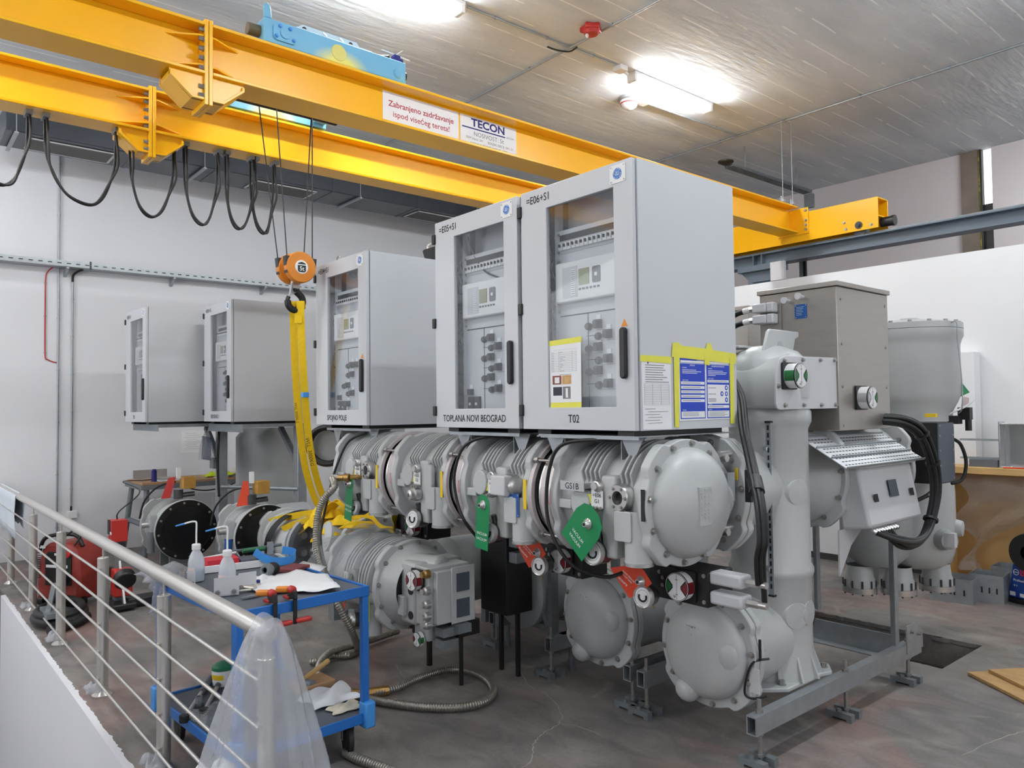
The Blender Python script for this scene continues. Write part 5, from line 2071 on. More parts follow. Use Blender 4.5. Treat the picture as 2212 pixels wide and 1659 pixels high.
f6 = support_frame(-2.1, 3.25, 5.14, 'galvanised box beam under the tall column, nearest the right', (3.32, 4.19, 5.0))
support_frame(-2.865, 3.34, 5.0, 'galvanised box beam end, right one of the close pair between the domes', (3.39,))
support_frame(-2.985, 3.36, 5.0, 'galvanised box beam end, left one of the close pair between the domes', (3.41,))
support_frame(-3.68, 3.38, 5.0, 'galvanised box beam end on its own left of the shaded dome', (3.41,))
support_frame(-4.42, 3.5, 5.2, 'galvanised beam far back in shadow below the middle modules', (3.55,))
for x, y, zt, lab in ((-2.13, 4.90, 1.02, 0), (-2.86, 5.32, 1.0, 0)):
    m = MB()
    m.b2((x - .025, y - .006, .256), (x + .025, y, zt))
    m.b2((x + .019, y - .05, .256), (x + .025, y - .006, zt))
    m.build('upright', GALV, f6)
m = MB()
m.prism([(-.26, 0), (.26, 0), (.30, -.13), (-.30, -.13)], (-2.46, 5.02, .27), XA, ZA, (0, .008, 0))
m.b2((-2.76, 4.92, .136), (-2.16, 5.02, .143))
m.build('angle_plate', GALV, f6)
m = MB()
m.prism([(-.10, 0), (.13, 0), (.13, .10), (.03, .17), (-.10, .17)], (-2.075, 5.02, .20), YA, ZA, (.008, 0, 0))
gp = m.build('gusset', GALV, f6)
bolts(gp, [(-2.067, 5.08, .30), (-2.067, 4.98, .33)], XA, .012, .02)

fr = thing('support_frame', 'dark steel frame with a diagonal strut left of the shaded dome', 'frame', (-3.75, 3.5, 0))
m = MB()
m.b2((-3.74, 3.44, .256), (-3.70, 3.50, .93))
m.build('upright', GALVD, fr)
m = MB()
m.beam((-4.08, 3.46, .90), (-3.75, 3.46, .30), .03, .04)
m.build('diagonal_strut', GALVD, fr)
m = MB()
m.beam((-4.45, 3.55, .28), (-3.74, 3.47, .28), .04, .04)
m.build('cross_bar', GALVD, fr)
m = MB()
m.b2((-4.47, 3.52, .256), (-4.42, 3.58, 1.0))
m.build('rear_upright', GALVD, fr)

# brackets carrying the front cabinets
def cab_bracket(x0, x1, y0, y1, z, label, gus):
    t = thing('cabinet_bracket', label, 'bracket', ((x0 + x1) / 2, (y0 + y1) / 2, z), 'galvanised brackets under the control cabinets')
    m = MB()
    m.b2((x0, y0, z - .006), (x1, y1, z))
    m.b2((x0, y0, z - .018), (x1, y0 + .004, z - .006))
    m.build('tray', GALV, t)
    for gx, s in gus:
        m = MB()
        m.prism([(-.07, 0), (.07, 0), (.012, -.11), (-.012, -.11)], (gx, y0 + .06, z - .006), XA, ZA, (0, .005, 0))
        m.prism([(0, 0), (.2, 0), (.02, -.11), (0, -.11)], (gx - .07 * s, y0 + .06, z - .006), YA, ZA, (.004 * s, 0, 0))
        m.build('gusset', GALV, t)
    return t


ZB = CZ0 - .0255
cab_bracket(-2.93, -2.27, 2.66, 3.40, ZB, 'galvanised bracket under the E06 cabinet', ((-2.36, 1), (-2.88, -1)))
cab_bracket(-3.74, -3.10, 2.66, 3.40, ZB, 'galvanised bracket under the E05 cabinet', ((-3.68, -1), (-3.15, 1)))
cab_bracket(-5.48, -4.80, 2.72, 3.43, ZB, 'galvanised bracket under the E04 cabinet', ((-4.86, 1), (-5.42, -1)))

# ---------------------------------------------------------------- breaker behind the column
cb = thing('circuit_breaker', 'grey horizontal breaker tank behind the tall column with a tilted box on its side', 'breaker', (-2.42, 4.75, 1.0))
m = MB()
m.lathe((-2.42, 4.06, 1.33), YA, [(.19, 0), (.23, .12), (.29, .2), (.29, 1.05), (.25, 1.12), (.25, 1.3)], 64)
m.build('tank', GIS, cb)
flange(cb, (-2.42, 4.26, 1.33), YA, .33, .045, bolt_axis=-1, nb=12)
flange(cb, (-2.42, 5.14, 1.33), YA, .34, .045, bolt_axis=-1, nb=12)
m = MB()
dirn = Vector((.35, 0, -.94)).normalized()
# sloping terminal box
q = [(-2.20, 1.40), (-2.05, 1.385), (-1.985, 1.05), (-2.16, 1.02)]
m.prism([(p[0], p[1]) for p in q], (0, 4.30, 0), XA, ZA, (0, .70, 0))
tb = m.build('terminal_box', PLATE, cb, bevel=.02)
m = MB()
m.b2((-2.23, 4.28, 1.385), (-2.03, 5.03, 1.40))
m.build('box_lid', PLATE, tb, bevel=.004)
nrm = Vector((.335, 0, .065)).normalized()
up = Vector((-.065, 0, .335)).normalized()
cc = Vector((-2.0175, 4.66, 1.25)) + nrm * .004
m = MB()
m.prism(rrect(.11, .10, .004), cc, YA, up, nrm * .002)
m.build('type_plate', DARKPAN, tb)
m = MB()
for yy in (4.42, 4.90):
    m.prism(rrect(.045, .045, .003), cc + YA * (yy - 4.66) - up * .04, YA, up, nrm * .002)
    m.cut()
m.build('pictogram_plate', INK, tb, each=True)
m = MB()
for k in range(9):
    y = 4.36 + .035 * k
    m.cyl((-2.01, y, 1.035), (-1.98, y, 1.02), .012, n=10)
    m.cut()
m.build('cable_gland', ALU, tb, each=True)
m = MB()
m.prism([(0, 0), (.28, 0), (.28, -.02), (.14, -.10), (0, -.26)], (-2.15, 4.24, 1.03), YA, ZA, (.01, 0, 0))
m.build('skirt', PLATE, cb)
# perforated tray on top of the box
tr = thing('cable_tray', 'bright perforated cable tray lying over the breaker terminal box', 'tray', (-2.05, 4.5, 1.40))
m = MB()
ta, tb_ = Vector((-2.22, 0, 1.56)), Vector((-1.965, 0, 1.405))
sl = (tb_ - ta).normalized()
nn = Vector((-sl.z, 0, sl.x))
m.prism([(ta.x, ta.z), (tb_.x, tb_.z), ((tb_ + nn * .004).x, (tb_ + nn * .004).z), ((ta + nn * .004).x, (ta + nn * .004).z)], (0, 3.99, 0), XA, ZA, (0, 1.0, 0))
for r_ in range(9):
    p = ta + sl * (.02 + r_ * .031)
    for k in range(26):
        y = 4.02 + k * .037 + (.018 if r_ % 2 else 0)
        m.prism([(0, 0), (.024, 0), (.024, .007), (0, .007)], Vector((p.x, y, p.z)) + nn * .0045, YA, sl, nn * .0006, 1)
m.build('sheet', [mat('bright_zinc', rgb(226, 228, 230), .4, .35), INK], tr)
m = MB()
for p in (ta, ta + sl * .1, ta + sl * .2, tb_):
    m.beam(Vector((p.x, 3.99, p.z)) + nn * .008, Vector((p.x, 4.99, p.z)) + nn * .008, .006, .014, up=nn)
    m.cut()
m.build('side_rail', GALV, tr, each=True)

# stainless drive cabinet on top of the breaker
def stainless(x0, x1, y0, y1, z0, z1, label, full=True):
    t = thing('drive_cabinet', label, 'cabinet', ((x0 + x1) / 2, (y0 + y1) / 2, z0), 'stainless steel drive cabinets')
    m = MB()
    m.b2((x0, y0, z0), (x1, y1, z1 - .03))
    m.build('housing', STAIN, t, bevel=.004)
    m = MB()
    m.b2((x0 - .012, y0 - .012, z1 - .028), (x1 + .012, y1 + .012, z1))
    m.build('lid', STAIN, t, bevel=.003)
    if not full:
        return t
    bolts(t, [(x1, y, z) for y in (y0 + .05, y1 - .04) for z in (z1 - .10, z1 - .36, z1 - .61, z0 + .03)], XA, .007, .005)
    indicator(t, (x1, y0 + .26, z0 + .19), XA, .068, SILVERPL, DKGREEN, .075)
    m = MB()
    m.b2((x0 + .02, y0 - .006, z1 - .36), (x0 + .15, y0 - .001, z1 - .06))
    pp = m.build('socket_plate', STAIN, t)
    for z in (z1 - .115, z1 - .185):
        m = MB()
        m.b2((x0 - .01, y0 - .075, z - .028), (x0 + .085, y0 - .008, z + .028))
        m.b2((x0 + .085, y0 - .07, z - .03), (x0 + .13, y0 - .007, z + .03))
        pl = m.build('plug', PLATE, t, bevel=.008)
        m = MB()
        m.cyl((x0 - .04, y0 - .042, z), (x0 - .01, y0 - .042, z), .02, n=6)
        m.build('gland', ALU, pl)
        m = MB()
        m.cyl((x0 - .085, y0 - .045, z - .006), (x0 - .04, y0 - .042, z), .019, n=14)
        m.build('cable_marker', WHITE, pl)
        m = MB()
        m.tube(catmull([(x0 - .08, y0 - .045, z - .006), (x0 - .16, y0 - .05, z - .03), (x0 - .26, y0 - .05, z - .12), (x0 - .30, y0 - .05, z - .3)], 6), .017, 10)
        m.build('cable', RUBBER, pl)
    m = MB()
    for xx, zz in ((x0 + .20, z1 - .085), (x0 + .29, z1 - .07)):
        m.cyl((xx, y0, zz), (xx, y0 - .05, zz), .011, n=12)
        m.cyl((xx, y0 - .05, zz), (xx, y0 - .065, zz), .02, n=12)
        m.cut()
    m.build('vent_stub', PLATE, t, each=True)
    type_plate(t, x0 + .275, z1 - .155, .078, .085, y0)
    return t


stainless(-2.615, -2.12, 4.237, 4.895, 1.60, 2.465, 'nearest stainless steel drive cabinet with plugs and round indicator')
stainless(-3.42, -2.93, 4.6, 5.25, 1.60, 2.44, 'second stainless steel drive cabinet, mostly hidden behind the nearest one', False)
sb3 = stainless(-6.98, -6.55, 3.75, 4.35, 1.62, 2.42, 'thin sliver of stainless drive cabinet left of the E04 cabinet', False)
m = MB()
m.b2((-6.9, 3.95, 0), (-6.63, 4.15, 1.62))
m.build('pedestal', GISD, sb3)

# ---------------------------------------------------------------- voltage transformer and cable end at the back
vt = thing('voltage_transformer', 'large pale grey drum with a bolted lid behind the stainless cabinet', 'transformer', (-2.45, 6.05, 1.6))
VX, VY = -2.46, 6.05
m = MB()
m.lathe((VX, VY, 0), ZA, [(.20, 1.60), (.27, 1.62), (.27, 1.69), (.31, 1.77), (.33, 1.82), (.33, 2.18), (.34, 2.22), (.355, 2.25), (.355, 2.30)], 72)
m.build('tank', GIS, vt)
m = MB()
m.lathe((VX, VY, 0), ZA, [(.355, 2.303), (.355, 2.345), (.33, 2.35), (.2, 2.375), (0, 2.385)], 72)
ld = m.build('lid', GIS, vt)
bolts(ld, hex_ring((VX, VY, 2.347), .325, ZA, 16), ZA, .014, .016)
m = MB()
m.lathe((VX, VY, 2.38), ZA, [(.07, 0), (.065, .02), (0, .025)], 24)
m.build('lid_cap', GIS, ld)
m = MB()
m.lathe((VX - .28, VY - .1, 2.35), ZA, [(.11, 0), (.11, .06)], 32)
m.build('nozzle', GIS, vt)
m = MB()
m.lathe((VX - .28, VY - .1, 2.41), ZA, [(.115, 0), (.115, .016), (0, .016)], 32, 0)
m.lathe((VX - .33, VY - .06, 2.426), YA, [(.0, 0), (.10, 0), (.10, .05), (0, .05)], 24, 1, -PI / 2, PI / 2, ref=ZA)
m.build('burst_disc_guard', [BLACK, GALVD], vt)
m = MB()
m.tube(catmull([(VX + .33, VY - .12, 2.33), (VX + .37, VY - .12, 2.33), (VX + .375, VY - .12, 2.2), (VX + .395, VY - .12, 1.9), (VX + .39, VY - .12, 1.72), (VX + .36, VY - .1, 1.68)], 5), .004, 6)
m.build('sealing_wire', GALV, vt)

ct = thing('cable_termination', 'pale grey cable end housing hanging over the floor pit below the drum', 'housing', (-2.45, 6.0, .36))
m = MB()
m.lathe((VX, VY, 0), ZA, [(0, .52), (.16, .53), (.235, .58), (.262, .66), (.27, .75), (.27, 1.1), (.25, 1.3), (.21, 1.42), (.2, 1.60)], 64)
m.build('vessel', GIS, ct)
m = MB()
m.lathe((-2.62, 5.75, 0), ZA, [(0, .55), (.14, .56), (.22, .64), (.25, .8), (.25, 1.02), (.2, 1.2), (0, 1.28)], 48)
m.build('side_vessel', GISD, ct)
m = MB()
m.cyl((VX, VY - .4, 1.33), (VX, VY, 1.33), .22, n=40)
m.build('connection', GIS, ct)
for (fx, fy) in ((-2.50, 5.83), (-2.36, 6.16), (-2.72, 5.68)):
    m = MB()
    m.lathe((fx, fy, 0), ZA, [(.115, .36), (.115, .385), (.108, .387), (.108, .445), (.10, .46), (.09, .55)], 40)
    s_ = m.build('cable_socket', GIS, ct)
    m = MB()
    m.lathe((fx, fy, 0), ZA, [(0, .352), (.122, .352), (.122, .392), (.109, .392)], 40)
    m.build('clamp_ring', ALU, s_)
    m = MB()
    for p in hex_ring((fx, fy, .40), .113, ZA, 10):
        m.cyl(p - ZA * .06, p + ZA * .045, .007, n=8)
        m.cut()
    m.build('stud', GAUGEB, s_, each=True)
m = MB()
m.lathe((-2.22, 5.93, .77), (.78, -.62, 0), [(.08, 0), (.07, .04), (.062, .08), (0, .08)], 24)
p_ = m.build('inspection_plug', GISD, ct)
m = MB()
m.box((-2.15, 5.87, .78), (.07, .05, .1))
m.build('plug_plate', PLATE, ct)
m = MB()
m.lathe((-2.2, 6.13, .83), (1, .15, 0), [(.065, 0), (.055, .04), (0, .05)], 20)
m.build('side_knob', GIS, ct)

bx_ = thing('relay_box', 'dark grey and black metal box on the pale drum at the right', 'box', (-2.2, 5.6, 1.17))
m = MB()
pA, pB, pC = at(1998, 925, 'Y', 5.45), at(2048, 925, 'Y', 5.45), at(2090, 922, 'Y', 5.75)
m.b2((-2.30, 5.50, 1.205), (-2.08, 5.78, 1.62), 0)
rb = m.build('housing', BLACK, bx_)
m = MB()
m.b2((-2.0795, 5.505, 1.215), (-2.072, 5.775, 1.615))
cv = m.build('cover', DARKPAN, bx_)
bolts(cv, [(-2.072, y, z) for y in (5.525, 5.755) for z in (1.235, 1.33, 1.43, 1.53, 1.60)], XA, .005, .004)
m = MB()
m.tube(catmull([(-2.08, 5.79, 1.50), (-2.05, 5.83, 1.46), (-2.03, 5.86, 1.34), (-2.05, 5.84, 1.22), (-2.1, 5.78, 1.19)], 6), .012, 8)
m.build('cable', RUBBER, bx_)
m = MB()
for y in (5.6, 5.7):
    m.cyl((-2.15, y, 1.205), (-2.15, y, 1.15), .02, n=10)
    m.cyl((-2.15, y, 1.15), (-2.17, y - .05, 1.12), .016, n=10)
    m.cut()
m.build('connector', ALU, bx_, each=True)
m = MB()
m.b2((-2.38, 5.58, 1.3), (-2.30, 5.70, 1.36))
m.build('bracket', GALVD, bx_)
m = MB()
m.tube(catmull([(-2.17, 5.55, 1.12), (-2.22, 5.45, 1.085), (-2.25, 5.32, 1.10)], 6), .014, 8)
m.build('short_cable', RUBBER, bx_)

# valve group on the drum with small green and pink tags
t = thing('valve_group', 'small black valve with a green tag at the right side of the drum', 'valve', (-2.1, 6.1, 1.62))
m = MB()
m.b2((-2.16, 6.10, 1.63), (-2.08, 6.16, 1.72), 0)
m.cyl((-2.10, 6.13, 1.55), (-2.10, 6.13, 1.63), .022, n=12)
m.b2((-2.2, 6.02, 1.60), (-2.13, 6.10, 1.66))
m.build('valve_body', BLACK, t)
m = MB()
m.tube(catmull([(-2.22, 6.02, 1.60), (-2.21, 6.03, 1.66), (-2.10, 6.1, 1.73), (-2.06, 6.14, 1.78)], 5), .008, 8)
m.build('pipe', WHITE, t)
m = MB()
m.prism([(0, 0), (.06, .03), (.005, .11)], (-2.15, 6.14, 1.80), (.8, .6, 0), ZA, (.002, -.002, 0))
m.build('green_tag', GREEN, t)
m = MB()
m.prism([(0, 0), (.05, .0), (.055, .06), (.02, .07)], (-2.15, 6.14, 1.73), (.8, .6, 0), ZA, (.002, -.002, 0))
m.build('pale_tag', mat('pale_pink_paper', rgb(222, 200, 200), 0.8), t)
m = MB()
m.b2((-2.24, 5.72, 1.655), (-2.17, 5.76, 1.68))
m.build('yellow_cap', YELMARK, vt)

# ---------------------------------------------------------------- cables
t = thing('cable_bundle', 'black cables dropping from the E06 cabinet to the grey plugs', 'cable', (-1.95, 3.0, .95))
for k in range(5):
    o_ = Vector((0, .012 * k, 0)) + Vector((.012 * (k % 2), 0, 0))
    ze = .96 if k < 3 else .87
    pts = [at(1555, 790, 'Y', 3.52), at(1590, 850, 'Y', 3.46), at(1601, 930, 'Y', 3.34), at(1618, 1010, 'Y', 3.14), at(1634, 1090, 'Y', 3.02), at(1640, 1165, 'Y', 2.97), at(1634, 1210, 'Y', 2.97), (-1.885, 2.99, ze)]
    m = MB()
    m.tube(catmull([Vector(p) + o_ for p in pts], 8), .011, 8)
    m.build('cable', RUBBER, t)
m = MB()
m.tube([at(1624, 1035, 'Y', 3.11) + YA * .02, at(1630, 1065, 'Y', 3.06) + YA * .02], .036, 10)
m.build('cable_wrap', BLACK, t)
m = MB()
m.b2((-2.03, 3.13, 1.30), (-2.0, 3.15, 1.45))
m.build('cable_holder', BLACK, t)

t = thing('cable_bundle', 'thick looped bundle of black cables at the right side of the breaker', 'cable', (-2.0, 4.9, .9))
base = [(-2.16, 4.80, 1.66), (-2.02, 4.86, 1.64), (-1.96, 4.96, 1.56), (-1.94, 5.06, 1.38), (-1.945, 5.10, 1.2), (-1.96, 5.05, 1.03), (-1.95, 4.92, .945), (-1.94, 4.74, .92), (-1.955, 4.56, .955), (-1.98, 4.44, 1.02)]
for k in range(6):
    a_ = 2 * PI * k / 6
    pts = [Vector(p) + Vector((.022 * math.cos(a_), .025 * math.sin(a_), .022 * math.sin(a_ + .6))) for p in base]
    pts[-1] = Vector((-1.985, 4.36 + .035 * k, 1.022))
    pts[-2] = pts[-2] + YA * (.02 * k - .05)
    m = MB()
    m.tube(catmull(pts, 8), .014, 8)
    m.build('cable', RUBBER, t)
m = MB()
for i in (2, 3, 5):
    p = Vector(base[i])
    d = (Vector(base[i + 1]) - Vector(base[i - 1])).normalized()
    m.cyl(p - d * .008, p + d * .008, .044, n=16)
    m.cut()
m.build('cable_tie', BLACK, t, each=True)
for c_, lab, pts in (('cable', 'thin black cable arching over the GS1B busbar module', [(-2.38, 2.78, 1.585), (-2.5, 2.68, 1.595), (-2.72, 2.62, 1.57), (-2.80, 2.60, 1.45), (-2.805, 2.58, 1.25), (-2.75, 2.58, 1.1), (-2.66, 2.62, .98), (-2.55, 2.72, .93), (-2.5, 2.82, .95)]),
                     ('cable', 'thin black cable arching over the E05 busbar module', [(-3.3, 2.78, 1.585), (-3.42, 2.68, 1.59), (-3.55, 2.62, 1.53), (-3.60, 2.59, 1.38), (-3.575, 2.58, 1.25), (-3.5, 2.58, 1.12), (-3.46, 2.66, 1.0)]),
                     ('cable', 'pair of black cables hanging down beside the hose at the E04 module', [(-4.92, 2.75, 1.585), (-5.02, 2.66, 1.52), (-5.08, 2.60, 1.35), (-5.10, 2.56, 1.2), (-5.11, 2.5, .95), (-5.04, 2.45, .82), (-4.90, 2.42, .66), (-4.72, 2.40, .55), (-4.66, 2.40, .40)])):
    m = MB()
    m.tube(catmull(pts, 8), .0095, 8)
    tag(m.build('cable', RUBBER), lab, 'cable')

# ---------------------------------------------------------------- bodies of the bays behind, in shadow
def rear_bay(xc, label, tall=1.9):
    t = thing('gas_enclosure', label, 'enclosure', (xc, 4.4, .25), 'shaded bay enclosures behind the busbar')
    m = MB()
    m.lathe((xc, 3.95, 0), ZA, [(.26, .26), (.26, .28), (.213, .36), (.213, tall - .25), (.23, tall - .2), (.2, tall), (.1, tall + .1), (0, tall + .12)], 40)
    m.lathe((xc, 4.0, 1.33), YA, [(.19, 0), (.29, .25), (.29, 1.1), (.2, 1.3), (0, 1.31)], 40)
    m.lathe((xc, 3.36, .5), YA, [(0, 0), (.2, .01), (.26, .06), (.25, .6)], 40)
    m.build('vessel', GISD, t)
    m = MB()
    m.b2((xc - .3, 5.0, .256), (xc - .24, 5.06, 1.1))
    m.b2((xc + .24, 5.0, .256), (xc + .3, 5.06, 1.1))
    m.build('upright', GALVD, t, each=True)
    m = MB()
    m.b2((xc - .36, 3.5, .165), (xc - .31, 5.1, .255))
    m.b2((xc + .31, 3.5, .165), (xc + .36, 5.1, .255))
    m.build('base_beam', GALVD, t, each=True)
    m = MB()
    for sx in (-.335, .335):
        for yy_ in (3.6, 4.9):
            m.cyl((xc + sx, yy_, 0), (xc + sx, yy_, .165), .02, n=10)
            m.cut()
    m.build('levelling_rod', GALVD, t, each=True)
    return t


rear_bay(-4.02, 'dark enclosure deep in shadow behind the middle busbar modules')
rear_bay(-4.85, 'dark enclosure deep in shadow behind the E04 busbar module')
t = thing('shade_box', 'black box added for the dark shade right of the switch casting with the red indicator', 'cabinet', (-3.85, 3.25, 0))  # black box with plugs and legs, added to stand for deep shade
m = MB()
m.b2((-4.05, 3.12, .42), (-3.78, 3.34, 1.0))
m.build('housing', BLACK, t, bevel=.004)
m = MB()
for z in (.86, .76):
    m.b2((-3.78, 3.14, z), (-3.70, 3.24, z + .07))
    m.cut()
m.build('plug', GALVD, t, bevel=.006, each=True)
m = MB()
for x in (-4.0, -3.83):
    m.b2((x - .012, 3.24, 0), (x + .012, 3.264, .42))
    m.cut()
m.build('leg', BLACK, t, each=True)
# ================================================================== LEFT WALL
WX = -10.8
d = thing('ventilation_duct', 'dark foil-wrapped ventilation duct running along the left wall', 'duct', (-9.97, 4.5, 4.81))
m = MB()
yy = [1.05, 2.35, 3.3, 4.9, 6.3, 7.7, 9.0]
for a, b_ in zip(yy[:-1], yy[1:]):
    m.b2((-10.28, a + .004, 4.81), (-9.64, b_ - .004, 5.11))
    m.cut()
m.build('duct_section', DUCT, d, bevel=.01, each=True)
m = MB()
for y in yy[1:-1]:
    m.b2((-10.285, y - .02, 4.805), (-9.635, y + .02, 5.115))
    m.cut()
m.build('joint_flange', DUCT, d, each=True)
GRIL = mat('grille_grey', rgb(120, 120, 118), 0.5, 0.2, 0.05, 8)
for y0, y1 in ((1.29, 2.165), (3.83, 4.71), (6.37, 7.2)):
    m = MB()
    x0, x1 = -10.19, -9.745
    m.b2((x0, y0, 4.793), (x1, y0 + .025, 4.804), 0)
    m.b2((x0, y1 - .025, 4.793), (x1, y1, 4.804), 0)
    m.b2((x0, y0, 4.793), (x0 + .025, y1, 4.804), 0)
    m.b2((x1 - .025, y0, 4.793), (x1, y1, 4.804), 0)
    for k in range(20):
        x = x0 + .03 + (x1 - x0 - .06) * k / 19
        m.b2((x - .004, y0 + .025, 4.795), (x + .004, y1 - .025, 4.803), 1)
    m.b2((x0 + .025, y0 + .025, 4.802), (x1 - .025, y1 - .025, 4.804), 2)
    m.build('grille', [PLATE, GRIL, GISD], d)
for y in (1.15, 3.13, 5.3, 7.4):
    m = MB()
    m.b2((-10.32, y - .02, 4.775), (-9.58, y + .02, 4.79))
    m.b2((-10.32, y - .004, 4.79), (-9.58, y + .004, 4.808))
    m.build('support_channel', GALV, d)
    for x in (-10.31, -9.6):
        m = MB()
        m.cyl((x, y, 4.78), (x, y, CZ), .005, n=8)
        m.build('hanger_rod', GALV, d)

tr = thing('wall_cable_tray', 'perforated galvanised cable tray along the left wall', 'tray', (-10.7, 3.0, 3.55))
m = MB()
m.b2((-10.78, -3.9, 3.555), (-10.58, 9.0, 3.558))
m.b2((-10.582, -3.9, 3.558), (-10.578, 9.0, 3.625))
m.b2((-10.78, -3.9, 3.558), (-10.776, 9.0, 3.625))
for k in range(86):
    y = .4 + .1 * k
    m.b2((-10.5778, y, 3.585), (-10.5768, y + .045, 3.598), 1)
m.build('channel', [GALV, BLACK], tr)
for k in range(8):
    y = .55 + 1.25 * k
    m = MB()
    m.prism([(0, 0), (.2, 0), (.2, -.02), (.03, -.10), (0, -.10)], (WX + .001, y, 3.555), XA, ZA, (0, .03, 0))
    m.build('bracket', GALV, tr)
m = MB()
m.b2((-10.585, 2.05, 3.54), (-10.572, 2.07, 3.64))
m.build('cable_tie', BLACK, tr)
WC = 'thin conduits down the left wall'
clipped('conduit_pipe', 'long vertical conduit from ceiling to floor on the left wall', (WX + .02, 1.748, .03), (WX + .02, 1.748, CZ - .01), .011, .6, (-.019, 0, 0), group=WC)
clipped('conduit_pipe', 'vertical conduit from the cable tray to the white switch on the left wall', (WX + .02, 1.9, .58), (WX + .02, 1.9, 3.42), .011, .45, (-.019, 0, 0), group=WC)
m = MB()
m.tube(catmull([(WX + .02, 1.9, 3.40), (WX + .03, 1.905, 3.48), (WX + .07, 1.95, 3.53), (WX + .1, 2.0, 3.553)], 5), .014, 8)
tag(m.build('cable', RUBBER), 'short black cable elbow between the wall tray and a vertical conduit', 'cable')
m = MB()
m.tube(catmull([(WX + .06, 1.68, 3.553), (WX + .02, 1.63, 3.50), (WX + .012, 1.61, 3.4), (WX + .012, 1.607, 3.0), (WX + .012, 1.61, 2.48), (WX + .012, 1.635, 2.42), (WX + .012, 1.70, 2.39), (WX + .015, 1.735, 2.385)], 6), .007, 6)
rc = thing('alarm_cable', 'thin red cable clipped to the left wall below the cable tray', 'cable', (WX, 1.63, 2.385))
m.build('cable', REDP, rc)
for z in (3.36, 2.95, 2.5):
    m = MB()
    m.b2((WX + .001, 1.595, z - .01), (WX + .016, 1.622, z + .01))
    m.build('clip', GALV, rc)
sw = thing('wall_switch', 'small white switch low on the left wall at the end of a conduit', 'switch', (WX, 1.91, .45))
m = MB()
m.b2((WX + .001, 1.86, .45), (WX + .05, 1.965, .545))
m.build('box', WHITE, sw, bevel=.006)
m = MB()
m.cyl((WX + .022, 1.9, .545), (WX + .022, 1.9, .60), .012, n=10)
m.build('cable_entry', BLACK, sw)
m = MB()
m.prism([(3.20, 1.20), (3.56, 1.185), (3.57, 1.50), (3.22, 1.50)], (WX + .003, 0, 0), YA, ZA, (.002, 0, 0), 0)
for k in range(9):
    m.b2((WX + .0055, 3.26 + .02 * (k % 2), 1.25 + k * .026), (WX + .006, 3.5 - .04 * (k % 3), 1.252 + k * .026), 1)
tag(m.build('paper_sheet', [PAPER, GREYINK]), 'faint printed sheet pinned to the left wall above the workbench', 'paper')

# ------------------------------------------------------------------ workbench
bn = thing('workbench', 'old workbench with a brown top against the left wall', 'table', (-10.1, 3.1, 0))
BZ = .915
m = MB()
m.b2((-10.45, 2.46, BZ - .03), (-9.75, 4.4, BZ))
m.build('top', BENCH, bn, bevel=.004)
m = MB()
m.b2((-9.78, 2.44, BZ - .085), (-9.735, 4.4, BZ - .03))
m.b2((-10.48, 2.44, BZ - .085), (-9.78, 2.48, BZ - .03))
m.build('apron', GALVD, bn)
for a, b_ in (((-9.80, 2.52), (-9.80, 2.50)), ((-10.36, 2.5), (-10.48, 2.42)), ((-9.8, 4.3), (-9.8, 4.3)), ((-10.36, 4.3), (-10.42, 4.3))):
    m = MB()
    m.cyl((b_[0], b_[1], 0), (a[0], a[1], BZ - .03), .032, n=14)
    m.build('leg', GALVD, bn)
m = MB()
m.cyl((-10.41, 2.46, .42), (-9.80, 2.51, .40), .03, n=12)
m.build('stretcher', GALVD, bn)
m = MB()
m.cyl((-9.86, 2.62, BZ), (-9.86, 2.62, BZ + .13), .03, n=20)
m.cyl((-9.86, 2.62, BZ + .13), (-9.86, 2.62, BZ + .15), .022, n=16)
tag(m.build('spray_can', NAVY), 'dark blue can standing on the workbench corner', 'can')
m = MB()
m.b2((-10.42, 2.52, BZ), (-10.40, 2.92, BZ + .11))
m.b2((-10.42, 2.52, BZ), (-10.34, 2.92, BZ + .006))
tag(m.build('angle_bar', ALU), 'bent aluminium angle at the left end of the workbench', 'bar')
m = MB()
for k in range(3):
    m.b2((-10.06 + .07 * k, 2.7, BZ), (-10.02 + .07 * k, 3.12, BZ + .025 + .004 * k))
    m.cut()
for o, lab in zip(m.build('flat_bar', ALU, each=True), ('front', 'middle', 'rear')):
    tag(o, 'aluminium bar lying on the workbench, %s one of three' % lab, 'bar', 'bars on the workbench')
m = MB()
m.sheet([[(-9.80 - .22 * i, 2.66 + .14 * j, BZ + .003 + .004 * ((i + j) % 2)) for j in range(4)] for i in range(2)])
tag(m.build('paper_sheet', PAPER, solid=.002), 'white sheet of paper at the front of the workbench', 'paper')
m = MB()
m.sheet([[(-9.80 - .2 * i, 3.34 + .14 * j, BZ + .003 + .006 * ((i + j) % 2)) for j in range(3)] for i in range(2)])
tag(m.build('paper_sheet', PAPER, solid=.002), 'white sheet of paper beside the lime cloth on the workbench', 'paper')


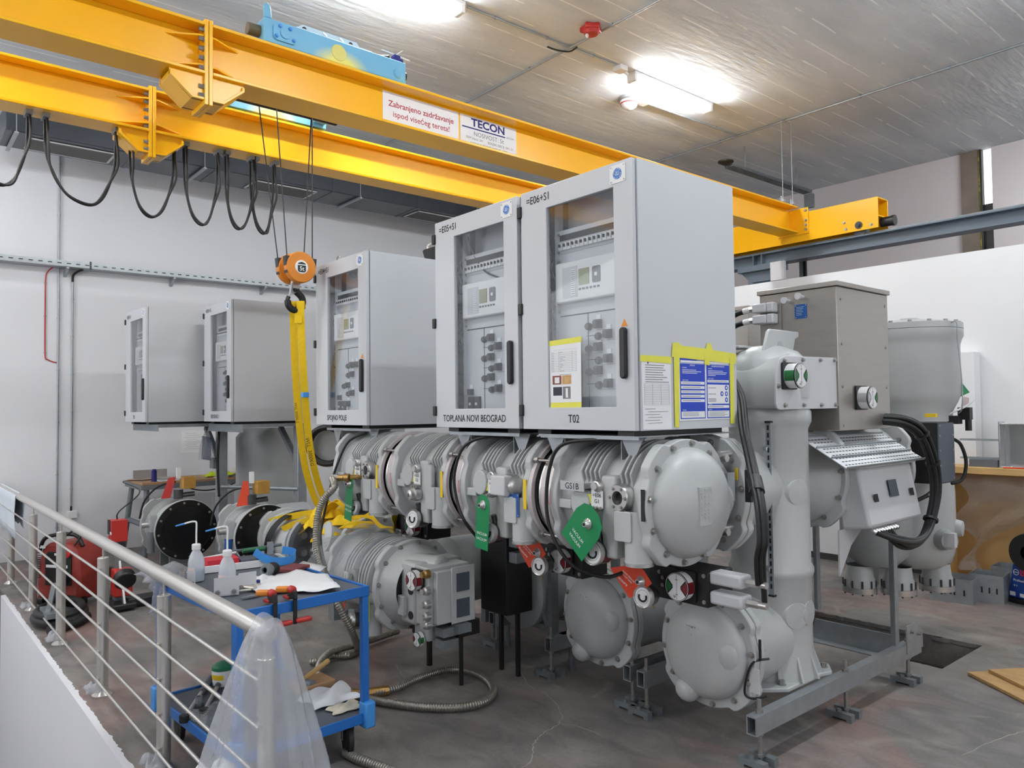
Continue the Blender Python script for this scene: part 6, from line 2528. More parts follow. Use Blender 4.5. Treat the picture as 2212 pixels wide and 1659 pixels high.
def rag(name, label, cat, c, w, d_, h, m_, seed=1, n=12, group=None, thick=.004, rotz=0.0, parent=None):
    """crumpled piece of cloth or film: a folded height field"""
    rnd = random.Random(seed)
    ph = [(rnd.uniform(3, 9), rnd.uniform(3, 9), rnd.uniform(0, 6.28), rnd.uniform(.4, 1)) for _ in range(6)]
    cs, sn = math.cos(rotz), math.sin(rotz)
    g = []
    for i in range(n + 1):
        row = []
        for j in range(n + 1):
            u, v = i / n * 2 - 1, j / n * 2 - 1
            q = 1 - .12 * math.sin(5 * u + seed) - .12 * math.sin(6 * v + 2 * seed)
            x, y = u * w / 2 * q, v * d_ / 2 * (1 - .15 * math.sin(4 * u + seed))
            z = sum(a * (.5 + .5 * math.sin(fx * u + fy * v + p)) for fx, fy, p, a in ph) / 4.2
            e = max(0.0, 1 - (max(abs(u), abs(v))) ** 4)
            row.append((c[0] + x * cs - y * sn, c[1] + x * sn + y * cs, c[2] + .003 + h * z * (.15 + .85 * e) + rnd.uniform(0, h * .06)))
        g.append(row)
    m = MB()
    m.sheet(g)
    o = m.build(name, m_, parent, sharp=70, solid=thick, sub=1)
    if label:
        tag(o, label, cat, group)
    return o


rag('lime_cloth', 'bright lime-yellow cloth heaped on the workbench', 'cloth', (-10.0, 3.45, BZ), .25, .34, .09, LIME, 3)
jk = thing('jacket', 'cream jacket with a dark strap thrown on the workbench', 'jacket', (-10.0, 3.9, BZ))
rag('cloth_body', None, None, (-10.0, 3.95, BZ + .005), .42, .55, .2, CREAM, 8, parent=jk)
m = MB()
m.lathe((-9.95, 3.66, BZ + .09), (.5, 1, .1), [(0, 0), (.07, 0), (.075, .05), (.075, .25), (0, .25)], 20)
m.build('rolled_sleeve', CREAM, jk)
m = MB()
m.tube(catmull([(-9.78, 3.5, BZ + .01), (-9.85, 3.7, BZ + .06), (-9.92, 3.9, BZ + .17), (-10.02, 4.1, BZ + .24)], 5), .02, 6, flat=.3)
m.build('strap', BLACK, jk)
m = MB()
m.tube(catmull([(-9.80, 2.9, BZ - .02), (-9.74, 3.0, BZ - .10), (-9.73, 3.2, BZ - .14), (-9.73, 3.45, BZ - .11), (-9.75, 3.6, BZ - .05)], 6), .008, 6)
tag(m.build('cable', RUBBER), 'thin black cable drooping in front of the workbench edge', 'cable')

# ------------------------------------------------------------------ core drill rig and vacuum cleaner
rx, ry = -7.55, 1.66
rig = thing('core_drill_rig', 'red and black drill stand on a black base beside the workbench', 'drill', (rx, ry, 0))
m = MB()
m.b2((rx - .22, ry - .04, .02), (rx + .2, ry + .16, .07))
m.b2((rx - .05, ry + .1, .02), (rx + .12, ry + .4, .09))
m.build('base', BLACK, rig, bevel=.012)
m = MB()
m.b2((rx - .03, ry + .02, .07), (rx + .02, ry + .07, .68))
m.build('column', GALVD, rig)
for a, b_ in (((rx - .16, ry + .02, .06), (rx - .02, ry + .03, .42)), ((rx + .17, ry + .06, .06), (rx + .02, ry + .05, .42))):
    m = MB()
    m.beam(a, b_, .018, .03)
    m.build('strut', ALU, rig)
m = MB()
m.b2((rx - .02, ry - .01, .12), (rx + .12, ry + .14, .36), 0)
m.cyl((rx + .1, ry + .07, .30), (rx + .17, ry + .07, .26), .09, n=20, m=1)
m.b2((rx - .14, ry, .25), (rx - .02, ry + .10, .36), 1)
m.build('carriage', [REDP, BLACK], rig, bevel=.012)
m = MB()
m.b2((rx - .07, ry - .02, .60), (rx + .06, ry + .11, .79), 0)
m.b2((rx - .085, ry - .025, .66), (rx - .0, ry - .018, .79), 1)
m.b2((rx - .06, ry - .024, .655), (rx - .01, ry - .0205, .685), 2)
m.b2((rx + .0, ry - .024, .665), (rx + .055, ry - .0205, .69), 2)
m.b2((rx + .02, ry - .01, .53), (rx + .09, ry + .08, .60), 1)
m.build('motor', [REDP, BLACK, WHITE], rig, bevel=.01)
m = MB()
m.tube(catmull([(rx - .06, ry + .05, .79), (rx - .03, ry + .06, .86), (rx - .3, ry + .3, 1.0), (-9.1, 2.1, 1.0), (-9.9, 2.5, BZ + .02), (-10.1, 2.7, BZ + .01)], 8), .006, 6)
m.build('mains_cable', RUBBER, rig)

vx, vy = -7.95, 1.47
vac = thing('vacuum_cleaner', 'red and black industrial vacuum cleaner behind the railing', 'vacuum cleaner', (vx, vy, 0))
m = MB()
prof = [(-.22, .06), (.22, .06), (.235, .2), (.22, .38), (.18, .52), (.11, .58), (-.11, .58), (-.18, .52), (-.22, .38), (-.235, .2)]
m.prism(prof, (vx, vy - .17, 0), (.8, .6, 0), ZA, (-.2, .27, 0))
m.build('body', mat('worn_red_plastic', rgb(140, 46, 36), .5, 0, .12, 8), vac, bevel=.03)
fx = Vector((.8, .6, 0))
fn = Vector((.6, -.8, 0))
fc = Vector((vx, vy - .17, 0)) + fn * .0
m = MB()
m.prism([(-.13, .2), (.15, .2), (.15, .46), (.1, .50), (-.1, .50), (-.13, .46)], fc + fn * .012, fx, ZA, -fn * .02, 0)
m.build('front_panel', BLACK, vac, bevel=.006)
m = MB()
for u0, u1, v0, v1, mi in ((-.11, .02, .36, .385, 0), (.05, .12, .36, .385, 0), (-.02, .1, .47, .49, 0), (-.2, -.12, .53, .555, 0), (-.02, .08, .165, .195, 0)):
    m.prism([(u0, v0), (u1, v0), (u1, v1), (u0, v1)], fc + fn * .02, fx, ZA, -fn * .004, mi)
    m.cut()
m.build('label', [WHITE], vac, each=True)
m = MB()
for k in range(12):
    m.prism([(-.225, .26 + k * .02), (-.185, .26 + k * .02), (-.185, .268 + k * .02), (-.225, .268 + k * .02)], fc + fn * .003, fx, ZA, -fn * .004)
m.build('vent_slots', BLACK, vac)
m = MB()
m.lathe(fc + fx * .12 + ZA * .49 + fn * .01, fn, [(.035, -.01), (.035, .02), (0, .025)], 16)
m.build('knob', REDP, vac)
m = MB()
m.tube(catmull([fc + fx * -.2 + ZA * .5, fc + fx * -.12 + ZA * .63, fc + fx * .08 + ZA * .64 - fn * .1, fc + fx * .18 + ZA * .54 - fn * .1], 6), .018, 8)
m.build('carry_handle', BLACK, vac)
m = MB()
m.tube(catmull([fc + fx * .02 + ZA * .60, fc + fx * .1 + ZA * .66, fc + fx * .16 + ZA * .70 - fn * .05, fc + fx * .20 + ZA * .65 - fn * .05, fc + fx * .16 + ZA * .56 - fn * .02], 6), .009, 6)
m.tube(catmull([fc + fx * -.2 + ZA * .55, fc + fx * -.3 + ZA * .47, fc + fx * -.31 + ZA * .3, fc + fx * -.31 + ZA * .12], 6), .009, 6)
m.build('mains_cable', RUBBER, vac)
m = MB()
for u, v in ((-.2, -.05), (.2, -.05), (-.2, -.3), (.2, -.3)):
    p = fc + fx * u + fn * v
    m.cyl(p + ZA * .05 - fx * .03, p + ZA * .05 + fx * .03, .05, n=16)
    m.cut()
m.build('wheel', BLACK, vac, each=True)
m = MB()
m.tube(catmull([fc + fx * .06 + ZA * .22 + fn * .02, fc + fx * .15 + ZA * .3 + fn * .12, fc + fx * .22 + ZA * .2 + fn * .2, fc + fx * .2 + ZA * .08 + fn * .25, (-7.25, 1.40, .05), (-7.05, 1.22, .04), (-7.0, 1.08, .04)], 8), .035, 12)
m.build('hose_lead', RUBBER, vac)
hs = thing('suction_hose', 'thick black suction hose coiled on the floor by the railing foot', 'hose', (-7.3, 1.2, 0))
pts = []
for k in range(70):
    a = 2 * PI * k / 32 + 2.4
    r = .30 - .0010 * k
    pts.append((-7.42 + r * 1.15 * math.cos(a) - .06 * math.sin(a), 1.235 + r * .66 * math.sin(a), .036 + .0013 * k))
m = MB()
m.tube(pts, .035, 12)
m.build('hose', RUBBER, hs)
m = MB()
m.b2((-7.40, 1.08, .11), (-7.06, 1.18, .15))
m.beam((-7.5, 1.2, .3), (-7.15, 1.1, .13), .035, .03)
m.build('nozzle', GALVD, hs)
m = MB()
m.tube(catmull([(-10.2, 1.55, .008), (-9.6, 1.5, .008), (-9.0, 1.45, .008), (-8.4, 1.42, .012), (-8.22, 1.45, .05)], 6), .009, 6)
tag(m.build('cable', RUBBER), 'black cable lying on the floor between the left wall and the vacuum cleaner', 'cable')

# ------------------------------------------------------------------ railing
rl = thing('stair_railing', 'stainless steel railing along the floor edge with five thin rods', 'railing', (-6.2, 1.117, 0))
RY, RZ, RR = 1.117, .940, .034
m = MB()
m.cyl((-13 + 2.25, RY, RZ), (-2.722, RY, RZ), RR, n=32)
hr = m.build('handrail', STEEL, rl)
m = MB()
m.lathe((-2.722, RY, RZ), XA, [(RR, 0), (RR * .96, .004), (0, .006)], 32)
m.build('end_cap', STEEL, hr)
px_ = [-2.744, -4.02, -5.32, -6.70, -8.02, -9.42]
for k, x in enumerate(px_):
    m = MB()
    m.cyl((x, RY, .006), (x, RY, .845), .033, n=28)
    m.cyl((x, RY, .845), (x, RY, .848), .033, .03, n=28)
    p = m.build('post', STEEL, rl)
    m = MB()
    m.cyl((x, RY, .847), (x, RY, RZ - RR + .003), .006, n=10)
    m.build('pin', STEEL, p)
    m = MB()
    m.lathe((x, RY, 0), ZA, [(.06, 0), (.06, .004), (.052, .012), (.042, .02), (.033, .03)], 28)
    m.build('base_cover', STEEL, p)
for z in (.777, .607, .436, .267, .10):
    for a, b_ in zip(px_[:-1], px_[1:]):
        m = MB()
        m.cyl((b_ + .02, RY - .038, z), (a + .028, RY - .038, z), .0082, n=12)
        m.build('rod', STEEL, rl)
    m = MB()
    m.cyl((-10.75, RY - .038, z), (px_[-1] + .022, RY - .038, z), .0082, n=12)
    m.build('rod', STEEL, rl)
for k, x in enumerate(px_[1:5]):
    rag('plastic_wrap', ('scrap of clear wrapping around the foot of the railing post nearest the cart', 'scrap of clear wrapping around the second railing post foot from the cart', 'scrap of clear wrapping around the railing post foot by the hose coil', 'scrap of clear wrapping around the railing post foot left of the vacuum cleaner')[k], 'wrapping', (x + .02, RY - .05, .03), .14, .10, .10, FILM, 20 + k, 8, 'wrapping on the railing feet', .001)
# cloth hung over the far end of the handrail
m = MB()
g = []
for i in range(15):
    row = []
    t_ = -1 + 2 * i / 14
    for j in range(11):
        x = -10.3 + (1.45) * j / 10
        if abs(t_) < .16:
            a = t_ / .16 * PI / 2
            y, z = RY + math.sin(a) * (RR + .006), RZ + math.cos(a) * (RR + .006)
        else:
            y = RY + math.copysign(RR + .006 + .006 * math.sin(j * 1.7 + i), t_)
            z = RZ - (abs(t_) - .16) / .84 * (.40 if t_ < 0 else .3)
            z -= .018 * math.sin(j * 2.1) * (abs(t_) > .95)
        row.append((x, y, z))
    g.append(row)
m.sheet(g)
tag(m.build('cloth', mat('pale_blue_towel', rgb(214, 222, 230), 0.95, 0, 0.03, 8), sharp=70, solid=.003), 'pale towel hung over the far left end of the handrail', 'towel')

# ------------------------------------------------------------------ left bays: black covered tube ends and their cabinets' frames
def covered_tube(x0, x1, y, z, R, label, group, film=False, tagname=True):
    t = thing('open_busbar_end', label, 'busbar end', ((x0 + x1) / 2, y, z - R), group)
    m = MB()
    m.lathe((x0, y, z), XA, [(R * .9, 0), (R * .84, .05), (R * .84, x1 - x0 - .06), (R * .95, x1 - x0 - .03)], 56)
    m.build('barrel', GIS, t)
    flange(t, (x0, y, z), XA, R * 1.02, .045, bolt_axis=-1, nb=8)
    n_ = 5
    ribs(t, [x0 + .14 + .034 * k for k in range(n_)], y, z, R * .84, R * .93, -.4, 2.6)
    m = MB()
    m.lathe((x1 - .04, y, z), XA, [(R * .88, 0), (R, 0), (R, .035), (R * .93, .04)], 64)
    m.build('end_ring', GIS, t)
    if not film:
        m = MB()
        m.lathe((x1, y, z), XA, [(R * .985, -.004), (R * .985, .008), (R * .80, .012), (R * .79, .004), (0, .003)], 64)
        cv = m.build('black_cover', BLKGL, t)
        bolts(cv, hex_ring((x1 + .010, y, z), R * .9, XA, 12, .1), XA, .008, .008)
    else:
        m = MB()
        m.lathe((x1, y, z), XA, [(R * .95, -.02), (R * 1.0, .004), (R * .86, .012), (R * .85, -.16), (0, -.18)], 56)
        m.build('open_throat', DARKPAN, t)
        for dz in (-.07, .08):
            m = MB()
            m.lathe((x1 - .15, y + .02, z + dz), XA, [(.05, 0), (.055, .03), (.055, .07), (.03, .10), (0, .105)], 24)
            m.lathe((x1 - .17, y - .08, z + dz), XA, [(.04, 0), (.045, .03), (.03, .08), (0, .085)], 20)
            m.build('contact', ALU, t)
    return t


OG = 'covered open ends of the left busbars'
T1 = covered_tube(-8.42, -7.85, 2.39, .59, .296, 'leftmost open busbar end closed with a glossy black cover', OG)
T2 = covered_tube(-7.52, -7.0, 2.85, .575, .296, 'second busbar end with a black cover, partly behind the white bottles', OG)
T3 = covered_tube(-7.0, -6.3, 3.03, .56, .272, 'third busbar end, open and wrapped in clear film under the yellow slings', OG, film=True)
for T_, x, y, z, lab in ((T1, -8.2, 2.39, .59, 0), (T2, -7.3, 2.85, .575, 0), (T3, -6.7, 3.03, .56, 0)):
    m = MB()
    for xx in (x - .12, x + .2):
        m.b2((xx - .02, y - .12, 0), (xx + .02, y + .12, z - .23))
        m.cut()
    m.build('saddle', GALVD, T_, each=True)
# small valves at the side of the covered ends
for T_, x, y, z in ((T1, -8.0, 2.39 - .27, .60), (T2, -7.17, 2.85 - .27, .58)):
    m = MB()
    m.b2((x - .06, y - .03, z - .02), (x + .02, y + .03, z + .14), 0)
    m.cyl((x - .01, y - .02, z - .22), (x - .01, y - .02, z - .02), .035, n=14, m=1)
    m.cyl((x - .05, y - .03, z + .05), (x - .05, y - .10, z + .05), .03, n=14, m=2)
    m.build('valve_group', [GISD, TYPEPL if T_ is T2 else GALVD, ALU], T_)
for T_, c, lab, m_ in ((T1, (-8.02, 2.36, .885), 'crumpled red tag and brown box valve on top of the leftmost busbar end', REDP), (T2, (-7.18, 2.78, .865), 'upright orange tag and brown box valve on top of the second busbar end', ORANGE)):
    t = thing('valve_fitting', lab, 'valve', c)
    c = Vector(c)
    m = MB()
    m.cyl(c, c + ZA * .09, .045, n=16)
    m.cyl(c + ZA * .03, c + Vector((.02, .15, .04)), .025, n=12)
    m.build('valve', GAUGEB, t)
    m = MB()
    m.b2(c + Vector((-.03, .02, .10)), c + Vector((.10, .14, .22)))
    m.build('cardboard_box', mat('brown_tape' + str(len(MATS)), rgb(172, 128, 52), 0.5, 0, .15, 15), t, bevel=.004)
    m = MB()
    m.prism([(-.10, -.02), (.04, .0), (.02, .22), (-.03, .23)] if m_ is ORANGE else [(-.13, .0), (-.03, .01), (.03, .22), (-.05, .21)], c + Vector((.0, -.05, .0)), (.75, .66, 0), ZA, (.002, -.002, 0))
    m.build('tag_sheet', m_, t)
    m = MB()
    m.b2(c + Vector((-.01, -.02, .20)), c + Vector((.015, .02, .31)))
    m.build('gauge_glass', WHITE, t)
    m = MB()
    m.tube(catmull([c + Vector((0, -.03, .17)), c + Vector((-.15, -.15, .12)), c + Vector((-.25, -.25, -.02)), c + Vector((-.28, -.29, -.2))], 6), .010, 8)
    m.build('cable', RUBBER, t)

fr = thing('cabinet_stand', 'galvanised stand with diagonal braces carrying the two left cabinets', 'stand', (-8.2, 3.0, 0))
m = MB()
m.b2((-9.50, 2.30, CZ0 - .05), (-8.50, 2.95, CZ0 - .02))
m.b2((-9.50, 2.296, CZ0 - .09), (-8.50, 2.30, CZ0 - .02))
m.build('left_tray', GALVD, fr)
m = MB()
m.b2((-8.50, 2.82, CZ0 - .05), (-7.50, 3.5, CZ0 - .02))
m.b2((-8.50, 2.816, CZ0 - .10), (-7.50, 2.82, CZ0 - .02))
m.build('right_tray', GALVD, fr)
for x, y in ((-8.60, 2.99), (-7.55, 3.44)):
    m = MB()
    m.b2((x - .055, y - .05, 0), (x + .055, y + .05, CZ0 - .05))
    m.build('post', GALV, fr, bevel=.006)
    m = MB()
    m.beam((x - .45, y - .02, CZ0 - .07), (x - .03, y - .02, CZ0 - .42), .05, .05)
    m.build('diagonal_brace', GALVD, fr)
m = MB()
m.cyl((-8.6, 2.96, .92), (-7.5, 3.4, .94), .022, n=14)
m.build('tie_bar', GALV, fr)
m = MB()
m.b2((-8.72, 2.90, 1.12), (-8.60, 2.94, 1.24))
m.build('junction_box', GALVD, fr)
m = MB()
m.tube(catmull([(-8.5, 2.93, CZ0 - .07), (-8.44, 2.9, 1.4), (-8.46, 2.9, 1.2), (-8.44, 2.9, .95), (-8.36, 2.88, .84)], 6), .015, 8)
m.build('cable', RUBBER, fr)
tk = thing('gas_tank', 'large dull grey vertical tank behind the stand of the left cabinets', 'tank', (-8.77, 3.62, 0))
m = MB()
m.lathe((-8.77, 3.62, 0), ZA, [(.2, 0), (.2, .3), (.40, .45), (.40, .85), (.385, .87), (.385, 1.45), (.3, 1.56), (0, 1.585)], 56)
m.build('tank', GISD, tk)
flange(T2, (-7.62, 2.95, .62), (.3, 1, 0), .2, .04, 'side_flange', nb=8)
m = MB()
m.lathe((-7.35, 3.15, .6), (0, 1, 0), [(.2, -.1), (.22, 0), (.22, .25), (0, .27)], 40)
m.build('side_pipe', GISD, T2)
bag = thing('hanging_bag', 'dark blue sheet in a clear bag tied to the stand post', 'bag', (-8.62, 2.85, 1.24))
g = []
for i in range(9):
    z = 1.215 + .32 * i / 8
    w_ = .17 * (1 - (i / 8) ** 3) + .01
    g.append([(-8.66 + w_ * 1.15 * math.cos(a), 2.845 + .06 * math.sin(a) * (1 - .7 * i / 8), z) for a in [2 * PI * k / 14 for k in range(15)]])
m = MB()
m.sheet(g)
m.build('clear_bag', FILMC, bag)
m = MB()
m.prism([(-.15, 0), (.14, .0), (.14, .25), (-.13, .26)], (-8.66, 2.84, 1.22), XA, ZA, (0, .01, 0))
m.build('dark_sheet', mat('dark_navy_sheet', rgb(36, 52, 78), .7), bag)
m = MB()
m.tube([(-8.66, 2.86, 1.53), (-8.65, 2.87, CZ0 - .06)], .006, 6)
m.build('tie', WHITE, bag)
cc0 = at(708, 962, 'Y', 3.06)
t = thing('wrapped_cable_coil', 'coil of thick black cable hanging left of the E04 module', 'cable coil', cc0)
m = MB()
for k in range(5):
    m.tube(circle(cc0 - FW * (.016 * k), .148 + .011 * (k % 3), RT, ZA, 44), .016, 8, closed=True)
m.build('coil', RUBBER, t)
m = MB()
m.lathe(cc0 + FW * .03, -FW, [(.14, 0), (0, .002)], 36)
m.build('disc', GISD, t)
m = MB()
m.tube([cc0 + ZA * .16, Vector((cc0.x + .05, cc0.y + .02, CZ0 - .03))], .006, 6)
m.build('tie', BLACK, t)
# ================================================================== YELLOW SLINGS
HKP = Vector((-5.48, HYc + .03, HZc - .31))


def ribbon(m, pts, w, width_dir, th=.004):
    """flat webbing along pts"""
    L, R, L2, R2 = [], [], [], []
    n = len(pts)
    for i, p in enumerate(pts):
        t = (pts[min(i + 1, n - 1)] - pts[max(0, i - 1)]).normalized()
        wd = width_dir[i] if isinstance(width_dir, list) else Vector(width_dir)
        wd = (wd - t * wd.dot(t)).normalized()
        nn = t.cross(wd)
        L.append(p + wd * w / 2 + nn * th / 2)
        R.append(p - wd * w / 2 + nn * th / 2)
        L2.append(p + wd * w / 2 - nn * th / 2)
        R2.append(p - wd * w / 2 - nn * th / 2)
    m.sheet([L, R, R2, L2, L])


VD = Vector((.6, .8, 0))
PILE = Vector((-5.95, 2.98, .88))
SG = 'yellow lifting slings on the crane hook'


def sling(name, label, top_off, ends, w=.062, txt=None, marks=None):
    t = thing(name, label, 'sling', PILE, SG)
    for k, pts in enumerate(ends):
        m = MB()
        cp = catmull(pts, 10)
        ribbon(m, cp, w, VD)
        m.build('strap', SLING, t, sharp=60)
    return t


ht = Vector((-5.48, HYc + .012, HZc - .285))
S1 = sling('lifting_sling', 'yellow sling on the crane hook, right strap printed WLL 3000KG', 0,
           [[ht + Vector((.02, .0, -.13)), ht + Vector((.02, .005, -.02)), ht + Vector((.02, .03, -.01)), at(649, 660, 'X', -5.44), at(655, 800, 'X', -5.52), at(665, 930, 'X', -5.66), at(678, 1010, 'X', -5.75), at(697, 1070, 'X', -5.84), at(718, 1098, 'X', -5.86)]], .056)
S2 = sling('lifting_sling', 'yellow sling on the crane hook, left strap with worn print', 0,
           [[ht + Vector((-.01, .02, -.0)), ht + Vector((-.01, -.02, -.02)), at(633, 660, 'X', -5.52), at(638, 800, 'X', -5.62), at(648, 930, 'X', -5.74), at(662, 1020, 'X', -5.84), at(684, 1085, 'X', -5.90), at(700, 1100, 'X', -5.92)]], .056)
m = MB()
p0, p1 = at(652, 800, 'X', -5.575), at(657, 850, 'X', -5.63)
m.b2(at(659, 853, 'X', -5.55) - Vector((.02, .026, .02)), at(659, 853, 'X', -5.55) + Vector((.02, .026, .02)))
m.build('blue_label', LBLUE, S1, bevel=.004)
m = MB()
pa, pb = at(664, 945, 'X', -5.63), at(676, 1010, 'X', -5.70)
d_ = (pb - pa).normalized()
m.text('WLL  3000KG', .042, pa + Vector((.03, -.03, 0)) - VD * .0, d_, VD, 0)
m.build('lettering', INK, S1)
m = MB()
pa = at(639, 870, 'X', -5.63)
m.text('WLL 3000KG', .03, pa + Vector((.035, -.03, 0)), (at(645, 930, 'X', -5.69) - pa).normalized(), VD, 0)
m.build('lettering', INK, S2)
# heap of webbing on the busbar end
hp = thing('sling_heap', 'heap of folded yellow webbing lying on the third busbar end', 'sling', PILE, SG)
rnd = random.Random(5)
base = [at(705, 1100, 'Y', 3.0), at(745, 1095, 'Y', 3.0), at(720, 1125, 'Y', 2.95), at(690, 1110, 'Y', 3.05), at(760, 1120, 'Y', 2.98), at(735, 1140, 'Y', 2.9), at(700, 1130, 'Y', 2.95)]
for k in range(18):
    a = rnd.uniform(0, 6.28)
    c = base[k % 7] + Vector((rnd.uniform(-.05, .05), rnd.uniform(-.05, .05), .012 * (k // 7) - .02))
    pts = []
    for q in range(7):
        t_ = q / 6 * 2 - 1
        pts.append(c + Vector((math.cos(a) * t_ * .16, math.sin(a) * t_ * .17, .05 * math.sin(t_ * 2.4 + k) - .09 * t_ * t_)))
    m = MB()
    ribbon(m, catmull(pts, 6), .075, [Vector((-math.sin(a) * .8, math.cos(a) * .8, .6 * math.sin(j * .25 + k))) for j in range(37)], .005)
    m.build('fold', SLING, hp, sharp=60)
for k, (px, py, w_, d__, h_) in enumerate(((716, 1106, .30, .26, .12), (748, 1122, .26, .24, .12), (700, 1128, .22, .22, .08), (730, 1142, .24, .18, .09), (772, 1128, .2, .2, .07))):
    c = at(px, py + 12, 'Y', 2.98 - .03 * k)
    rag('bundle', None, None, c, w_, d__, h_, SLING, 61 + k, 13, parent=hp, thick=.006, rotz=.6 * k)
for pts, w in (([at(568, 1133, 'Y', 2.86), at(600, 1122, 'Y', 2.88), at(650, 1112, 'Y', 2.92), at(700, 1105, 'Y', 2.96)], .06),
               ([at(610, 1143, 'Y', 2.80), at(640, 1130, 'Y', 2.86), at(680, 1120, 'Y', 2.9)], .05),
               ([at(770, 1110, 'Y', 2.98), at(800, 1115, 'Y', 3.0), at(825, 1140, 'Y', 2.95), at(850, 1145, 'Y', 2.95)], .055),
               ([at(854, 1112, 'Y', 2.95), at(853, 1130, 'Y', 2.95), at(852, 1148, 'Y', 2.93)], .06)):
    m = MB()
    ribbon(m, catmull(pts, 8), w, (0.2, -.3, 1))
    m.build('loose_strap', SLING, hp, sharp=60)
ss = thing('black_strap', 'black strap laid over the third busbar end under the yellow webbing', 'strap', T3.location)
m = MB()
pts = []
for k in range(14):
    a = -.5 + 2.5 * k / 13
    pts.append(Vector((-6.78 + .30 * k / 13, 3.03 - .285 * math.cos(a), .56 + .285 * math.sin(a))))
ribbon(m, pts, .09, (1, .1, 0))
m.build('strap', BLACK, ss)
fm = thing('film_wrap', 'clear plastic film stretched over the open mouth of the third busbar end', 'film', (-6.3, 3.03, .29))
g = []
for i in range(7):
    r = [.29, .285, .27, .2, .12, .05, .0][i]
    row = []
    for k in range(37):
        a = 2 * PI * k / 36
        rr = r * (1 + .02 * math.sin(7 * a + i))
        row.append((-6.275 + [-.06, .005, .012, .005, -.01, -.015, -.012][i] + .012 * math.sin(5 * a + 2 * i) * (1 if i in (3, 4) else .2), 3.03 + rr * math.cos(a), .56 + rr * math.sin(a)))
    g.append(row)
m = MB()
m.sheet(g)
m.build('film', FILMC, fm)

# pale castings under the E04 module carrying the far webbing
lm = thing('busbar_casting', 'pale grey casting below the E04 module, half hidden by the yellow webbing', 'housing', (-5.55, 3.05, .4))
m = MB()
m.lathe((-6.05, 3.08, .62), XA, [(.2, 0), (.24, .05), (.22, .1), (.22, .5), (.26, .55), (.26, .62), (.2, .66), (0, .66)], 48)
m.lathe((-5.62, 3.0, .70), (-.1, -.9, .2), [(.12, -.05), (.12, .22), (.09, .24), (0, .24)], 28)
m.build('casting', GIS, lm)
flange(lm, (-5.45, 3.08, .62), XA, .29, .045, bolt_axis=1, nb=10)
m = MB()
m.b2((-5.95, 2.96, 0), (-5.85, 3.2, .42))
m.b2((-5.6, 2.96, 0), (-5.5, 3.2, .42))
m.build('saddle', GALVD, lm, each=True)

# ================================================================== DRIVE UNIT UNDER THE MIDDLE MODULES
du = thing('switch_drive_unit', 'grey switch casting with round red indicator and ribbed tube under the middle modules', 'drive', (-4.2, 2.72, .3))
DY, DZ, DR = 2.70, .62, .295
m = MB()
m.lathe((-4.86, DY, DZ), XA, [(DR * .9, 0), (DR * .8, .08), (DR * .8, .52), (DR * .86, .62)], 56)
m.build('barrel', GIS, du)
flange(du, (-4.88, DY, DZ), XA, DR, .045, bolt_axis=-1)
flange(du, (-4.26, DY, DZ), XA, DR, .05, 'end_flange', bolt_axis=1, nb=12)
ribs(du, [-4.66 + .036 * k for k in range(4)] + [-4.45 + .036 * k for k in range(4)], DY, DZ, DR * .8, DR * .94, -.2, 2.6)
m = MB()
m.lathe((-4.215, DY, DZ), XA, [(DR * .9, 0), (DR * .84, .05), (DR * .76, .10), (DR * .72, .13)], 48)
m.b2((-4.12, DY - .16, DZ - .19), (-3.95, DY + .2, DZ + .19))
m.cyl((-4.14, DY - .05, DZ + .12), (-3.90, DY + .02, DZ + .14), .10, .08, n=24)
m.build('neck', GIS, du, bevel=.02)
m = MB()
m.b2((-4.0, DY - .15, DZ - .17), (-3.82, DY + .15, DZ + .18))
m.b2((-3.82, DY - .12, DZ - .155), (-3.775, DY + .14, DZ + .16))
m.b2((-3.775, DY - .02, DZ - .165), (-3.765, DY + .155, DZ + .175))
hb = m.build('gear_housing', GIS, du, bevel=.012)
m = MB()
for z in (DZ - .075, DZ + .08):
    m.b2((-3.765, DY + .015, z - .055), (-3.76, DY + .11, z + .055))
    m.cut()
m.build('dark_window', DARKPAN, hb, each=True)
m = MB()
m.b2((-4.11, DY - .19, DZ - .14), (-4.04, DY - .16, DZ - .02))
m.build('recess_frame', GIS, du, bevel=.006)
indicator(du, (-3.92, DY - .155, DZ + .10), -YA, .062, DKRED, DKRED, .055)
for k, z in enumerate((.15, .05, -.03, -.10, -.15)):
    m = MB()
    m.lathe((-3.815, DY - .15, DZ + z), -YA, [(.026, 0), (.026, .03), (.018, .04), (.018, .055), (0, .055)], 16)
    m.build('coupling', BRASS if k == 0 else ALU, du)
m = MB()
for z in (.02, -.13):
    m.cyl((-4.0, DY - .165, DZ + z), (-4.0, DY - .16, DZ + z), .025, n=16)
    m.cut()
m.build('dark_port', BLACK, du, each=True)
m = MB()
m.b2((-4.05, DY - .1, .34), (-3.90, DY + .2, DZ - .18), 0)
m.b2((-4.16, DY - .05, .33), (-4.05, DY + .15, .40), 1)
m.b2((-3.86, DY - .08, .385), (-3.77, DY + .03, .435), 2)
m.b2((-3.86, DY - .08, .315), (-3.77, DY + .03, .365), 2)
m.b2((-3.80, DY + .0, .40), (-3.73, DY + .1, .45), 2)
m.b2((-3.95, DY + .04, .36), (-3.78, DY + .2, .45), 1)
m.build('lower_drive', [GIS, BLACK, GALVD], du)
indicator(du, (-3.97, DY - .1, .345), -YA, .045, DKRED, DKGREEN, .04, base=False)
m = MB()
m.cyl((-4.4, DY + .24, 0), (-4.4, DY + .24, .45), .02, n=12)
m.cut()
m.cyl((-3.95, DY + .18, 0), (-3.95, DY + .18, .34), .014, n=12)
m.build('foot', BLACK, du, each=True)
m = MB()
m.lathe((-4.52, DY - .25, DZ + .03), -YA, [(.06, 0), (.06, .03), (.032, .035), (.03, .01)], 24)
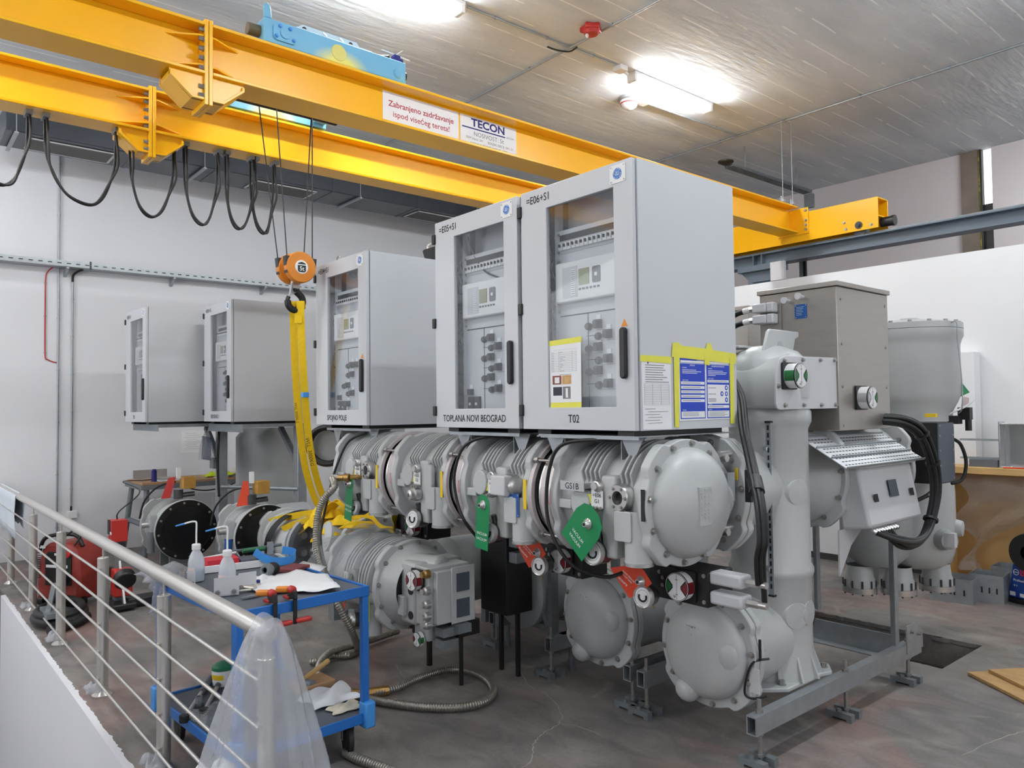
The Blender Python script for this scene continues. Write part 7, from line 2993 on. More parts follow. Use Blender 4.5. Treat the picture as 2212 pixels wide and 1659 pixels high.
m.build('viewport', ALU, du)
m = MB()
m.prism(rrect(.06, .07, .006), (-4.62, DY - .27, DZ + .02), XA, ZA, (0, -.004, 0))
m.build('marking_plate', WHITE, du)
m = MB()
m.b2((-4.36, DY - .28, DZ - .22), (-4.33, DY - .26, DZ - .02))
m.build('yellow_green_mark', LIME, du)
m = MB()
m.lathe((-4.40, DY - .2, .30), ZA, [(.06, 0), (.06, .2)], 24)
m.build('filter_cylinder', GIS, du)
gauge(du, (-4.56, DY - .27, DZ - .25), (-.3, -1, .05), .05, .09)
ot = hang_tag('orange-red tag on the lower switch casting, seen past the blue cart post', [(-.10, -.06), (.03, -.05), (.06, .05), (-.02, .05)], (-4.62, DY - .30, DZ - .14), XA, ZA, ORANGE, [('Pressure', -.07, -.03, .016, 'LEFT')], .02, (.02, .02))
fw = thing('film_wrap', 'clear plastic film lying over the lower switch casting', 'film', (-4.55, 2.6, .3))
g = []
rnd = random.Random(11)
for i in range(15):
    row = []
    a = .15 + 1.9 * i / 14
    for j in range(13):
        x = -4.93 + .5 * j / 12
        r = DR * 1.02 + .012 * rnd.random() + .012 * math.sin(j * .9 + i * .6)
        y, z = DY - r * math.cos(a), DZ + r * math.sin(a)
        if i < 2:
            z -= .08 * (2 - i) * rnd.random()
            y -= .05 * (2 - i)
        row.append((x - (.1 + .05 * rnd.random() if j == 0 and i < 6 else 0), y, z))
    g.append(row)
m = MB()
m.sheet(g)
m.build('film', FILMC, fw, sharp=60, sub=1)

# ================================================================== CORRUGATED HOSE
def flex(name, label, pts, r, k=14, seg=.016, parent=None):
    cp = catmull(pts, k)
    # even spacing for the corrugation
    out = [cp[0]]
    acc = 0
    for a, b_ in zip(cp[:-1], cp[1:]):
        L = (b_ - a).length
        while acc + L >= seg / 2:
            q = (seg / 2 - acc) / L
            a = a.lerp(b_, q)
            out.append(a)
            L = (b_ - a).length
            acc = 0
        acc += L
    m = MB()
    m.tube(out, [r if i % 2 else r * .86 for i in range(len(out))], 12)
    o = m.build('hose', FLEX, parent)
    return o


z_ = .03
gz = lambda x, y, z=z_: at(x, y, 'Z', z)
ho = thing('metal_hose', 'long corrugated metal hose from the E04 module looping over the floor', 'hose', (-4.2, 2.6, 0))
fit = Vector((-4.84, yq - .10, BZC - .03))
pts = [fit + Vector((-.05, -.015, 0)), fit + Vector((-.11, -.04, -.004)), at(722, 1052, 'Y', 2.44), at(696, 1084, 'Y', 2.38), at(684, 1135, 'Y', 2.33), at(686, 1195, 'Y', 2.30), at(706, 1255, 'Y', 2.30), at(738, 1320, 'Y', 2.34), at(766, 1378, 'Y', 2.46)]
pts += [gz(772, 1402), gz(755, 1415), gz(715, 1418), gz(690, 1428), gz(668, 1430)]
flex('hose', None, pts, .025, parent=ho)
m = MB()
m.cyl(fit + Vector((-.06, -.018, 0)), fit + Vector((-.0, .0, .004)), .022, n=16)
m.cyl(fit + Vector((-.0, .0, .004)), fit + Vector((.03, .02, .006)), .027, n=16)
m.cyl(fit + Vector((.03, .02, .006)), fit + Vector((.05, .10, .006)), .018, n=16)
m.build('fitting', BRASS, ho)
h2 = thing('metal_hose', 'corrugated metal hose making the big loop on the open floor', 'hose', (-3.9, 2.6, 0))
pts = [gz(752, 1499), gz(800, 1498), gz(850, 1488), gz(905, 1464), gz(960, 1448), gz(1010, 1449), gz(1048, 1465), gz(1066, 1490), gz(1052, 1512), gz(1010, 1526), gz(950, 1529), gz(880, 1524), gz(800, 1510), gz(740, 1490), gz(700, 1470), gz(665, 1462)]
flex('hose', None, pts, .025, parent=h2)
m = MB()
m.tube([gz(742, 1501), gz(790, 1499), gz(838, 1491)], .031, 14)
m.build('sleeve', BRASS, h2)
m = MB()
d_ = (gz(742, 1501) - gz(760, 1500)).normalized()
m.cyl(gz(742, 1501), gz(742, 1501) + d_ * .05, .04, n=6)
m.build('hexagon_nut', BRASS, h2)
h3 = thing('metal_hose', 'second corrugated hose crossing behind the blue cart post', 'hose', (-4.7, 2.8, 0))
pts = [gz(860, 1363, .04), gz(810, 1380, .04), gz(760, 1395, .06), gz(715, 1408, .075), gz(692, 1432, .05), gz(688, 1455), gz(700, 1475)]
flex('hose', None, pts, .025, parent=h3)
m = MB()
m.tube([gz(698, 1472), gz(707, 1490)], .03, 14)
m.build('end_sleeve', PLATE, h3)
h4 = thing('metal_hose', 'end of corrugated hose on the floor at the bottom edge of the photo', 'hose', (-3.2, 1.85, 0))
flex('hose', None, [gz(745, 1625), gz(775, 1640), gz(810, 1652), gz(850, 1668), gz(900, 1690)], .024, parent=h4)

# ================================================================== BLUE CART
CTH = math.radians(3.5)
cr, cd = Vector((math.cos(CTH), math.sin(CTH), 0)), Vector((-math.sin(CTH), math.cos(CTH), 0))
cc = Vector((-3.92, 1.56, 0))
CTZ, CLZ = .855, .225
Rz = Matrix.Rotation(CTH, 3, 'Z')


def cp_(r, d, z):
    return cc + cr * r + cd * d + ZA * z


ca_ = thing('tool_cart', 'blue two-tier workshop cart with grey mats behind the railing', 'cart', (cc.x, cc.y, 0))
for zt, nm in ((CTZ, 'top_tray'), (CLZ, 'lower_tray')):
    m = MB()
    for sr, sd, w_, d__ in ((0, -.345, 1.0, .012), (0, .345, 1.0, .012), (-.494, 0, .012, .69), (.494, 0, .012, .69)):
        m.box(cp_(sr, sd, zt - .02), (w_, d__, .05), 0, Rz)
    m.box(cp_(0, 0, zt - .03), (.98, .68, .02), 0, Rz)
    tr_ = m.build(nm, BLUE, ca_, bevel=.003)
    m = MB()
    m.box(cp_(0, 0, zt - .012), (.974, .676, .012), 0, Rz)
    m.build('mat', SHEETGR, tr_)
for sr in (-.48, .48):
    for sd in (-.33, .33):
        m = MB()
        m.box(cp_(sr, sd, (CTZ + CLZ) / 2 - .03), (.055 if sd < 0 else .035, .035, CTZ - CLZ + .02), 0, Rz)
        m.build('leg', BLUE, ca_, bevel=.003)
        m = MB()
        m.box(cp_(sr * 1.02, sd * 1.03, CLZ - .005), (.07, .06, .13), 0, Rz)
        m.build('corner_bumper', LBLUE, ca_, bevel=.01)
for sr, sd in ((-.40, -.26), (.40, -.26), (.40, .28), (-.40, .28)):
    c = cp_(sr, sd, .088)
    wt = MB()
    tilt = Vector((.25, .97, 0)) if sr > 0 else Vector((.1, 1, 0))
    wt.lathe(c - tilt * .018, tilt, [(0, 0), (.05, 0), (.055, .004), (.075, .002), (.086, .008), (.088, .018), (.086, .028), (.075, .034), (.055, .032), (.05, .036), (0, .036)], 36)
    w_ = wt.build('wheel', RUBBER, ca_)
    m = MB()
    m.beam(c + ZA * .115 - cr * .0, c + ZA * .10, .08, .08)
    for s in (-1, 1):
        m.beam(c + tilt * s * .03, c + tilt * s * .03 + ZA * .11, .03, .004, up=tilt)
    m.build('fork', GALVD, w_)


def on(px, py, z=CTZ - .003):
    return at(px, py, 'Z', z)


def wash_bottle(p, h, label, lean, tip):
    t = thing('wash_bottle', label, 'bottle', p, 'wash bottles on the cart')
    m = MB()
    m.lathe(p, ZA, [(0, .001), (.034, .001), (.037, .006), (.037, .085), (.034, .105), (.026, .128), (.0175, .143), (.0165, .15)], 32)
    m.build('body', BOTTLE, t)
    m = MB()
    m.lathe(p, ZA, [(0, .004), (.0355, .004), (.0355, .06), (0, .06)], 28)
    m.build('liquid', mat('milky_liquid' + str(len(MATS)), rgb(196, 208, 226), .3), t)
    m = MB()
    m.lathe(p, ZA, [(.019, .148), (.02, .15), (.02, .172), (.016, .176), (0, .176)], 24)
    m.build('cap', WHITE, t)
    m = MB()
    q = p + ZA * .17
    top = q + ZA * .105
    m.tube(catmull([q, q + ZA * .06, top, top + lean * .012 + ZA * .006, top + lean * .03 + ZA * .004, top + lean * .06 - ZA * .004], 5), .0042, 8)
    m.build('spout_tube', WHITE, t)
    m = MB()
    m.tube([top + lean * .055 - ZA * .003, top + lean * .10 - ZA * .014], [.0048, .0035], 8)
    m.build('blue_tip', LBLUE, t)
    m = MB()
    m.lathe(p, ZA, [(.0376, .03), (.0376, .068)], 10, 0, -.7, .6, ref=(.45, -.9, 0))
    m.build('label', mat('pale_red_label' + str(len(MATS)), rgb(232, 206, 204), .6), t)
    return t


left = Vector((-.60, -.75, 0))
b1 = wash_bottle(on(424, 1255), .17, 'left white wash bottle with blue tip, nearer the railing film', left, 0)
b2_ = wash_bottle(on(491, 1272), .17, 'right white wash bottle with blue tip, behind the aluminium plates', left, 0)
for b_ in (b1, b2_):
    b_.scale = (1.14, 1.14, 1.12)
so = on(393, 1258)
m = MB()
m.lathe(so, ZA, [(0, .0), (.018, 0), (.018, .06), (.012, .06), (.012, .03), (0, .03)], 12)
tag(m.build('socket', STEEL), 'chrome socket standing by the left wash bottle', 'socket')


def alu_plate(px, py, w_, h, yawdeg, label):
    p = on(px, py)
    t = thing('angle_plate', label, 'plate', p, 'aluminium plates on the cart')
    a = math.radians(yawdeg)
    u = Vector((math.cos(a), math.sin(a), 0))
    n = Vector((-u.y, u.x, 0))
    m = MB()
    m.prism([(0, 0), (w_, 0), (w_, h), (0, h * .94)], p, u, ZA, n * .004)
    m.prism([(0, 0), (w_, 0), (w_, .03), (0, .03)], p, u, n, ZA * .004)
    m.build('plate', PLATE, t)
    bolts(t, [p + u * (w_ * .15) + ZA * .02 - n * .001, p + u * (w_ * .8) + ZA * .02 - n * .001], -n, .008, .016)
    return t


alu_plate(404, 1266, .075, .085, 12, 'small aluminium angle plate in front of the left wash bottle')
alu_plate(462, 1290, .115, .095, 70, 'wide aluminium angle plate, left of the pair before the right wash bottle')
alu_plate(515, 1278, .085, .095, 70, 'aluminium angle plate with a yellow mark, right of the pair')
# open tool case
t = thing('tool_case', 'open white-rimmed case with a red insert across the cart', 'case', on(530, 1225))
q0 = on(437, 1240)
u = Vector((.13, .99, 0)).normalized()
v = Vector((-.99, .13, 0))
L_, W_ = .46, .15
m = MB()
H_ = .04
for a, b_ in (((0, 0), (L_, 0)), ((0, W_), (L_, W_))):
    m.beam(q0 + u * a[0] + v * a[1] + ZA * H_ / 2, q0 + u * b_[0] + v * b_[1] + ZA * H_ / 2, .012, H_)
for a, b_ in (((0, 0), (0, W_)), ((L_, 0), (L_, W_))):
    m.beam(q0 + u * a[0] + v * a[1] + ZA * H_ / 2, q0 + u * b_[0] + v * b_[1] + ZA * H_ / 2, .012, H_)
m.beam(q0 + v * W_ / 2 + ZA * .004, q0 + u * L_ + v * W_ / 2 + ZA * .004, W_, .008)
m.build('case', WHITE, t, bevel=.003)
m = MB()
m.beam(q0 + u * .03 + v * W_ * .5 + ZA * .036, q0 + u * .2 + v * W_ * .5 + ZA * .036, W_ * .84, .058)
m.build('red_insert', mat('crimson_foam', rgb(196, 44, 60), .8), t)
m = MB()
m.beam(q0 + u * .21 + v * W_ * .5 + ZA * .03, q0 + u * .42 + v * W_ * .5 + ZA * .03, W_ * .84, .04)
m.build('dark_insert', SHEETGR, t)
m = MB()
m.tube([q0 + u * .24 + v * W_ * .7 + ZA * .085, q0 + u * .37 + v * W_ * .75 + ZA * .085], .014, 14)
gh = m.build('green_handle', mat('dark_green_grip', rgb(22, 92, 52), .5), t)
m = MB()
m.b2(q0 + u * .40 + v * W_ * .7 + Vector((-.014, -.014, .05)), q0 + u * .40 + v * W_ * .7 + Vector((.014, .014, .12)))
tag(m.build('steel_block', GALV), 'small grey steel block at the end of the green handle', 'block')
m = MB()
m.tube([q0 + u * .22 + v * W_ * 1.15 + ZA * .07, q0 - u * .02 + v * W_ * 1.15 + ZA * .05], .007, 8)
tag(m.build('white_rod', WHITE), 'thin white rod behind the open case on the cart', 'rod')
m = MB()
m.tube([q0 + u * .20 + v * W_ * 1.2 + ZA * .075, q0 + u * .48 + v * W_ * 1.0 + ZA * .09], .009, 8)
tag(m.build('dark_bar', SHEETGR), 'dark grey bar lying behind the green handle', 'bar')
m = MB()
tp = on(590, 1222)
pts = [tp + u * -.10 + ZA * .09 + v * .02, tp + u * -.05 + ZA * .05 - v * .03, tp + u * .02 + ZA * .03 - v * .05, tp + u * .10 + ZA * .035 - v * .04, tp + u * .13 + ZA * .06 + v * .01, tp + u * .07 + ZA * .075 + v * .06]
ribbon(m, catmull(pts, 6), .045, (0, 0, 1))
tag(m.build('blue_strap', LBLUE), 'loop of light blue plastic strap on the cart', 'strap')
kb = thing('hose_coupling', 'grey and black round coupling lying on a white rag', 'coupling', on(585, 1250))
kc = on(583, 1248) + ZA * .045
ax_ = Vector((.55, -.75, .1))
m = MB()
m.lathe(kc, ax_, [(.014, .04), (.016, .055), (.026, .055), (.033, .04), (.033, .01), (.028, 0), (0, 0)], 28)
m.build('grey_ring', GALVD, kb)
m = MB()
m.lathe(kc, -ax_, [(0, 0), (.03, .0), (.036, .01), (.036, .04), (.03, .05), (0, .05)], 28)
m.build('black_cap', BLACK, kb)
rag('white_rag', 'small white rag under the grey coupling', 'rag', on(572, 1254), .15, .12, .03, CLOTHW, 31)
m = MB()
m.cyl(on(556, 1268), on(556, 1268) + ZA * .035, .014, n=16)
tag(m.build('blue_pot', NAVY), 'small navy blue pot beside the white cloth', 'pot')
m = MB()
for k in range(3):
    m.cyl(on(560 + 6 * k, 1262 - k) + ZA * .006, on(590 + 4 * k, 1258 - 2 * k) + ZA * .006, .005, n=8)
    m.cut()
for o, lab in zip(m.build('brass_bolt', BRASS, each=True), ('nearest', 'middle', 'farthest')):
    tag(o, 'thin brass bolt in front of the coupling, %s of three' % lab, 'bolt', 'brass bolts on the cart')
m = MB()
m.box(on(632, 1232) + ZA * .012, (.12, .16, .02), 0, Matrix.Rotation(.5, 3, 'Z'))
tag(m.build('brown_box', mat('dark_red_board', rgb(120, 56, 58), .6), bevel=.003), 'flat dark red box behind the white cloth', 'box')
m = MB()
m.sheet([[on(640, 1222) + ZA * .004, on(690, 1236) + ZA * .004], [on(655, 1214) + ZA * .006, on(705, 1226) + ZA * .006]])
tag(m.build('paper_sheet', PAPER, solid=.002), 'white paper at the far edge of the cart', 'paper')
# white cloth
P = {(0, 0): (541, 1258), (0, 1): (590, 1246), (0, 2): (640, 1234), (0, 3): (705, 1242), (1, 0): (546, 1274), (1, 1): (600, 1262), (1, 2): (650, 1252), (1, 3): (722, 1256), (2, 0): (560, 1284), (2, 1): (610, 1280), (2, 2): (665, 1280), (2, 3): (735, 1271)}
g = []
for i in range(3):
    g.append([on(*P[(i, j)], z=CTZ + .006 + (.022 if (i, j) in ((1, 1), (0, 2), (1, 2)) else .0) + (.01 if j == 3 else 0)) for j in range(4)])
fine = []
for i in range(13):
    row = []
    for j in range(19):
        a, b_ = i / 12 * 2, j / 18 * 3
        i0, j0 = min(int(a), 1), min(int(b_), 2)
        fa, fb = a - i0, b_ - j0
        p = g[i0][j0] * (1 - fa) * (1 - fb) + g[i0 + 1][j0] * fa * (1 - fb) + g[i0][j0 + 1] * (1 - fa) * fb + g[i0 + 1][j0 + 1] * fa * fb
        p = p + ZA * (.004 + .004 * math.sin(j * 1.1 + i * .7) + .003 * math.sin(i * 1.9 - j * .4))
        row.append(p)
    fine.append(row)
m = MB()
m.sheet(fine)
tag(m.build('white_cloth', CLOTHW, sharp=80, solid=.0015), 'white cloth spread over the right half of the cart top', 'cloth')
# clamps on the front edge of the cart
for k, (px, py, lab) in enumerate(((566, 1296, 'left red and orange bar clamp gripping the cart edge'), (603, 1286, 'right red and orange bar clamp gripping the cart edge'))):
    p = at(px, py, 'Z', CTZ + .006)
    p = Vector((p.x, p.y, CTZ + .006))
    # the edge of the tray nearest the viewer at this sight line
    rel = p - cc
    dd = rel.dot(cd)
    edge = cp_(.505, dd, 0)
    t = thing('bar_clamp', lab, 'clamp', edge + ZA * (CTZ - .1), 'bar clamps on the cart edge')
    e = edge + ZA * CTZ
    m = MB()
    m.beam(e + cr * .012 + ZA * .05, e + cr * .012 - ZA * .10, .009, .02, up=cd)
    m.beam(e + cr * .02 + ZA * .035, e - cr * .05 + ZA * .03, .018, .04)
    m.build('bar', BLACK, t, bevel=.003)
    m = MB()
    m.beam(e - cr * .045 + ZA * .052 - cd * .0, e - cr * .115 + ZA * .045 - cd * .03, .026, .03)
    m.build('grip', HOOKOR, t, bevel=.01)
    m = MB()
    m.beam(e - cr * .03 + ZA * .014, e - cr * .09 + ZA * .012, .026, .016)
    m.lathe(e - cr * .035 + ZA * .055 - cd * .0, cr, [(0, 0), (.018, 0), (.018, .03), (.012, .036), (0, .036)], 18)
    m.build('jaw', REDP, t, bevel=.005)
    m = MB()
    m.beam(e + cr * .02 - ZA * .085, e + cr * .03 - ZA * .082 + cd * .075, .028, .022)
    m.build('trigger', REDP, t, bevel=.008)
# ratchets and sockets
for k, (a, b_, lab) in enumerate((((497, 1284), (543, 1279), 'chrome ratchet at the near cart edge, front of two'), ((520, 1272), (556, 1266), 'chrome ratchet behind the front one'))):
    pa, pb = on(*a) + ZA * .012, on(*b_) + ZA * .012
    t = thing('ratchet_wrench', lab, 'wrench', pa, 'ratchets on the cart')
    m = MB()
    m.beam(pa, pb, .014, .012)
    m.build('handle', STEEL, t, bevel=.004)
    m = MB()
    m.cyl(pa - ZA * .01, pa + ZA * .014, .02, n=20)
    m.cyl(pa + ZA * .014, pa + ZA * .024, .008, n=12)
    m.build('head', STEEL, t)
for k, (x, y, s) in enumerate(((530, 1276, .016), (541, 1270, .014), (527, 1266, .013))):
    m = MB()
    p = on(x, y)
    m.cyl(p + ZA * s, p + ZA * s + Vector((.05, .03, 0)), s, n=14)
    tag(m.build('socket', STEEL), 'chrome socket lying by the ratchets, %s' % ('largest of three', 'middle of three', 'smallest of three')[k], 'socket', 'loose sockets on the cart')
m = MB()
for k in range(3):
    m.beam(on(520 + 8 * k, 1296 - 2 * k) + ZA * .006, on(556 + 6 * k, 1290 - 3 * k) + ZA * .008, .012, .008)
    m.cut()
for o, lab in zip(m.build('screwdriver', GALVD, each=True), ('nearest', 'middle', 'farthest')):
    tag(o, 'dark steel bar tool beside the clamps, %s of three' % lab, 'tool', 'bar tools by the clamps')
rag('plastic_film', 'crumpled clear film hanging over the left cart corner', 'film', cp_(-.44, -.30, CTZ), .34, .26, .12, FILM, 41, 14, None, .001)
fg = []
for i in range(9):
    row = []
    for j in range(9):
        p = cp_(-.50 + .03 * math.sin(i * 1.1 + j), -.37 + .02 * math.cos(j * 2.0 + i), CTZ + .03 - i * .022 * (1 + .3 * math.sin(j * 1.3)))
        row.append(p + cr * (.02 + .17 * j / 8 - .05 * (i / 8) * math.sin(j)) - cd * (.02 * math.sin(j * 1.7 + i * .9)))
    fg.append(row)
m = MB()
m.sheet(fg)
tag(m.build('plastic_film', FILM, sharp=70, solid=.001, sub=1), 'loose end of crumpled film drooping below the left cart corner', 'film')

# lower tray of the cart
lo = lambda x, y: at(x, y, 'Z', CLZ - .004)
for a, b_, lab in (((398, 1560), (455, 1470), 'long grey torque wrench on the lower cart tray, front of two'), ((440, 1545), (484, 1462), 'long grey torque wrench on the lower cart tray, rear of two')):
    pa, pb = lo(*a) + ZA * .014, lo(*b_) + ZA * .014
    t = thing('torque_wrench', lab, 'wrench', pa, 'torque wrenches on the lower tray')
    m = MB()
    m.tube([pa, pa.lerp(pb, .62)], .011, 12)
    m.build('shaft', ALU, t)
    m = MB()
    m.tube([pa.lerp(pb, .62), pb], .017, 12)
    m.build('grip', SHEETGR, t)
    m = MB()
    m.cyl(pa - ZA * .012, pa + ZA * .02, .024, n=18)
    m.build('head', BLACK, t)
p = lo(430, 1525)
m = MB()
m.lathe(p, ZA, [(0, 0), (.022, 0), (.022, .02), (.018, .022), (.018, .05), (.012, .05), (.012, .02), (0, .02)], 20)
tag(m.build('socket', GALVD), 'dark socket standing on the lower cart tray', 'socket')
p = lo(482, 1478)
t = thing('cleaner_tub', 'white tub with a green lid and yellow label on the lower cart tray', 'tub', p)
m = MB()
m.lathe(p, ZA, [(0, 0), (.05, 0), (.055, .005), (.06, .085), (.058, .09)], 28)
m.build('body', WHITE, t)
m = MB()
m.lathe(p, ZA, [(.062, .088), (.062, .105), (.03, .125), (0, .128)], 28)
m.build('lid', mat('green_lid', rgb(36, 120, 84), .45), t)
m = MB()
m.lathe(p, ZA, [(.0585, .04), (.061, .068)], 12, 0, -1.0, .8, ref=(.45, -.9, 0))
m.build('label', YELMARK, t)
rag('plastic_film', 'crumpled clear film lying on the lower cart tray', 'film', lo(465, 1545), .26, .22, .06, FILMC, 43, 12, None, .001)
rag('white_rag', 'heap of white rags at the right end of the lower cart tray', 'rag', lo(710, 1510), .22, .26, .11, CLOTHW, 44, 12)
rag('glove', 'cream work glove at the right corner of the lower cart tray', 'glove', lo(745, 1532), .10, .16, .04, CREAM, 45, 10)
hm = thing('hammer', 'wooden hammer handle sticking up from the lower cart tray', 'hammer', lo(690, 1470))
m = MB()
pa, pb = at(655, 1468, 'Y', 1.80), at(708, 1428, 'Y', 2.02)
m.tube([pa, pb], [.012, .015], 12)
m.build('handle', WOOD, hm)
m = MB()
m.cyl(pa + Vector((-.05, 0, -.02)), pa + Vector((.05, .03, -.02)), .022, n=16)
m.build('head', GALVD, hm)
m = MB()
m.box(lo(675, 1490) + ZA * .03, (.16, .2, .05), 0, Rz)
tag(m.build('brown_pad', BENCH, bevel=.008), 'brown pad under the white rags on the lower cart tray', 'pad')

# ================================================================== PLASTIC BAG ON THE RAIL END
bg = thing('plastic_bag', 'big milky plastic bag hanging over the end of the railing', 'bag', (-2.70, 1.10, .1))
rnd = random.Random(9)
g = []
N = 72
for i in range(17):
    f_ = i / 16
    z = .985 - .90 * f_
    row = []
    for k in range(N + 1):
        a = 2 * PI * k / N
        fold = 1 + (.10 * math.sin(5 * a + 1.3 * f_) + .06 * math.sin(11 * a + 2 * f_)) * min(1, f_ * 2 + .15)
        rx_ = (.065 + .34 * f_ ** .85) * fold
        ry_ = (.055 + .23 * f_ ** .8) * fold
        zz = z + (.05 * math.cos(a) ** 2 * (1 - f_) - .02) + (.02 * math.sin(4 * a) if i == 16 else 0)
        row.append((-2.69 + rx_ * math.cos(a) * .78 + ry_ * math.sin(a) * .1 + .012 * f_, 1.10 + ry_ * math.sin(a) - .03 * f_, zz))
    g.append(row)
m = MB()
m.sheet(g)
m.build('film', FILM, bg, sharp=60)
g = []
for i in range(7):
    a = -1.7 + 3.4 * i / 6
    g.append([(-2.755 + .10 * j / 4, RY + (RR + .006 + .004 * math.sin(j * 2 + i)) * math.sin(a), RZ + (RR + .006) * math.cos(a)) for j in range(5)])
m = MB()
m.sheet(g)
m.build('rail_fold', FILM, bg)
rag('crumpled_paper', 'crumpled white plastic inside the bottom of the milky bag', 'plastic', (-2.80, 0.98, .36), .20, .14, .22, mat('glossy_white_film', rgb(240, 240, 242), .25), 52, 12)
# ================================================================== RIGHT SIDE
cx0, cx1, cy0, cy1, ch = -2.95, -1.6, 7.95, 8.10, 1.16
cr8 = thing('wooden_crate', 'open plywood crate standing on its side against the white partition', 'crate', ((cx0 + cx1) / 2, 8.1, 0))
cy0 = 7.75
m = MB()
m.b2((cx0, cy0, 0), (cx0 + .05, cy1, ch - .06))
m.build('side_board', WOOD, cr8, bevel=.003)
m = MB()
m.b2((cx0 - .02, cy0, ch - .06), (cx1, cy1, ch))
m.build('top_board', WOOD, cr8, bevel=.003)
m = MB()
m.b2((cx0 + .05, cy1 - .02, .0), (cx1, cy1, ch - .06))
m.build('back_panel', PLY, cr8)
m = MB()
m.b2((cx0 + .05, cy0, 0), (cx1, cy1 - .02, .03))
m.build('bottom_board', WOOD, cr8)
fl_ = thing('packing_film', 'sheet of milky packing film hanging inside the wooden crate', 'film', (-2.6, 8.0, .2))
g = []
for i in range(13):
    z = 1.08 - .9 * i / 12
    wl = -2.86 + .16 * math.sin(i * .55) ** 2
    wr = -2.25 + (.25 * math.sin(i * .5) - .12 * (i / 12) * 2.2)
    g.append([(wl + (wr - wl) * j / 6, 7.93 - .09 * math.sin(i * .5 + .5) + .05 * math.sin(j * 1.4 + i * .8), z) for j in range(7)])
m = MB()
m.sheet(g)
m.build('film', FILM, fl_, sub=1)
m = MB()
m.sheet([[(-2.3, 7.9, .18), (-2.0, 7.95, .36)], [(-2.2, 7.72, .12), (-1.85, 7.8, .30)]])
tag(m.build('paper_sheet', PAPER, solid=.002), 'white sheet lying in the bottom of the wooden crate', 'paper')
m = MB()
x0, y0, z0 = -2.45, 7.86, ch
m.b2((x0, y0, z0), (x0 + .012, y0 + .14, z0 + .42))
m.b2((x0 + .012, y0 + .13, z0), (x0 + .75, y0 + .14, z0 + .40))
m.b2((x0 + .012, y0, z0), (x0 + .75, y0 + .13, z0 + .012))
m.b2((x0 + .012, y0, z0 + .39), (x0 + .75, y0 + .13, z0 + .40))
m.b2((x0 + .738, y0, z0 + .012), (x0 + .75, y0 + .13, z0 + .39))
tag(m.build('bent_sheet_box', mat('mirror_sheet_metal', rgb(210, 212, 214), .18, .8), bevel=.002), 'shiny bent sheet metal housing on top of the crate', 'sheet metal')
m = MB()
for k, z in enumerate((ch + .07, ch + .24)):
    m.b2((-2.78, 7.88, z), (-2.455, 7.90, z + .018))
    m.b2((-2.78, 7.93, z), (-2.455, 7.95, z + .018))
    m.cut()
for o, lab in zip(m.build('channel_bar', GALV, each=True), ('lower', 'upper')):
    tag(o, '%s of two thin metal channels poking left from the shiny housing' % lab, 'bar', 'channels on the crate')
m = MB()
m.b2((-2.70, 7.86, ch), (-2.46, 7.98, ch + .069))
tag(m.build('dark_block', SHEETGR, bevel=.004), 'dark block under the thin channels on the crate', 'block')
m = MB()
m.tube([(-2.4, 7.80, ch + .008), (-1.95, 7.82, ch + .008)], .007, 8)
tag(m.build('red_pencil', ORANGE), 'thin orange stick lying on the crate edge', 'stick')


def tin(x, y, w_, d__, h, rot_, label):
    t = thing('metal_box', label, 'box', (x, y, 0), 'open galvanised boxes on the floor')
    R_ = Matrix.Rotation(rot_, 3, 'Z')
    m = MB()
    th = .004
    for ox, oy, sx, sy in ((-w_ / 2, 0, th, d__), (w_ / 2, 0, th, d__), (0, -d__ / 2, w_, th), (0, d__ / 2, w_, th)):
        m.box(Vector((x, y, h / 2)) + R_ @ Vector((ox, oy, 0)), (sx, sy, h), 0, R_)
    m.box(Vector((x, y, th / 2)), (w_, d__, th), 0, R_)
    for k in range(4):
        m.box(Vector((x, y, h * .45)) + R_ @ Vector((-w_ * .35 + w_ * .22 * k, -d__ / 2 - .003, 0)), (.012, .002, .05), 1, R_)
    m.build('body', [GALV, BLACK], t)
    return t


tin(-2.70, 7.42, .34, .28, .21, .15, 'nearest open galvanised metal box below the pale drum')
tin(-2.48, 7.62, .26, .24, .24, .1, 'middle open galvanised metal box beside the pale drum')
tin(-2.36, 7.56 + .38, .34, .26, .27, .05, 'farthest open galvanised metal box in front of the crate')
m = MB()
m.b2((-3.62, 7.3, 0), (-3.40, 7.5, .40))
tag(m.build('metal_offcut', GALVD, bevel=.003), 'grey upright metal piece half hidden behind the cable end housing', 'metal piece')

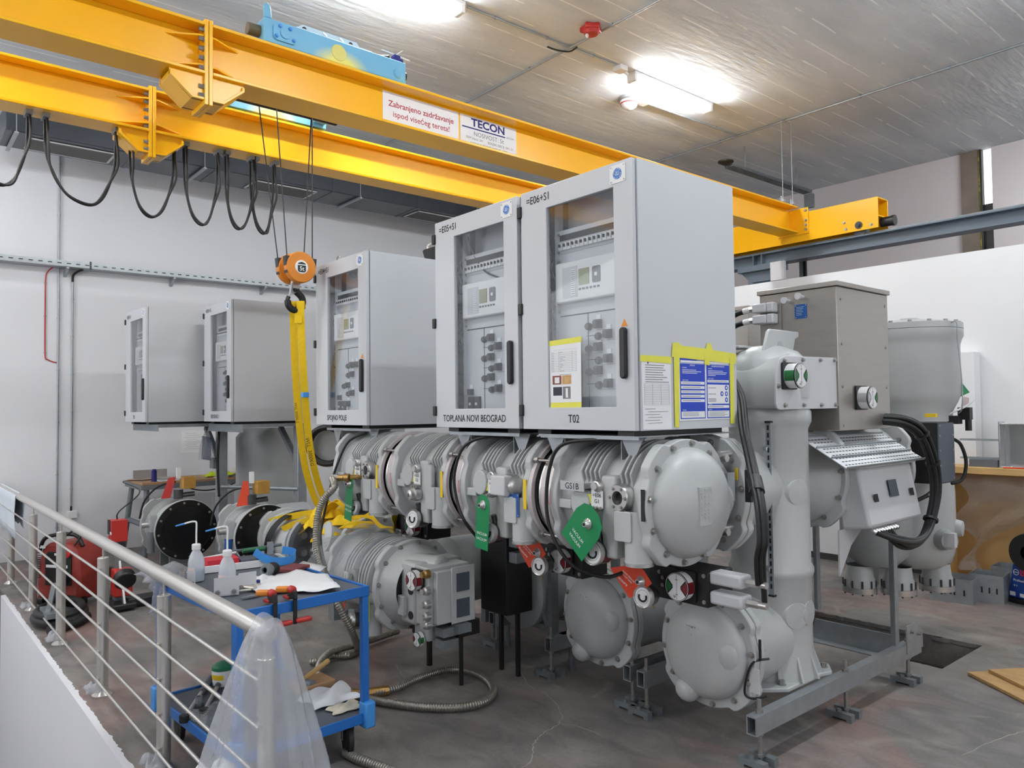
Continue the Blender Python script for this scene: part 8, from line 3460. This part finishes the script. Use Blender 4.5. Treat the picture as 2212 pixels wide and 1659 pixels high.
# blue tool packaging
bb = thing('tool_box', 'blue tool case with white and red print at the right edge of the photo', 'case', (-2.0, 7.35, 0))
bp0 = at(2178, 1298, 'Z', .0)
ub = Vector((.94, -.34, 0)).normalized()
nb_ = Vector((ub.y, -ub.x, 0))
if nb_.y > 0:
    nb_ = -nb_
m = MB()
m.prism([(0, .04), (.5, .04), (.5, .34), (.05, .34)], bp0, ub, ZA, -nb_ * .16)
m.build('body', mat('tool_blue', rgb(24, 60, 140), .45), bb, bevel=.01)
m = MB()
m.prism([(-.05, 0), (.5, 0), (.5, .04), (-.05, .04)], bp0 + nb_ * .02, ub, ZA, -nb_ * .2)
m.build('base', BLACK, bb, bevel=.006)
m = MB()
fp = bp0 + nb_ * .002
m.text('BOSCH', .075, fp + ub * .115 + ZA * .245, ub, ZA, 0, 'LEFT', .02)
m.text('Professional', .03, fp + ub * .055 + ZA * .19, ub, ZA, 1, 'LEFT', .01)
m.text('18 V', .022, fp + ub * .05 + ZA * .145, ub, ZA, 1, 'LEFT', .005)
m.lathe(fp + ub * .082 + ZA * .268, nb_, [(.021, 0), (.026, .001), (.0265, 0)], 24, 1)
m.beam(fp + ub * .065 + ZA * .268, fp + ub * .099 + ZA * .268, .001, .006, 1)
m.prism([(.02, .06), (.07, .06), (.07, .095), (.02, .095)], fp, ub, ZA, nb_ * .001, 1)
m.prism([(.11, .06), (.2, .06), (.2, .09), (.11, .09)], fp, ub, ZA, nb_ * .001, 1)
m.build('lettering', [mat('bright_red_print', rgb(206, 36, 60), .5), WHITE], bb)
m = MB()
wc = at(2226, 1195, 'Y', 7.55)
m.lathe(wc, (-.3, -1, 0), [(.06, -.04), (.16, -.04), (.17, 0), (.16, .04), (.06, .04)], 40)
m.cyl((wc.x, wc.y + .03, 0), (wc.x, wc.y + .03, wc.z - .1), .03, n=10)
tag(m.build('cable_drum', BLACK), 'black round reel cut off by the right edge of the photo', 'reel')

# plywood on the floor
pa, pb = at(2090, 1452, 'Z', .02), at(2212, 1512, 'Z', .02)
u = (pb - pa).normalized()
v = Vector((-u.y, u.x, 0))
for k, (o0, L_, W_, z, lab) in enumerate(((Vector(), 1.2, .8, .003, 'lower plywood sheet on the floor at the right edge'), (Vector((.0, .0, 0)) + u * .03 + v * .12, 1.2, .75, .024, 'upper plywood sheet lying on the other one at the right edge'))):
    m = MB()
    m.prism([(0, 0), (L_, -.02), (L_, W_), (.02, W_)], pa * 1.0 + o0 - ZA * pa.z + ZA * z, u, v, (0, 0, .02))
    tag(m.build('plywood_sheet', PLY, bevel=.002), lab, 'board', 'plywood sheets on the floor')

# flat wall cabinet behind the drum
m = MB()
m.b2((-3.25, 8.12, .4), (-2.72, 8.285, 2.25))
tag(m.build('wall_box', PARTW, bevel=.006), 'tall white flat wall cabinet on the partition behind the drum', 'cabinet')
